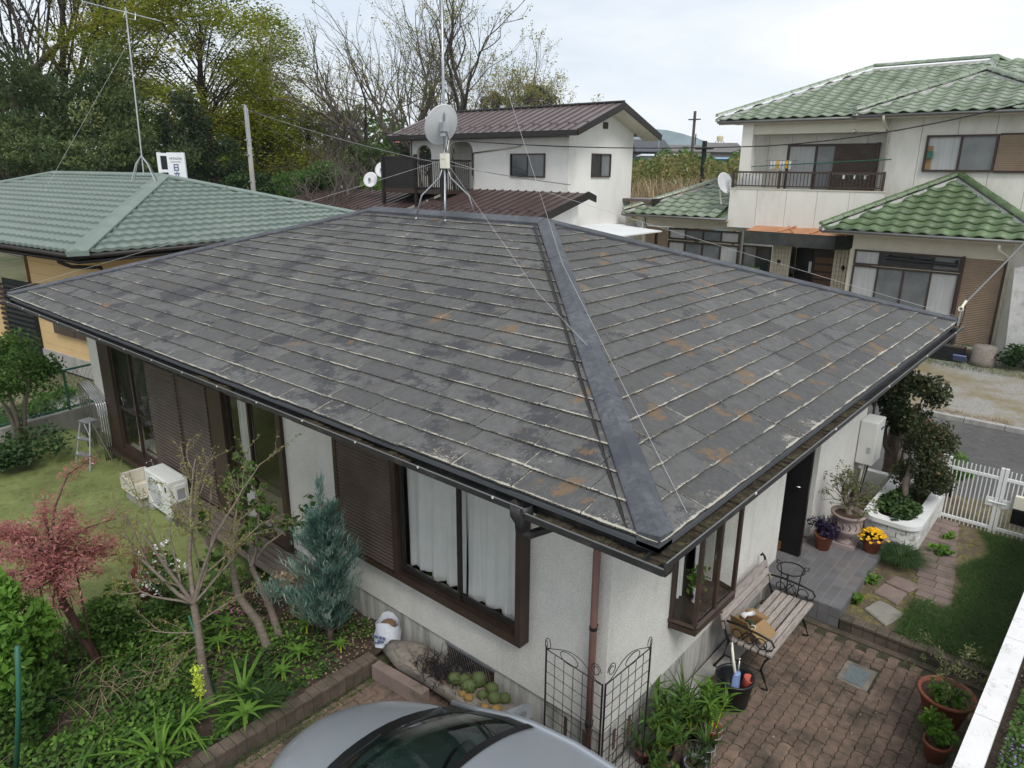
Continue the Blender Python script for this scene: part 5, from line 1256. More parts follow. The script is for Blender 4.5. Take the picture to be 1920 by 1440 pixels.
# ================================================================ CAR
CR = thing('parked_car', 'silver blue compact car parked nose in beside the house, its dark windscreen facing up', 'car', (-.90, .70, 0))
# stations along y (local): nose at +2.05
stn = [ # y, half width, shoulder z, top z
 (2.10, .40, .50, .58), (2.06, .60, .54, .66), (1.96, .715, .60, .735), (1.80, .775, .68, .795), (1.55, .815, .75, .855), (1.25, .835, .80, .915), (1.02, .842, .84, .955), (.7, .848, .87, .97), (.0, .852, .89, .97), (-1.0, .85, .90, .97), (-1.6, .83, .90, .96), (-1.95, .78, .88, .93), (-2.08, .66, .80, .86)]
vs = []; K = 19
for (y, hw, zs, zt_) in stn:
    half = [(hw*.90, .18), (hw*.985, .30), (hw, .48), (hw*.995, zs-.12), (hw*.965, zs-.01), (hw*.90, zs+(zt_-zs)*.42), (hw*.76, zs+(zt_-zs)*.72), (hw*.50, zs+(zt_-zs)*.92), (hw*.22, zt_*1.0)]
    pr_ = [(x, z) for x, z in half]+[(0, zt_+.004)]+[(-x, z) for x, z in half[::-1]]
    for x, z in pr_: yy = y-.10*max(0, (y-1.3)/.8)-(.22*(1+1.0*max(0, (y-1.3)/.8))*(abs(x)/.85)**2.2 if y > 1.3 else (.10*(abs(x)/.85)**2 if y > .9 else 0)); vs.append((x, yy, z))
n = len(stn); fs = [(i*K+k, i*K+k+1, (i+1)*K+k+1, (i+1)*K+k) for i in range(n-1) for k in range(K-1)]
mb = MB(); mb.add(vs, fs+[tuple(range(K)), tuple(range((n-1)*K, n*K))[::-1]]); bd = mb.build('body', 'car_paint', CR, True)
m_ = bd.modifiers.new('s', 'SUBSURF'); m_.levels = 1; m_.render_levels = 2
# cabin: arcs from cowl to tail, at three heights
def arc(y, hw, z, crown, bow, n=13): return [(hw*t, y-bow*abs(t)**2.2, z-crown*abs(t)**2.6) for t in np.linspace(-1, 1, n)]
def strip(rows, name, mat, smooth=True, off=0.):
    n = len(rows[0]); vs = [(x, y, z+off) for r in rows for x, y, z in r]; mb = MB(); mb.add(vs, [(i*n+k, i*n+k+1, (i+1)*n+k+1, (i+1)*n+k) for i in range(len(rows)-1) for k in range(n-1)]); return mb.build(name, mat, CR, smooth)
cow = arc(1.20, .76, .955, .03, .24); w1 = arc(.80, .72, 1.17, .045, .19); w2 = arc(.42, .675, 1.345, .05, .14); w3 = arc(.14, .64, 1.435, .05, .11)
cow0 = arc(1.27, .80, .935, .04, .26)
strip([cow0, arc(1.14, .765, .972, .035, .24)], 'cowl', 'car_black')
for k, (a_, b_, z) in enumerate((((-.55, 1.08), (.12, 1.16), .995), ((.08, 1.12), (.62, .98), .99))):
    mb = MB(); mb.tube([(a_[0], a_[1]-.05, z), ((a_[0]+b_[0])/2, (a_[1]+b_[1])/2, z+.012), (b_[0], b_[1]-.02, z)], .010, 5); mb.build('wiper', 'car_black', CR)
strip([arc(1.14, .755, .972, .035, .24), w1, w2, w3], 'windscreen', 'glass_car')
# black frit band round the glass
def sub(row, a, b): n = len(row)-1; P = np.array(row); t = np.linspace(a, b, 4)*n; return [tuple(P[int(min(n-1, q))]+(P[min(n, int(min(n-1, q))+1)]-P[int(min(n-1, q))])*(q-int(min(n-1, q)))) for q in t]
rows_ = [arc(1.14, .755, .972, .035, .24, 25), arc(.80, .72, 1.17, .045, .19, 25), arc(.42, .675, 1.345, .05, .14, 25), arc(.14, .64, 1.435, .05, .11, 25)]
strip([sub(r, 0, .065) for r in rows_], 'pillar_trim', 'car_black', off=.004); strip([sub(r, .935, 1.) for r in rows_], 'pillar_trim', 'car_black', off=.004)
strip([arc(.205, .648, 1.422, .05, .115, 25), arc(.13, .64, 1.442, .05, .11, 25)], 'header_trim', 'car_black', off=.004)
r0 = arc(.14, .655, 1.438, .06, .11); strip([r0, arc(-.2, .665, 1.475, .06, .06), arc(-.8, .665, 1.475, .06, .0), arc(-1.25, .65, 1.44, .06, -.04), arc(-1.5, .63, 1.39, .06, -.05)], 'roof', 'car_paint')
strip([arc(-1.5, .63, 1.39, .06, -.05), arc(-1.75, .68, 1.2, .05, -.06), arc(-1.95, .74, .97, .04, -.06)], 'rear_window', 'glass_car')
for s in (-1, 1):
    A_ = [(s*.76, .96, .955), (s*.665, .03, 1.375), (s*.668, -.8, 1.415), (s*.64, -1.45, 1.33), (s*.74, -1.88, .96)]
    mb = MB(); mb.tube([(s*.762, 1.0, .95), (s*.722, .62, 1.12), (s*.682, .28, 1.29), (s*.650, .03, 1.385), (s*.668, -.3, 1.418), (s*.668, -.8, 1.418), (s*.645, -1.4, 1.35), (s*.75, -1.85, .98)], [.022, .026, .028, .028, .024, .024, .028, .03], 8); mb.build('roof_rail', 'car_paint', CR, True)
    mb = MB(); mb.add([(s*.83, .95, .89), (s*.845, -.2, .90), (s*.672, -.2, 1.40), (s*.658, .05, 1.375)], [(0, 1, 2, 3)]); mb.build('side_window', 'glass_car', CR)
    mb = MB(); mb.add([(s*.845, -.28, .90), (s*.84, -1.2, .90), (s*.66, -1.15, 1.385), (s*.672, -.28, 1.40)], [(0, 1, 2, 3)]); mb.build('side_window', 'glass_car', CR)
    mb = MB(); mb.tube([(s*.845, -.24, .90), (s*.675, -.24, 1.405)], .03, 4); mb.build('door_pillar', 'car_black', CR)
    t_ = MB(); t_.hexa([(s*.90, .46, .93), (s*1.10, .42, .93), (s*1.10, .50, .94), (s*.90, .56, .94), (s*.90, .47, 1.06), (s*1.09, .43, 1.05), (s*1.08, .49, 1.03), (s*.90, .54, 1.05)]); mo = t_.build('mirror', 'car_paint', CR); 
    t_ = MB(); t_.box(s*.80, .50, .92, s*.92, .55, .95); t_.build('mirror_stalk', 'car_black', mo)
    t_ = MB(); t_.lathe([(.045, 0), (.0, .001)], 12, cap=False); g_ = t_.build('mirror_glass', 'win_grey', mo); g_.rotation_euler = (math.radians(90), 0, 0); g_.location = (s*1.0, .435, .99)
    t_ = MB(); t_.hexa([(s*.52, 1.70, .52), (s*.72, 1.38, .52), (s*.68, 1.34, .56), (s*.48, 1.64, .56), (s*.50, 1.58, .56), (s*.68, 1.28, .58), (s*.60, 1.22, .60), (s*.44, 1.50, .58)]); t_.v = [(x_, y_-.22, z_) for x_, y_, z_ in t_.v]; t_.build('headlight', 'lamp_clear', CR)
    t_ = MB(); t_.box(s*.60, -2.09, .62, s*.80, -1.98, .86); t_.build('tail_light', 'lamp_red', CR)
    for y in (1.28, -1.28):
        t_ = MB(); t_.lathe([(.19, -.09), (.29, -.085), (.31, -.05), (.31, .05), (.29, .085), (.19, .09)], 24); wh = t_.build('wheel', 'tyre', CR, True); wh.rotation_euler = (0, math.radians(90), 0); wh.location = (s*.76, y, .31)
        t_ = MB(); t_.lathe([(.19, -.02), (.18, .02), (.05, .03), (.001, .03)], 20, cap=False)
        for k in range(6): a_ = k*math.pi/3; t_.tube([(.03*math.cos(a_), .03*math.sin(a_), s*.04), (.18*math.cos(a_), .18*math.sin(a_), s*.05)], .016, 5)
        t_.build('rim', 'steel', wh, True)
mb = MB(); mb.box(-.40, 1.90, .22, .40, 1.99, .34); mb.build('grille', 'car_black', CR)
mb = MB(); mb.box(-.17, 1.995, .36, .17, 2.01, .46); mb.build('number_plate', 'sign_white', CR)
# interior
mb = MB(); mb.hexa([(-.70, .62, .80), (.70, .62, .80), (.68, 1.12, .80), (-.68, 1.12, .80), (-.70, .62, .93), (.70, .62, .93), (.66, 1.05, .955), (-.66, 1.05, .955)]); mb.build('dashboard', 'car_interior', CR)
mb = MB(); mb.box(.05, .72, .945, .52, .98, .962); mb.build('dash_paper', 'dash_pale', CR)
for s in (-.36, .36):
    mb = MB(); mb.box(s-.24, -.5, .35, s+.24, .1, .50); mb.hexa([(s-.23, -.62, .5), (s+.23, -.62, .5), (s+.23, -.48, .5), (s-.23, -.48, .5), (s-.18, -.78, 1.1), (s+.18, -.78, 1.1), (s+.18, -.68, 1.1), (s-.18, -.68, 1.1)]); mb.box(s-.12, -.82, 1.1, s+.12, -.72, 1.26); mb.build('seat', 'car_interior', CR)
mb = MB(); mb.ring((.36, .52, .92), .18, .014, 24, 'y'); mb.build('steering_wheel', 'car_black', CR)
mb = MB(); mb.box(-.12, .22, 1.30, .12, .25, 1.36); mb.build('rear_view_mirror', 'car_black', CR)
# ================================================================ NEIGHBOURING HOUSES
def vwin(par, x, y0, y1, z0, z1, frame='brown_metal', glass='win_dark', n=2, depth=.06, w=.05, axis='x', curt=None):
    """window in a wall facing -x (axis x) or -y (axis y): frame, sashes and panes"""
    def bx(mb, a0, a1, b0, b1, d0, d1):
        if axis == 'x': mb.box(x+d0, a0, b0, x+d1, a1, b1)
        else: mb.box(a0, x+d0, b0, a1, x+d1, b1)
    mb = MB(); bx(mb, y0, y1, z0, z0+w, -depth, .02); bx(mb, y0, y1, z1-w, z1, -depth, .02); bx(mb, y0, y0+w, z0+w, z1-w, -depth, .02); bx(mb, y1-w, y1, z0+w, z1-w, -depth, .02)
    for k in range(1, n): c = y0+(y1-y0)*k/n; bx(mb, c-w*.45, c+w*.45, z0+w, z1-w, -depth*.7, .02)
    fr = mb.build('window', frame, par, w=True)
    for k in range(n):
        a, b = y0+(y1-y0)*k/n+w*.5, y0+(y1-y0)*(k+1)/n-w*.5; g = MB(); bx(g, a, b, z0+w, z1-w, -.012, -.006)
        m_ = glass if isinstance(glass, str) else glass[k % len(glass)]
        g.build('pane', m_, fr, w=True)
    return fr
# --- S-shaped roof tiles
TWd, TEx = .46, .36
def stile_geom(W=.46, Lg=.43, amp=.062, n=9):
    v, f = [], []
    for j, (yy, zz) in enumerate(((0, .040), (Lg, -.010))):
        for i in range(n+1): t = i/n; v.append((t*W, yy, zz+amp*(.5+.5*math.cos(6.283*(t-.22)))**1.25))
    m = n+1
    f += [(i, i+1, m+i+1, m+i) for i in range(n)]
    b0 = len(v); v += [(x, y-.0, z-.028) for x, y, z in v[:m]]; f += [(i, b0+i, b0+i+1, i+1) for i in range(n)]
    return v, f
TV, TF = stile_geom()
def tile_me(name, mat):
    me = bpy.data.meshes.new(name); me.from_pydata(TV, [], TF); me.update(); me.materials.append(MATS[mat]); me.polygons.foreach_set('use_smooth', np.ones(len(me.polygons), bool)); return me
def tile_face(org, ux, us, length, rise, ok, TEx=.36):
    """positions of tiles on a slope; org corner at eave, ux along, us up the slope (unit)"""
    us = tuple(us); out = []; nx, ny = int(length/TWd)+1, int(rise/TEx)+1
    for j in range(ny):
        for i in range(nx):
            a, s = i*TWd, j*TEx
            if ok(a+TWd/2, s+.13): out.append((np.array(org)+np.array(ux)*a+np.array(us)*s, ux, us))
    return out
def place_tiles(par, lst, mat, limit, name='roof_tile', stuff='roof_tile_field'):
    lst = sorted(lst, key=lambda t: np.linalg.norm(t[0]-camp)); me = tile_me(name, mat); sv, sf = [], []; base = np.array(wloc(par))
    for k, (p, ux, us) in enumerate(lst):
        nz = np.cross(ux, us); Mx = Matrix(((ux[0], us[0], nz[0], p[0]-base[0]), (ux[1], us[1], nz[1], p[1]-base[1]), (ux[2], us[2], nz[2], p[2]-base[2]), (0, 0, 0, 1)))
        if k < limit: o = bpy.data.objects.new(name, me); COL.objects.link(o); o.parent = par; o.matrix_local = Mx
        else:
            n0 = len(sv); sv += [tuple(Mx @ Vector(v)) for v in TV]; sf += [tuple(i+n0 for i in f) for f in TF]
    if sv: m2 = bpy.data.meshes.new(stuff); m2.from_pydata(sv, [], sf); m2.update(); tag(link(m2, stuff, mat, par, True), kind='stuff')
def ridge_tiles(par, a, b, mat, r=.115, step=.34, group=None, mortar=True):
    a, b = np.array(a, float), np.array(b, float); L = np.linalg.norm(b-a); n = max(1, int(L/step)); d = (b-a)/L; base = np.array(wloc(par)); first = None
    for i in range(n):
        p = a+d*(L*i/n)
        if first is None:
            mb = MB(); lg_ = L/n+.03; prof = [math.pi*k/6 for k in range(7)]
            vs = [(0 if e == 0 else lg_, math.cos(t)*r*(1 if e else 1.08), math.sin(t)*r*.9*(1 if e else 1.08)) for e in (0, 1) for t in prof]+[(.03, math.cos(t)*r*1.08, math.sin(t)*r*.97) for t in prof]
            mb.add(vs, [(14+k, 14+k+1, k+1, k) for k in range(6)]+[(14+k, 7+k, 7+k+1, 14+k+1) for k in range(6)]+[tuple(range(7))])
            first = mb.build('ridge_tile', mat, par, True); o = first
        else: o = first.copy(); COL.objects.link(o)
        o.location = p-base+np.array([0, 0, .05]); q_ = Vector(d).to_track_quat('X', 'Z'); o.rotation_euler = q_.to_euler()
    if mortar:
        mb = MB(); s = np.cross(d, [0, 0, 1]); s /= np.linalg.norm(s); w_ = r*1.25
        mb.hexa([a-s*w_+[0,0,-.12], b-s*w_+[0,0,-.12], b+s*w_+[0,0,-.12], a+s*w_+[0,0,-.12], a-s*w_*.75+[0,0,-.02], b-s*w_*.75+[0,0,-.02], b+s*w_*.75+[0,0,-.02], a+s*w_*.75+[0,0,-.02]]); mb.build('ridge_mortar', 'mortar_white', par, w=True)

# ---------------------------------------------------------------- green tiled house, right
RH = thing('green_tiled_house', 'large cream house on the right with glossy green wavy roof tiles and a railed balcony', 'house', (20.6, .7, 0))
def box(par, nm, mat, *a): return MB().box(*a).build(nm, mat, par, w=True)
def panel_wall(par, x, y0, y1, z0, z1, mat='rh_wall', pitch=.91, th=.12, nm='wall_panel'):
    n = max(1, round((y1-y0)/pitch))
    for i in range(n): a, b = y0+(y1-y0)*i/n, y0+(y1-y0)*(i+1)/n; box(par, nm, mat, x, a+.006, z0, x+th, b-.006, z1)
# lower right wing
XR = 20.6
box(RH, 'wall', 'rh_wall_low', XR, .82, 2.84, XR+.12, 4.9, 3.36); box(RH, 'wall', 'rh_wall_low', XR, 4.78, 0, XR+.12, 4.95, 2.84); box(RH, 'wall', 'rh_wall_low', XR, .70, 0, XR+.12, .82, 3.36); box(RH, 'wall', 'rh_wall_low', XR, .82, 0, XR+.12, 4.78, .30)
box(RH, 'side_wall', 'rh_wall_low', XR+.13, 4.83, 0, 22.9, 4.95, 3.4); box(RH, 'wall', 'rh_wall', XR+.13, .0, 0, 24, .69, 3.3)
shutter_panel(.84, 1.80, .33, 2.82, XR-.03, 'shutter', 'shutter_tan', .05, .014, RH)
box(RH, 'shutter_frame', 'brown_metal', XR-.08, 1.80, .30, XR, 1.87, 2.86); box(RH, 'shutter_frame', 'brown_metal', XR-.08, .78, .30, XR, .84, 2.86)
vwin(RH, XR, 1.87, 4.80, 2.38, 2.84, glass=('win_grey', 'win_dark', 'win_dark', 'win_curtain'), n=4)
vwin(RH, XR, 1.87, 4.80, .33, 2.36, glass=('win_curtain', 'win_grey', 'win_grey', 'win_curtain'), n=4)
mb = MB(); mb.tube([(XR-.16, 1.95, 2.60), (XR-.16, 3.85, 2.66)], .055, 8); [mb.box(XR-.18, y-.02, 2.66, XR-.02, y+.02, 2.74) for y in (2.0, 2.6, 3.2, 3.8)]; mb.build('rolled_awning', 'black_plastic', RH, w=True)
box(RH, 'soffit', 'rh_fascia', 19.92, -.05, 3.36, XR+.1, 5.68, 3.42)
def eave(par, x, y0, y1, z, nm='eave_gutter'):
    mb = MB(); mb.box(x+.04, y0, z-.14, x+.08, y1, z-.02); mb.build('fascia', 'rh_fascia', par, w=True)
    mb = MB(); mb.tube([(x-.02, y0-.03, z-.05), (x-.02, y1+.03, z-.05)], .045, 8); mb.build(nm, 'wire_grey', par, True, w=True)
eave(RH, 19.9, -.1, 5.7, 3.46)
slp = .507; cs = 1/math.sqrt(1+slp*slp)
lo = tile_face((19.86, 5.72, 3.44), (0, -1, 0), (cs, 0, cs*slp), 5.9, 3.2/cs, lambda a, s: s*cs-.02 < a < 5.9-s*cs+.02 and s*cs < 3.0)
lo2 = []
# left side slope of that wing (seen edge on) and right slope
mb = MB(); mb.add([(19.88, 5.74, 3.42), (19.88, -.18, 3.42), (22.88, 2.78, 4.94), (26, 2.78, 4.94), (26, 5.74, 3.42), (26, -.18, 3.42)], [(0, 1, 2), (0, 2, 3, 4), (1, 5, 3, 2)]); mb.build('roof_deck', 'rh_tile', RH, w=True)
ridge_tiles(RH, (19.90, 5.72, 3.52), (22.9, 2.76, 5.06), 'rh_tile'); ridge_tiles(RH, (19.90, -.14, 3.52), (22.9, 2.76, 5.06), 'rh_tile')
# lower left wing
XL = 22.6
box(RH, 'wall', 'rh_wall_low', XL, 9.3, 2.98, XL+.12, 13.6, 3.4); box(RH, 'wall', 'rh_wall_low', XL, 13.55, 0, XL+.12, 13.68, 3.4); box(RH, 'wall', 'rh_wall_low', XL, 8.2, 0, XL+.12, 13.55, .6)
shutter_panel(12.52, 13.5, .6, 2.95, XL-.03, 'shutter', 'shutter_tan', .05, .014, RH)
vwin(RH, XL, 9.45, 12.46, 2.50, 2.96, glass=('win_curtain', 'win_grey', 'win_grey', 'win_curtain'), n=4, w=.07); vwin(RH, XL, 9.45, 12.46, .6, 2.46, glass=('win_curtain', 'win_grey', 'win_grey', 'win_curtain'), n=4, w=.07)
vwin(RH, XL, 8.22, 9.3, .6, 2.5, glass=('win_dark', 'win_grey'), n=2)
box(RH, 'soffit', 'rh_fascia', 21.95, 9.8, 3.34, XL+.1, 14.2, 3.40); eave(RH, 21.9, 9.8, 14.25, 3.47)
s2 = .42; c2_ = 1/math.sqrt(1+s2*s2)
lw = tile_face((21.86, 14.27, 3.46), (0, -1, 0), (c2_, 0, c2_*s2), 5.6, 3.4/c2_, lambda a, s: s*c2_-.02 < a < 4.35 and s*c2_ < 3.1)
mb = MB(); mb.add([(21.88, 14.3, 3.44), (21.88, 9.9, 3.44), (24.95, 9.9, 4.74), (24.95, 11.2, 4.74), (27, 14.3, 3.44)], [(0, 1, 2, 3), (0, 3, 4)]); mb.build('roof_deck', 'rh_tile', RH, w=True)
ridge_tiles(RH, (21.92, 14.25, 3.55), (25.0, 11.2, 4.86), 'rh_tile_top')
# entrance
XE = 22.9
box(RH, 'door_recess', 'cardboard_dark', XE+.6, 5.9, 0, XE+.7, 7.6, 2.6); 
dr = box(RH, 'front_door', 'brown_metal', XE+.5, 6.0, .1, XE+.56, 6.95, 2.45)
for k in range(7): MB().box(XE+.47, 6.08, .3+k*.28, XE+.50, 6.87, .50+k*.28).build('door_panel', 'floor_wood', dr, w=True)
box(RH, 'door_side', 'dark_metal', XE+.5, 7.0, .1, XE+.56, 7.6, 2.45); box(RH, 'door_notice', 'sign_white', XE+.44, 6.98, 1.62, XE+.46, 7.08, 2.0); box(RH, 'letter_box', 'car_black', XL-.08, 7.28, 1.62, XL+.1, 7.46, 1.9)
mb = MB(); mb.ball((XL-.05, 7.9, 1.98), .06, 8, 6, 1.5); mb.ball((XL-.05, 5.66, 1.98), .06, 8, 6, 1.5); mb.build('wall_lamp', 'car_black', RH, w=True)
for (ya, yb) in ((7.50, 8.18), (5.32, 6.02)):
    box(RH, 'column', 'dark_metal', XL-.0, ya, 0, XL+.5, yb, 2.62)
    c0 = None
    for i in range(6):
        for j in range(16):
            if c0 is None: mb = MB(); mb.box(-.01, .004, .004, .01, .105, .155); c0 = mb.build('column_tile', 'rh_tiles_col', RH); o = c0
            else: o = c0.copy(); COL.objects.link(o)
            o.location = Vector((XL-.008, ya+i*(yb-ya)/6, .1+j*.158))-RH.location
XC = 21.6
mb = MB(); mb.prism([(XC, 5.75), (XC, 8.9), (XL+.1, 9.15), (XL+.1, 5.2), (XL-.3, 5.2)][::-1], 2.66, 3.10); cn = mb.build('entrance_canopy', 'canopy_dark', RH, w=True)
mb = MB(); mb.add([(XC+.02, 5.8, 3.11), (XC+.02, 8.85, 3.11), (XL+.2, 8.6, 3.42), (XL+.2, 5.4, 3.52), (XL-.25, 5.25, 3.11), (XL+.2, 9.1, 3.11)], [(0, 1, 2, 3), (0, 3, 4), (1, 5, 2)]); mb.build('canopy_roof', 'copper_roof', RH, w=True)
mb = MB()
for (a, b) in (((XC+.05, 6.6, 3.13), (XL+.2, 6.0, 3.52)), ((XC+.05, 7.7, 3.13), (XL+.2, 6.9, 3.49)), ((XC+.05, 7.2, 3.13), (XL+.2, 7.9, 3.45)), ((XC+.2, 5.5, 3.13), (XL+.2, 5.5, 3.54))): mb.tube([a, b], .035, 4)
mb.build('canopy_seams', 'copper_roof', RH, w=True)
# balcony
XP = 22.2
panel_wall(RH, XP, 4.62, 9.86, 3.15, 4.52, 'rh_wall', 1.05); box(RH, 'parapet_side', 'rh_wall', XP+.13, 9.74, 3.15, 23.6, 9.86, 4.52); box(RH, 'parapet_cap', 'rh_wall_low', XP-.02, 4.6, 4.522, XP+.16, 9.9, 4.56); box(RH, 'balcony_floor', 'concrete', XP+.13, 4.62, 3.9, 23.6, 9.73, 4.0)
RL = tag(thing('balcony_railing', None, None, (XP, 4.7, 4.56)), None); RL.parent = RH; RL.location = Vector((XP, 4.7, 4.56))-RH.location
mb = MB(); mb.box(XP+.02, 4.70, 5.08, XP+.09, 9.84, 5.14); mb.box(XP+.03, 4.70, 4.62, XP+.07, 9.84, 4.66); mb.build('rail', 'brown_metal', RL, w=True)
p0 = None
for i in range(42):
    if p0 is None: mb = MB(); mb.box(-.010, -.010, .06, .010, .010, .54); p0 = mb.build('baluster', 'brown_metal', RL); o = p0
    else: o = p0.copy(); COL.objects.link(o)
    o.location = (.05, .1+i*.122, 0)
for y in (.02, 1.7, 3.4, 5.10): mb = MB(); mb.box(.0, y-.035, 0, .10, y+.035, .60); mb.build('post', 'brown_metal', RL)
mb = MB(); mb.box(.03, 5.1, .52, 1.4, 5.15, .58); mb.build('rail', 'brown_metal', RL)
panel_wall(RH, 23.6, 4.9, 10.0, 4.0, 6.9, 'rh_wall', .91); box(RH, 'arch_beam', 'rh_wall_low', XP+.4, 4.98, 6.40, 23.5, 9.35, 6.9); box(RH, 'corner_pier', 'rh_wall', XP+.35, 9.35, 4.5, XP+.75, 9.75, 6.9)
vwin(RH, 23.6, 5.35, 8.42, 4.05, 6.08, glass=('win_dark', 'win_grey', 'win_curtain'), n=3, w=.08)
shutter_panel(5.40, 6.75, 4.1, 6.0, 23.50, 'shutter', 'shutter', .05, .012, RH); box(RH, 'shutter_frame', 'brown_metal', 23.44, 5.30, 4.05, 23.56, 5.40, 6.10)
mb = MB(); mb.ball((XP+.30, 5.9, 6.42), .07, 8, 6); mb.build('balcony_lamp', 'steel', RH, w=True)
mb = MB(); mb.tube([(XP+.5, 4.7, 5.55), (XP+.5, 9.4, 5.30)], .02, 6); mb.build('laundry_pole', 'green_fence', RH, w=True)
LR = thing('laundry_rack', 'clothes drying frame with pegs hung on the balcony of the green tiled house', 'drying rack', (XP+.6, 8.3, 4.0))
mb = MB(); mb.tube([(0, 0, 0), (0, 0, 1.5)], .015, 5); [mb.tube([(-.3, -.5+k*.25, 1.5), (.3, -.4+k*.25, 1.53)], .008, 4) for k in range(5)]; mb.tube([(0, -.6, 1.5), (0, .6, 1.52)], .01, 4); mb.build('frame', 'galv', LR)
for k in range(7): MB().box(-.05, -.35+k*.11, 1.22+.03*(k % 2), .0, -.28+k*.11, 1.50).build('hung_cloth', ('sign_white', 'flower_yellow', 'sign_white')[k % 3], LR)
LR2 = thing('laundry_hangers', 'row of small green peg hangers in front of the dark balcony shutter', 'hangers', (XP+.55, 6.0, 4.9))
for k in range(6): MB().box(0, -.6+k*.17, .02, .02, -.54+k*.17, .14).build('peg', 'pot_green' if k % 2 else 'sign_white', LR2)
MB().tube([(0, -.7, .15), (0, .5, .17)], .01, 4).build('bar', 'galv', LR2)
# upper right wing
XU = 22.9
panel_wall(RH, XU, 0, 4.98, 3.4, 6.88, 'rh_wall', 1.0); box(RH, 'side_wall', 'rh_wall', XU+.13, 4.86, 3.4, 23.6, 4.98, 6.88)
vwin(RH, XU, 1.88, 3.80, 5.18, 6.27, glass=('win_grey', 'win_curtain'), n=2, w=.06, depth=.10); shutter_panel(.5, 1.86, 5.22, 6.24, XU-.06, 'shutter', 'shutter_tan', .05, .014, RH); box(RH, 'shutter_frame', 'brown_metal', XU-.09, .4, 5.16, XU, 1.86, 5.215); box(RH, 'shutter_frame', 'brown_metal', XU-.09, .4, 6.245, XU, 1.86, 6.29)
box(RH, 'green_box', 'green_fence', XU-.12, 3.56, 5.58, XU-.08, 3.72, 5.80); box(RH, 'window_card', 'cardboard', XU-.03, 3.58, 5.25, XU-.02, 3.74, 5.95)
mb = MB(); mb.tube([(22.16, 4.98, 6.86), (22.2, 4.98, 6.7), (XU-.06, 4.93, 6.42), (XU-.06, 4.93, 3.6)], .04, 8); mb.build('downpipe', 'sink', RH, True, w=True)
mb = MB(); mb.tube([(19.95, .98, 3.3), (20.0, .98, 3.15), (XR-.06, .74, 2.9), (XR-.06, .74, .1)], .04, 8); mb.build('downpipe', 'sink', RH, True, w=True)
box(RH, 'soffit', 'rh_fascia', 22.24, -1, 6.83, 23.0, 5.75, 6.88); eave(RH, 22.2, -1, 5.8, 6.92)
s3 = .435; c3 = 1/math.sqrt(1+s3*s3)
up = tile_face((22.14, 5.90, 6.90), (0, -1, 0), (c3, 0, c3*s3), 8., 3.1/c3, lambda a, s: s*c3-.02 < a < 6.6+(-s*c3+.02 if False else 0) and s*c3 < 2.95 and a < 5.94*2-2-s*c3, .28)
mb = MB(); mb.add([(22.16, 5.94, 6.88), (22.16, -.1, 6.88), (25.18, 2.92, 8.19), (30, 2.92, 8.19), (30, -.1, 6.88)], [(0, 1, 2), (1, 4, 3, 2)]); mb.add([(22.16, 5.94, 6.88), (25.18, 2.92, 8.19), (30, 2.92, 8.19), (26, 5.94, 6.88)], [(0, 1, 2, 3)]); mb.build('roof_deck', 'rh_tile_top', RH, w=True)
ridge_tiles(RH, (22.2, 5.88, 7.0), (25.2, 2.90, 8.32), 'rh_tile_top'); ridge_tiles(RH, (22.2, -.08, 7.0), (25.2, 2.90, 8.32), 'rh_tile_top')
# upper left main roof
box(RH, 'soffit', 'rh_fascia', 22.34, 5.0, 6.80, 23.7, 10.5, 6.85); eave(RH, 22.3, 5.3, 10.6, 6.88)
up2 = tile_face((22.26, 10.70, 6.88), (0, -1, 0), (c3, 0, c3*s3), 9.5, 4.2/c3, lambda a, s: s*c3-.02 < a < 9.3 and s*c3 < 3.98 and not (a > 4.9+s*c3 and s*c3 < 2.7), .28)
mb = MB(); mb.add([(22.28, 10.72, 6.86), (22.28, 5.0, 6.86), (26.3, 2.0, 8.60), (26.3, 6.68, 8.60), (30.3, 10.72, 6.86)], [(0, 1, 2, 3), (0, 3, 4)]); mb.build('roof_deck', 'rh_tile_top', RH, w=True)
ridge_tiles(RH, (22.3, 10.68, 6.98), (26.3, 6.66, 8.73), 'rh_tile_top'); ridge_tiles(RH, (26.3, 6.66, 8.75), (26.3, 2.9, 8.76), 'rh_tile_top'); ridge_tiles(RH, (26.3, 2.9, 8.74), (25.2, 2.9, 8.36), 'rh_tile_top'); ridge_tiles(RH, (26.3, 2.9, 8.76), (30, -.9, 7.1), 'rh_tile_top')
place_tiles(RH, lo, 'rh_tile', 170); 
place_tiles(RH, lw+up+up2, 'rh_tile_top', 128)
box(RH, 'gable_wall', 'rh_wall', 23.72, 9.88, 0, 28, 10.0, 6.85)
# satellite dish on its lower roof
SD = thing('satellite_dish', 'grey satellite dish on the lower green roof beside the balcony', 'satellite dish', (22.3, 10.15, 4.35))
mb = MB(); prof = [(r, .35*r*r) for r in np.linspace(.001, .40, 8)]; mb.lathe(prof+[(.405, .05)]+[(r, z-.015) for r, z in prof[::-1]], 20, cap=False); o = mb.build('dish', 'dish', SD, True); o.rotation_euler = Vector((-.25, -.9, .35)).to_track_quat('Z', 'Y').to_euler(); o.location = (0, 0, .35)
mb = MB(); mb.tube([(0, .05, .3), (.1, .2, .1), (.1, .1, -.4)], .03, 6); mb.tube([(0, 0, .1), (-.1, -.45, .05), (-.15, -.5, .15)], .015, 5); mb.build('arm', 'plastic_cream', SD)
o = tag(box(None, 'balcony_air_conditioner', 'ac_white', XP+.25, 8.9, 4.56, XP+.5, 9.5, 5.05), 'air conditioner unit behind the bars at the left end of the balcony', 'air conditioner')

# ---------------------------------------------------------------- white house with brown metal roof, centre
CH = thing('white_house', 'two storey white house with brown ribbed metal roofs and a dark railed terrace', 'house', (18.6, 14.6, 0))
XW, YW = 18.6, 14.6
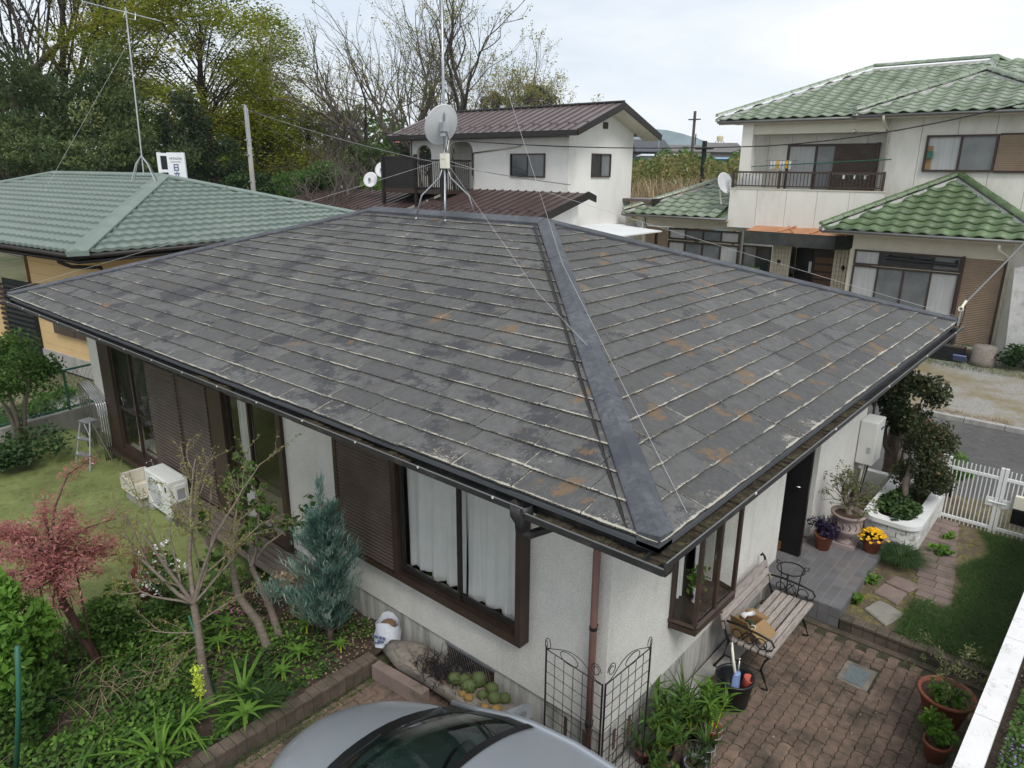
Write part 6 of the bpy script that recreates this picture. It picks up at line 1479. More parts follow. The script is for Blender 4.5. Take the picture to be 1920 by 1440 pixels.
# upper storey walls (window at y 15.69-17.43 z 4.84-5.72 ; porch arches y 19.5-22.4)
def fw(y0, y1, z0, z1): box(CH, 'wall', 'ch_wall', XW, y0, z0, XW+.15, y1, z1)
fw(YW+.15, 15.69, 3.3, 6.45); fw(15.69, 17.43, 3.3, 4.84); fw(15.69, 17.43, 5.72, 6.45); fw(17.43, 19.5, 3.3, 6.45)
vwin(CH, XW, 15.69, 17.43, 4.84, 5.72, glass=('win_grey', 'win_dark'), n=2, w=.05)
mb = MB(); mb.add([(XW, YW, 3.0), (XW+4.4, YW, 3.0), (XW+4.4, YW, 6.60), (20.9, YW, 7.38), (XW, YW, 6.50), (XW, YW+.15, 3.0), (XW+4.4, YW+.15, 3.0), (XW+4.4, YW+.15, 6.60), (20.9, YW+.15, 7.38), (XW, YW+.15, 6.50)], [(0, 1, 2, 3, 4), (9, 8, 7, 6, 5), (0, 5, 6, 1), (1, 6, 7, 2), (4, 3, 8, 9), (0, 4, 9, 5)]); mb.build('gable_wall', 'ch_wall', CH, w=True)
box(CH, 'lower_wall', 'ch_wall', XW-3.1, YW-.4, 0, XW+4.4, YW-.02, 3.0); box(CH, 'wall', 'ch_wall', XW+4.25, YW+.16, 0, XW+4.4, 24, 6.6)
vwin(CH, YW, 20.05, 21.35, 4.86, 5.74, axis='y', glass=('win_dark', 'win_grey'), n=2); 
box(CH, 'gable_vent', 'brown_metal', 20.75, YW-.04, 6.66, 21.05, YW, 6.90)
# arches of the porch
def arch(y0, y1, z0, z1, r):
    mb = MB(); pts = [(y0, z0), (y0, z1)]; n = 8
    out = []
    for t in np.linspace(0, math.pi/2, n): out.append((y0+.0+r*(1-math.cos(t)), z1-r+r*math.sin(t)))
    for t in np.linspace(math.pi/2, 0, n): out.append((y1-r*(1-math.cos(t)), z1-r+r*math.sin(t)))
    top = [(y, 6.45) for y, z in out]; m = len(out)
    vs = [(XW, y, z) for y, z in out]+[(XW, y, z) for y, z in top]+[(XW+.15, y, z) for y, z in out]+[(XW+.15, y, z) for y, z in top]
    mb.add(vs, [(i, i+1, m+i+1, m+i) for i in range(m-1)]+[(2*m+i, 3*m+i, 3*m+i+1, 2*m+i+1) for i in range(m-1)]+[(i, 2*m+i, 2*m+i+1, i+1) for i in range(m-1)]); mb.build('arch', 'ch_wall', CH, w=True)
arch(19.5, 20.9, 4.3, 6.2, .45); arch(22.0, 22.95, 4.3, 6.1, .4); box(CH, 'pier', 'ch_wall', XW, 20.9, 4.2, XW+.15, 22.0, 6.45); box(CH, 'pier', 'ch_wall', XW, 22.95, 4.2, XW+.15, 23.35, 6.45)
box(CH, 'porch_back', 'ch_wall', XW+1.3, 19.5, 3.3, XW+1.4, 21.9, 6.45); box(CH, 'porch_door', 'brown_metal', XW+1.22, 19.75, 4.25, XW+1.3, 20.75, 6.1)
o = tag(box(None, 'terrace_air_conditioner', 'ac_white', XW+.7, 19.65, 4.25, XW+1.0, 20.3, 4.85), 'air conditioner unit standing in the arched porch of the white house', 'air conditioner')
mb = MB(); mb.tube([(XW-.04, 19.1, 4.2), (XW-.04, 19.42, 4.3), (XW-.04, 19.45, 5.75), (XW-.04, 17.2, 5.95), (XW-.04, 16.9, 6.0)], .035, 6); mb.build('duct', 'rh_wall_low', CH, True, w=True)
# roofs made of standing-seam panels
def seam_roof(par, org, ux, us, nrm, L, Rz, mat, pitch=.42, guards=None, skip=None, rows=1):
    ux, us, nrm, org = map(np.array, (ux, us, nrm, org)); n = int(round(L/pitch)); u = L/n; base = np.array(wloc(par))
    mb = MB(); p = lambda a, s, h: tuple(ux*a+us*s+nrm*h)
    mb.hexa([p(0, 0, -.03), p(u, 0, -.03), p(u, Rz, -.03), p(0, Rz, -.03), p(0, 0, 0), p(u, 0, 0), p(u, Rz, 0), p(0, Rz, 0)])
    mb.hexa([p(-.018, -.01, 0), p(.018, -.01, 0), p(.018, Rz, 0), p(-.018, Rz, 0), p(-.014, -.01, .045), p(.014, -.01, .045), p(.014, Rz, .045), p(-.014, Rz, .045)])
    me = None
    for i in range(n):
        if me is None: o = mb.build('roof_panel', mat, par); me = o.data
        else: o = bpy.data.objects.new('roof_panel', me); COL.objects.link(o); o.parent = par
        o.location = org+ux*u*i-base
    if guards:
        g0 = None
        for i in range(n):
            for s in ((guards,) if i % 2 else (guards+.16,)):
                if g0 is None: mb = MB(); mb.tube([p(-.10, 0, .09), p(.10, 0, .09)], .018, 4); mb.tube([p(0, 0, .02), p(0, 0, .09)], .02, 4); o = mb.build('snow_guard', mat, par); g0 = o
                else: o = g0.copy(); COL.objects.link(o)
                o.location = org+ux*(u*i)+us*s-base
sA = math.atan2(7.55-6.50, 2.9); usA = (math.cos(sA), 0, math.sin(sA)); nA = (-math.sin(sA), 0, math.cos(sA))
seam_roof(CH, (18.0, 13.8, 6.50), (0, 1, 0), usA, nA, 10.4, 3.05, 'ch_roof', guards=.45)
seam_roof(CH, (23.8, 13.8, 6.50), (0, 1, 0), (-math.cos(sA), 0, math.sin(sA)), (math.sin(sA), 0, math.cos(sA)), 10.4, 3.05, 'ch_roof')
mb = MB(); mb.tube([(20.9, 13.78, 7.60), (20.9, 24.2, 7.60)], .06, 6); mb.build('ridge', 'dark_metal', CH, w=True)
mb = MB(); mb.box(17.92, 13.8, 6.30, 18.0, 24.2, 6.49); mb.build('fascia', 'dark_metal', CH, w=True)
mb = MB(); mb.hexa([(18.0, 13.76, 6.30), (20.9, 13.76, 7.33), (20.9, 13.80, 7.33), (18.0, 13.80, 6.30), (18.0, 13.76, 6.52), (20.9, 13.76, 7.60), (20.9, 13.80, 7.60), (18.0, 13.80, 6.52)]); mb.hexa([(20.9, 13.76, 7.33), (23.8, 13.76, 6.30), (23.8, 13.80, 6.30), (20.9, 13.80, 7.33), (20.9, 13.76, 7.60), (23.85, 13.76, 6.52), (23.85, 13.80, 6.52), (20.9, 13.80, 7.60)]); mb.build('barge_board', 'dark_metal', CH, w=True)
mb = MB(); mb.hexa([(20.9, 13.81, 7.32), (23.8, 13.81, 6.30), (23.8, YW-.01, 6.30), (20.9, YW-.01, 7.32), (20.9, 13.81, 7.40), (23.8, 13.81, 6.38), (23.8, YW-.01, 6.38), (20.9, YW-.01, 7.40)]); mb.hexa([(18.02, 13.81, 6.30), (20.9, 13.81, 7.32), (20.9, YW-.01, 7.32), (18.02, YW-.01, 6.30), (18.02, 13.81, 6.38), (20.9, 13.81, 7.40), (20.9, YW-.01, 7.40), (18.02, YW-.01, 6.38)]); mb.build('soffit', 'rh_wall_low', CH, w=True)
box(CH, 'soffit', 'brown_metal', 18.02, YW, 6.28, XW-.005, 24.2, 6.32)
# lower roof
sB = math.atan2(4.32-3.42, 3.4); usB = (math.cos(sB), 0, math.sin(sB)); nB = (-math.sin(sB), 0, math.cos(sB))
seam_roof(CH, (15.2, 13.7, 3.42), (0, 1, 0), usB, nB, 6.6, 3.52, 'ch_roof_low', guards=.9)
seam_roof(CH, (15.2, 21.4, 3.22), (0, 1, 0), usB, nB, 9.0, 3.52, 'ch_roof_low', guards=.7)
mb = MB(); mb.box(15.1, 13.7, 3.18, 15.19, 20.3, 3.40); mb.box(15.1, 21.3, 3.0, 15.19, 30.4, 3.2); mb.build('fascia', 'dark_metal', CH, w=True)
mb = MB(); mb.hexa([(15.15, 13.63, 3.18), (18.6, 13.63, 4.10), (18.6, 13.69, 4.10), (15.15, 13.69, 3.18), (15.15, 13.63, 3.46), (18.6, 13.63, 4.38), (18.6, 13.69, 4.38), (15.15, 13.69, 3.46)]); mb.hexa([(18.6, 13.63, 4.12), (19.1, 13.63, 3.98), (19.1, 13.69, 3.98), (18.6, 13.69, 4.12), (18.6, 13.63, 4.38), (19.1, 13.63, 4.22), (19.1, 13.69, 4.22), (18.6, 13.69, 4.38)]); mb.build('barge_board', 'dark_metal', CH, w=True)
mb = MB(); mb.add([(15.5, 14.1, 0), (18.6, 14.1, 0), (18.6, 14.1, 4.1), (15.5, 14.1, 3.3)], [(0, 1, 2, 3)]); mb.build('gable_wall', 'ch_wall', CH, w=True)
box(CH, 'side_roof', 'ch_roof', 22.4, 13.2, 3.9, 23.6, YW-.01, 4.02); box(CH, 'side_roof_fascia', 'dark_metal', 22.35, 13.1, 3.78, 23.65, 13.2, 4.04)
o = MB(); o.hexa([(14.6, 12.0, 2.88), (20.5, 11.6, 2.95), (20.5, 14.0, 3.1), (14.6, 14.0, 3.1), (14.6, 12.0, 2.92), (20.5, 11.6, 2.99), (20.5, 14.0, 3.14), (14.6, 14.0, 3.14)]); tag(o.build('lean_to_roof', 'sheet_white'), 'pale white corrugated lean-to roof sheet between the white house and the green tiled house', 'roof')
mb = MB(); [mb.box(x, 11.7, 0, x+.08, 11.78, 2.9) for x in (14.8, 17.5, 20.3)]; mb.box(14.7, 13.4, 0, 20.4, 13.5, 2.9); tag(mb.build('carport_frame', 'dark_metal'), 'dark posts and back wall under the pale lean-to roof', 'carport')
# terrace
TC = tag(thing('terrace', None, None, (17.4, 19.3, 4.2)), None); TC.parent = CH; TC.location = Vector((16.9, 19.55, 4.28))-CH.location
mb = MB(); mb.box(0, 0, -.14, 1.6, 1.6, 0); mb.box(-.1, 1.6, -.14, 1.6, 3.6, .06); mb.build('floor', 'brown_metal', TC)
mb = MB(); mb.box(0, 0, 1.13, .07, 1.6, 1.20); mb.box(-.1, 1.6, 1.26, -.03, 3.6, 1.33); mb.box(0, .0, .08, .06, 1.6, .13); mb.box(-.1, 1.6, .08, -.04, 3.6, .13); mb.box(.07, 0, 1.13, 1.65, .07, 1.20); mb.box(-.1, 3.53, 1.26, 1.6, 3.6, 1.33); mb.build('rail', 'dark_metal', TC)
b0 = None
for i in range(28):
    if b0 is None: mb = MB(); mb.box(-.016, -.016, .0, .016, .016, 1.13); b0 = mb.build('baluster', 'dark_metal', TC); o = b0
    else: o = b0.copy(); COL.objects.link(o)
    o.location = (.03, .06+i*.113, 0) if i < 14 else (.06+(i-14)*.113, .03, 0)
b1 = None
for i in range(20):
    if b1 is None: mb = MB(); mb.box(-.012, -.042, .0, .012, .042, 1.26); b1 = mb.build('screen_slat', 'dark_metal', TC); o = b1
    else: o = b1.copy(); COL.objects.link(o)
    o.location = (-.07, 1.65+i*.097, 0)
for (x, y, z1) in ((0, .02, 1.23), (0, 1.58, 1.4), (-.1, 3.55, 1.4)): mb = MB(); mb.box(x-.05, y-.05, -.7, x+.07, y+.07, z1); mb.build('post', 'dark_metal', TC)
mb = MB(); mb.tube([(1.5, 3.5, 1.3), (1.5, 3.5, 2.3)], .03, 5); mb.build('post', 'dark_metal', TC)
for i, (x, y, z, lab, gl_) in enumerate(((17.3, 24.6, 4.62, 'leftmost of two white satellite dishes above the left end of the lower brown roof', 1), (17.3, 23.75, 5.05, 'white satellite dish half hidden behind the terrace screen corner', 1))):
    sdd = thing('satellite_dish', lab, 'satellite dish', (x, y, z)); mb = MB(); mb.lathe([(r, .3*r*r) for r in np.linspace(.001, .34, 7)]+[(.34, .02)]+[(r, .3*r*r-.015) for r in np.linspace(.34, .001, 7)], 18, cap=False); o = mb.build('dish', 'sign_white', sdd, True); o.rotation_euler = Vector((-.9, -.45, .3)).to_track_quat('Z', 'Y').to_euler()
    mb = MB(); mb.tube([(.05, .03, 0), (.1, .05, -.6)], .025, 5); mb.box(-.12, -.06, -.05, -.05, .02, .08); mb.build('arm', 'galv', sdd)

# ---------------------------------------------------------------- house with green metal tile roof, left
LHa = math.radians(7); xd, yd = np.array([math.cos(LHa), math.sin(LHa)]), np.array([-math.sin(LHa), math.cos(LHa)])
LH = thing('metal_roofed_house', 'yellow house at the left with a pale green stepped metal tile roof', 'house', (2.1, 15.57, 0), LHa)
EZ, HR, LY = 3.30, 5.40, 17.9; ls = .279; lc = 1/math.sqrt(1+ls*ls)
# roof as stepped courses; local coords: corner at origin, x right, y back
def course(face, k, n):
    """one stepped, waved course of metal tile"""
    r0, r1 = HR*k/n, HR*(k+1)/n; LEN = LY if face == 'Y' else 2*HR
    a0, a1 = r0, LEN-r0; m = int((a1-a0)/.075)+2; vs = []
    for (r, hz, inset) in ((r0, .075, r0), (r0+.001, .075, r0), (r1+.01, .012, r1)):
        for i in range(m):
            a = a0+(a1-a0)*i/(m-1); a_ = min(max(a, inset), LEN-inset); h = hz+.030*(.5+.5*math.cos(6.283*a_/.30))
            z = EZ+ls*r+h
            vs.append((r, a_, z) if face == 'Y' else (a_, r, z))
    low = [(x, y, z-.065) for x, y, z in vs[:m]]; n0 = len(vs); vs += low
    fs = [(m+i, m+i+1, 2*m+i+1, 2*m+i) for i in range(m-1)]+[(n0+i, n0+i+1, i+1, i) for i in range(m-1)]
    mb = MB(); mb.add(vs, fs); return mb.build('roof_course', 'lh_roof', LH)
for k in range(14): course('Y', k, 14); course('X', k, 14)
mb = MB(); mb.add([(0, 0, EZ-.03), (2*HR, 0, EZ-.03), (2*HR, LY, EZ-.03), (0, LY, EZ-.03), (HR, HR, EZ+ls*HR-.03), (HR, LY-HR, EZ+ls*HR-.03)], [(0, 1, 4), (1, 2, 5, 4), (2, 3, 5), (3, 0, 4, 5), (3, 2, 1, 0)]); mb.build('roof_deck', 'lh_roof', LH)
def lcap(a, b, side, hw=.17, drop=ls*.7071):
    mb = cap_piece(a, b, side, drop, False, hw, .05); return mb.build('hip_cap', 'lh_cap', LH)
rz = EZ+ls*HR
for i in range(4): lcap(lerp((-.05, -.05, EZ+.02), (HR, HR, rz+.02), i/4), lerp((-.05, -.05, EZ+.02), (HR, HR, rz+.02), (i+1)/4+.003), (q, -q), .21)
for i in range(4): lcap(lerp((2*HR, 0, EZ+.02), (HR, HR, rz+.02), i/4), lerp((2*HR, 0, EZ+.02), (HR, HR, rz+.02), (i+1)/4+.003), (q, q))
for i in range(4): lcap(lerp((HR, HR, rz+.03), (HR, LY-HR, rz+.03), i/4), lerp((HR, HR, rz+.03), (HR, LY-HR, rz+.03), (i+1)/4+.002), (1, 0), .17, ls)
lcap((0, LY, EZ+.02), (HR, LY-HR, rz+.02), (q, q))
mb = MB(); mb.prism([(-.28, -.12), (.12, -.28), (.18, .02), (.0, .18)], EZ-.01, EZ+.10); mb.build('hip_end', 'lh_cap', LH)
mb = MB()
for (a, b) in (((-.07, -.07), (-.07, LY)), ((-.07, -.07), (2*HR, -.07))): mb.tube([(a[0], a[1], EZ-.04), (b[0], b[1], EZ-.04)], .055, 8); mb.tube([(a[0]+.05, a[1]+.05, EZ-.16), (b[0]+(.05 if b[0] < 1 else 0), b[1]+(.05 if b[1] < 1 else 0), EZ-.16)], .04, 4)
mb.build('gutter', 'dark_metal', LH, True)
mb = MB(); mb.tube([(.08, 1.1, EZ-.08), (.08, 1.1, EZ-.25), (.25, .9, EZ-.36), (.80, .72, EZ-.42), (.86, .70, EZ-.7)], .045, 8); mb.build('downpipe', 'dark_metal', LH, True)
box_ = lambda nm, mat, *a: MB().box(*a).build(nm, mat, LH)
mb = MB(); mb.box(0, 0, EZ-.20, 2*HR, LY, EZ-.17); mb.build('soffit', 'lh_wall_dark', LH)
# siding boards on the two seen walls
def boards(face, c, a0, a1, z0, z1, mat):
    n = max(1, round((z1-z0)/.30))
    for i in range(n):
        za, zb = z0+(z1-z0)*i/n+.006, z0+(z1-z0)*(i+1)/n
        if face == 'Y': box_('siding_board', mat, c, a0, za, c+.1, a1, zb)
        else: box_('siding_board', mat, a0, c, za, a1, c+.1, zb)
boards('X', .72, .80, 2*HR-.7, 0, EZ-.2, 'lh_wall'); boards('Y', .70, .72, 4.2, 0, EZ-.2, 'lh_wall'); boards('Y', 1.5, 4.2, 6.4, 0, EZ-.2, 'lh_wall_dark'); boards('Y', .70, 6.4, 15, 0, EZ-.2, 'lh_wall')
box_('window_hood', 'brown_metal', .55, 3.0, 2.05, .70, 4.1, 2.22)
box_('frame', 'brown_metal', .60, -.1+.9, 1.1, .69, .9, 2.2)
mb = MB(); mb.box(.66, 4.22, .30, .70, 5.9, 2.2); o = mb.build('bike_shed_screen', 'net_dark', LH)
for i in range(12): box_('screen_slat', 'cable', .60, 4.25, .45+i*.14, .64, 6.2, .52+i*.14)
def lsh(y0, y1, z0, z1): 
    n = int((z1-z0)/.05); mb = MB(); mb.box(.60, y0, z0, .66, y1, z1)
    for i in range(n): mb.box(.585, y0+.03, z0+.02+i*.05, .60, y1-.03, z0+.045+i*.05)
    return mb.build('shutter', 'shutter', LH)
lsh(.95, 2.05, 1.02, 2.2); lsh(2.10, 3.2, 1.02, 2.2)
box_('plinth', 'concrete', .66, .78, 0, .70, 4.2, .45)
# antenna on it, sign behind
LA = thing('roof_antenna', 'thin tall television antenna with a forked aerial on the pale green roof', 'antenna', (4.33, 17.0, 4.85))
mb = MB(); mb.tube([(0, 0, .1), (.25, .35, 3.9)], .016, 6); mb.build('pole', 'galv', LA)
for (x, y) in ((.35, .1), (-.35, -.1), (.1, -.35), (-.1, .35)): mb = MB(); mb.tube([(0, 0, .55), (x*.5, y*.5, .35), (x, y, -.05)], .015, 5); mb.build('leg', 'galv', LA)
mb = MB(); mb.tube([(-.55, .75, 3.95), (.9, .0, 3.65)], .015, 5); mb.tube([(.2, .2, 3.85), (.1, .2, 3.65), (.35, .15, 3.62), (.4, .2, 3.8)], .012, 5)
for k in range(4): c = np.array([-.45+.12*k, .72-.06*k, 3.95-.03*k]); mb.tube([c+[-.15, -.25, 0], c+[.15, .25, 0]], .007, 4)
mb.tube([(.05, -.1, 2.6), (.2, .5, 2.6)], .01, 4); mb.build('aerial', 'galv', LA)
wire('guy_wire', 'thin guy wire on the left side of the antenna on the pale green roof', [(4.5, 17.2, 8.0), (2.2, 17.3, 4.6)], .003)
SG = thing('shop_sign', 'tall white rooftop signboard with dark lettering HITACHI standing behind the pale green roof', 'sign', (8.9, 25.5, 4.2), math.radians(-49.2))
mb = MB(); mb.box(-.12, -.05, -.9, .52, .05, 1.42); mb.build('sign_board', 'sign_white', SG)
mb = MB(); mb.box(-.48, -.05, -.9, -.36, .05, 1.42); [mb.box(-.36, -.05, z, -.12, .05, z+.10) for z in (-.8, -.1, .72, 1.30)]; mb.build('bracket_frame', 'sign_white', SG)
mb = MB(); mb.box(-.36, -.02, -.9, -.12, .0, 1.40); mb.build('back_gap', 'net_dark', SG)
def text(par, s, size, loc, mat, rot=(math.radians(90), 0, 0)):
    cu = bpy.data.curves.new('lettering', 'FONT'); cu.body = s; cu.size = size; cu.extrude = .002; cu.align_x = 'CENTER'; cu.resolution_u = 2
    o = bpy.data.objects.new('lettering', cu); COL.objects.link(o); dg = bpy.context.evaluated_depsgraph_get(); me = bpy.data.meshes.new_from_object(o.evaluated_get(dg)); bpy.data.objects.remove(o)
    me.materials.clear(); o = link(me, 'lettering', mat, par); o.location = loc; o.rotation_euler = rot; return o
text(SG, 'HITACHI', .115, (.20, -.056, 1.17), 'print_dark'); text(SG, 'Inspire the Next', .058, (.20, -.056, 1.08), 'print_dark')
def strokes(par, segs, x, z, s, mat='print_blue'):
    mb = MB()
    for (a, b, c, d) in segs: mb.box(x+min(a, c)*s-.018, -.060, z+min(b, d)*s-.018, x+max(a, c)*s+.018, -.051, z+max(b, d)*s+.018)
    mb.build('lettering', mat, par)
strokes(SG, [(0, 0, 0, 1), (.7, 0, .7, 1), (0, 0, .7, 0), (0, .5, .7, .5), (0, 1, .7, 1)], .12, .80, .20)
strokes(SG, [(.4, .85, .4, 1), (0, .8, .8, .8), (.2, .2, .2, .65), (.62, .2, .62, .65), (0, 0, .85, 0)], .11, .52, .21)
mb = MB(); mb.slab([(.30, -.052, -.9), (.52, -.052, -.9), (.52, -.052, .55), (.42, -.052, .1)], (0, -.003, 0)); mb.build('red_flash', 'sign_red', SG)

# green wire fence and low wall at the back of the lawn
GF = thing('garden_fence', 'green wire mesh fence with tube frame on a low concrete wall behind the lawn', 'fence', (.6, 13.6, 0))
A0, A1 = np.array([-5.5, 12.5]), np.array([1.6, 13.72])
dv = (A1-A0)/np.linalg.norm(A1-A0)
nv = np.array([-dv[1], dv[0]])
mb = MB(); mb.prism([tuple(A0), tuple(A1), tuple(A1+nv*.12), tuple(A0+nv*.12)], -.05, .48); mb.build('base_wall', 'concrete', GF, w=True)
Lf = np.linalg.norm(A1-A0)
for i in range(5): p_ = A0+dv*(Lf*(.1+.2*i))+nv*.06; mb = MB(); mb.tube([(*p_, .48), (*p_, 1.32)], .024, 6); mb.build('post', 'green_fence', GF, w=True)
mb = MB(); a_, b_ = A0+nv*.06, A1+nv*.06; mb.tube([(*a_, 1.30), (*b_, 1.30)], .022, 6); mb.tube([(*a_, .54), (*b_, .54)], .015, 6); mb.build('rail', 'green_fence', GF, w=True)
mb = MB()
for i in range(int(Lf/.09)):
    for sgn in (1, -1):
        p_, r_ = A0+dv*(i*.09)+nv*.06, A0+dv*(i*.09+sgn*.40)+nv*.06
        mb.add([(*p_, .55), (*r_, 1.29), (*(r_+dv*.006), 1.29), (*(p_+dv*.006), .55)], [(0, 1, 2, 3)])
mb.build('wire_mesh', 'green_fence', GF, w=True)

# poles and far buildings
UP = thing('utility_pole', 'short concrete utility pole with cross bolts rising behind the pale green roof', 'pole', (13.2, 27.5, 0))
mb = MB(); mb.tube([(0, 0, 0), (.05, .05, 7.5)], [.13, .09], 8); mb.build('post', 'pole_concrete', UP, True)
mb = MB(); mb.tube([(.0, 0, 6.0), (.0, 0, 7.6)], .06, 6); [mb.box(-.16, -.04, z, .16, .04, z+.05) for z in (5.6, 6.2, 4.5)]; tag(mb.build('hardware', 'galv', UP), kind='stuff')
def at(px, py, t):
    """world point at depth t along the optical axis (used for far background placement)"""
    v = F+Rv*((px-960)/1332.1)-Uv*((py-720)/1332.1); return np.array(M.translation)+np.array(v)*t
for i, (px, top, bot, t, r, lab, mt_) in enumerate(((1294, 211, 330, 60, .13, 'tall pale wooden pole in the brush beyond the houses', 'pole_wood'), (1315, 265, 345, 42, .15, 'dark stubby pole in the brush beside the tall pale pole', 'net_dark'), (1301, 252, 300, 150, .16, 'thin distant pole between the two nearer ones', 'pole_wood'), (1233, 262, 300, 70, .06, 'slim grey antenna post in front of the dark far house', 'galv'), (1390, 225, 300, 35, .06, 'dark narrow post at the left wall of the green tiled house', 'net_dark'))):
    a, b = at(px, bot, t), at(px, top, t); o = thing('utility_pole', lab, 'pole', (a[0], a[1], 0)); mb = MB(); mb.tube([(0, 0, 0), (0, 0, b[2])], r, 6); mb.build('post', mt_, o)
    if i < 3: mb = MB(); mb.box(-r*1.2, -.5, b[2]*.93, r*1.2, .5, b[2]*.93+.08); mb.build('crossarm', mt_, o)
def far_house(px0, px1, eave_y, ridge_y, t, lab, wall='far_wall', roof='far_roof', dep=8., nm='far_house'):
    a, b = at(px0, eave_y, t), at(px1, eave_y, t); r_ = at((px0+px1)/2, ridge_y, t+dep*.5); c = (a+b)/2; wd = np.linalg.norm((b-a)[:2]); ang = math.atan2((b-a)[1], (b-a)[0])
    o = thing(nm, lab, 'house', (c[0], c[1], 0), ang); ez, rz_ = a[2], r_[2]
    MB().box(-wd/2+.4, .4, 0, wd/2-.4, dep-.4, ez).build('wall', wall, o)
    mb = MB(); mb.add([(-wd/2, 0, ez), (wd/2, 0, ez), (wd/2, dep, ez), (-wd/2, dep, ez), (-wd/2+.2, dep/2, rz_), (wd/2-.2, dep/2, rz_)], [(0, 1, 5, 4), (2, 3, 4, 5), (1, 2, 5), (3, 0, 4), (3, 2, 1, 0)]); mb.build('roof', roof, o)
    for k in range(3): x = -wd/2+wd*(k+.7)/3.6; MB().box(x, .34, ez-1.7, x+1.2, .42, ez-.7).build('window', 'win_dark', o)
    return o
far_house(1192, 1262, 284, 262, 75, 'dark grey roofed far house just right of the white house gable', 'far_roof', 'far_roof')
far_house(1258, 1340, 284, 272, 90, 'low grey roofed house in the distance behind the brush', 'far_wall', 'far_roof2'); far_house(1330, 1400, 285, 268, 100, 'brownish low house in the distance left of the green tiled house', 'far_roof2', 'far_roof2')
far_house(1205, 1285, 292, 289, 62, 'long low greenhouse like shed with white eaves far beyond the brush', 'greenhouse', 'greenhouse', 4., 'shed'); far_house(1345, 1385, 298, 295, 60, 'blue sheeted shed in the distance near the green tiled house', 'blue_sheet', 'blue_sheet', 3., 'shed')
p_ = at(1350, 260, 140); WT = thing('water_tower', 'cream water tank on a steel frame far away on the skyline', 'water tower', (p_[0], p_[1], 0)); MB().lathe([(.62, p_[2]-.5), (.66, p_[2]+.4), (.4, p_[2]+.6)], 14).build('tank', 'tank_cream', WT); mb = MB(); [mb.tube([(x, y, 0), (x*.8, y*.8, p_[2]-.5)], .07, 4) for x in (-.7, .7) for y in (-.7, .7)]; mb.build('frame', 'pole_wood', WT)
far_house(738, 790, 268, 247, 58, 'red tiled roof of a far house seen through the trees left of the white house', 'far_wall', 'red_roof', 8.); far_house(620, 700, 300, 282, 75, 'cream house with reddish roof glimpsed through bare trees', 'far_wall', 'red_roof', 8.)
# hills
for nm_, dist, px_lo, px_hi, h_ in (('hills', 2400, 900, 2500, 95), ('hills', 1500, -700, 1300, 55)):
    mb = MB(); n = 60; top = []
    for i in range(n+1):
        px = px_lo+(px_hi-px_lo)*i/n; base = at(px, 315, dist); hh = h_*(.55+.3*math.sin(i*.23+dist)+.15*math.sin(i*.61))+(h_*.55 if abs(px-1330) < 140 else 0)
        top.append((base[0], base[1], hh))
    vs = [(x, y, -5) for x, y, z in top]+top+[(x*1.25, y*1.25, -5) for x, y, z in top]; m = n+1
    mb.add(vs, [(i, i+1, m+i+1, m+i) for i in range(n)]+[(m+i, m+i+1, 2*m+i+1, 2*m+i) for i in range(n)]); tag(mb.build(nm_, 'hill_hazed', smooth=True), kind='structure')
# things by the gravel lot
PB = thing('planter_box', 'black rectangular plastic planter with seedlings in front of the tan shutter', 'planter', (19.55, 1.75, .03))
MB().box(-.17, -.52, 0, .17, .52, .42).build('tub', 'black_plastic', PB); MB().box(-.16, -.5, .38, .16, .5, .425).build('soil', 'soil_pot', PB)
c_ = np.stack([19.55+.12*rg.normal(size=60), 1.75+.26*rg.normal(size=60), np.full(60, .52)], 1); tag(leaves('seedlings', c_, .07, 'lf_bright', PB), kind='stuff')
mb = MB(); mb.box(-.02, -.16, .22, .02, .16, .45); o = tag(mb.build('solar_panel', 'print_blue'), 'small tilted solar light panel on a stake before the black planter', 'solar light'); o.location = (19.2, 1.25, 0); o.rotation_euler = (0, -.7, 0)
mb = MB(); mb.lathe([(.36, 0), (.31, .15), (.29, .52), (.25, .54), (.001, .53)], 14); o = tag(mb.build('tree_stump', 'grey_wood', None, True), 'upright weathered tree stump beside the black planter box', 'stump'); o.location = (19.6, .78, .03)
mb = MB(); [mb.box(.0, -.9+i*.32, 0, .18, -.60+i*.32, .28) for i in range(6)]; o = tag(mb.build('brick_step', 'kerb_brick'), 'row of reddish bricks below the tan shutter', 'bricks'); o.location = (20.0, 1.7, .03); o['kind'] = 'stuff'
mb = MB(); mb.hexa([(20.2, .35, .1), (20.2, -1.2, .1), (20.5, -1.2, .1), (20.5, .35, .1), (20.1, .55, 2.7), (20.1, -1.2, 3.3), (20.5, -1.2, 3.3), (20.5, .55, 2.7)]); tag(mb.build('peeling_wall', 'white_brick'), 'peeling white boarded shed wall at the right edge of the green tiled house', 'shed')
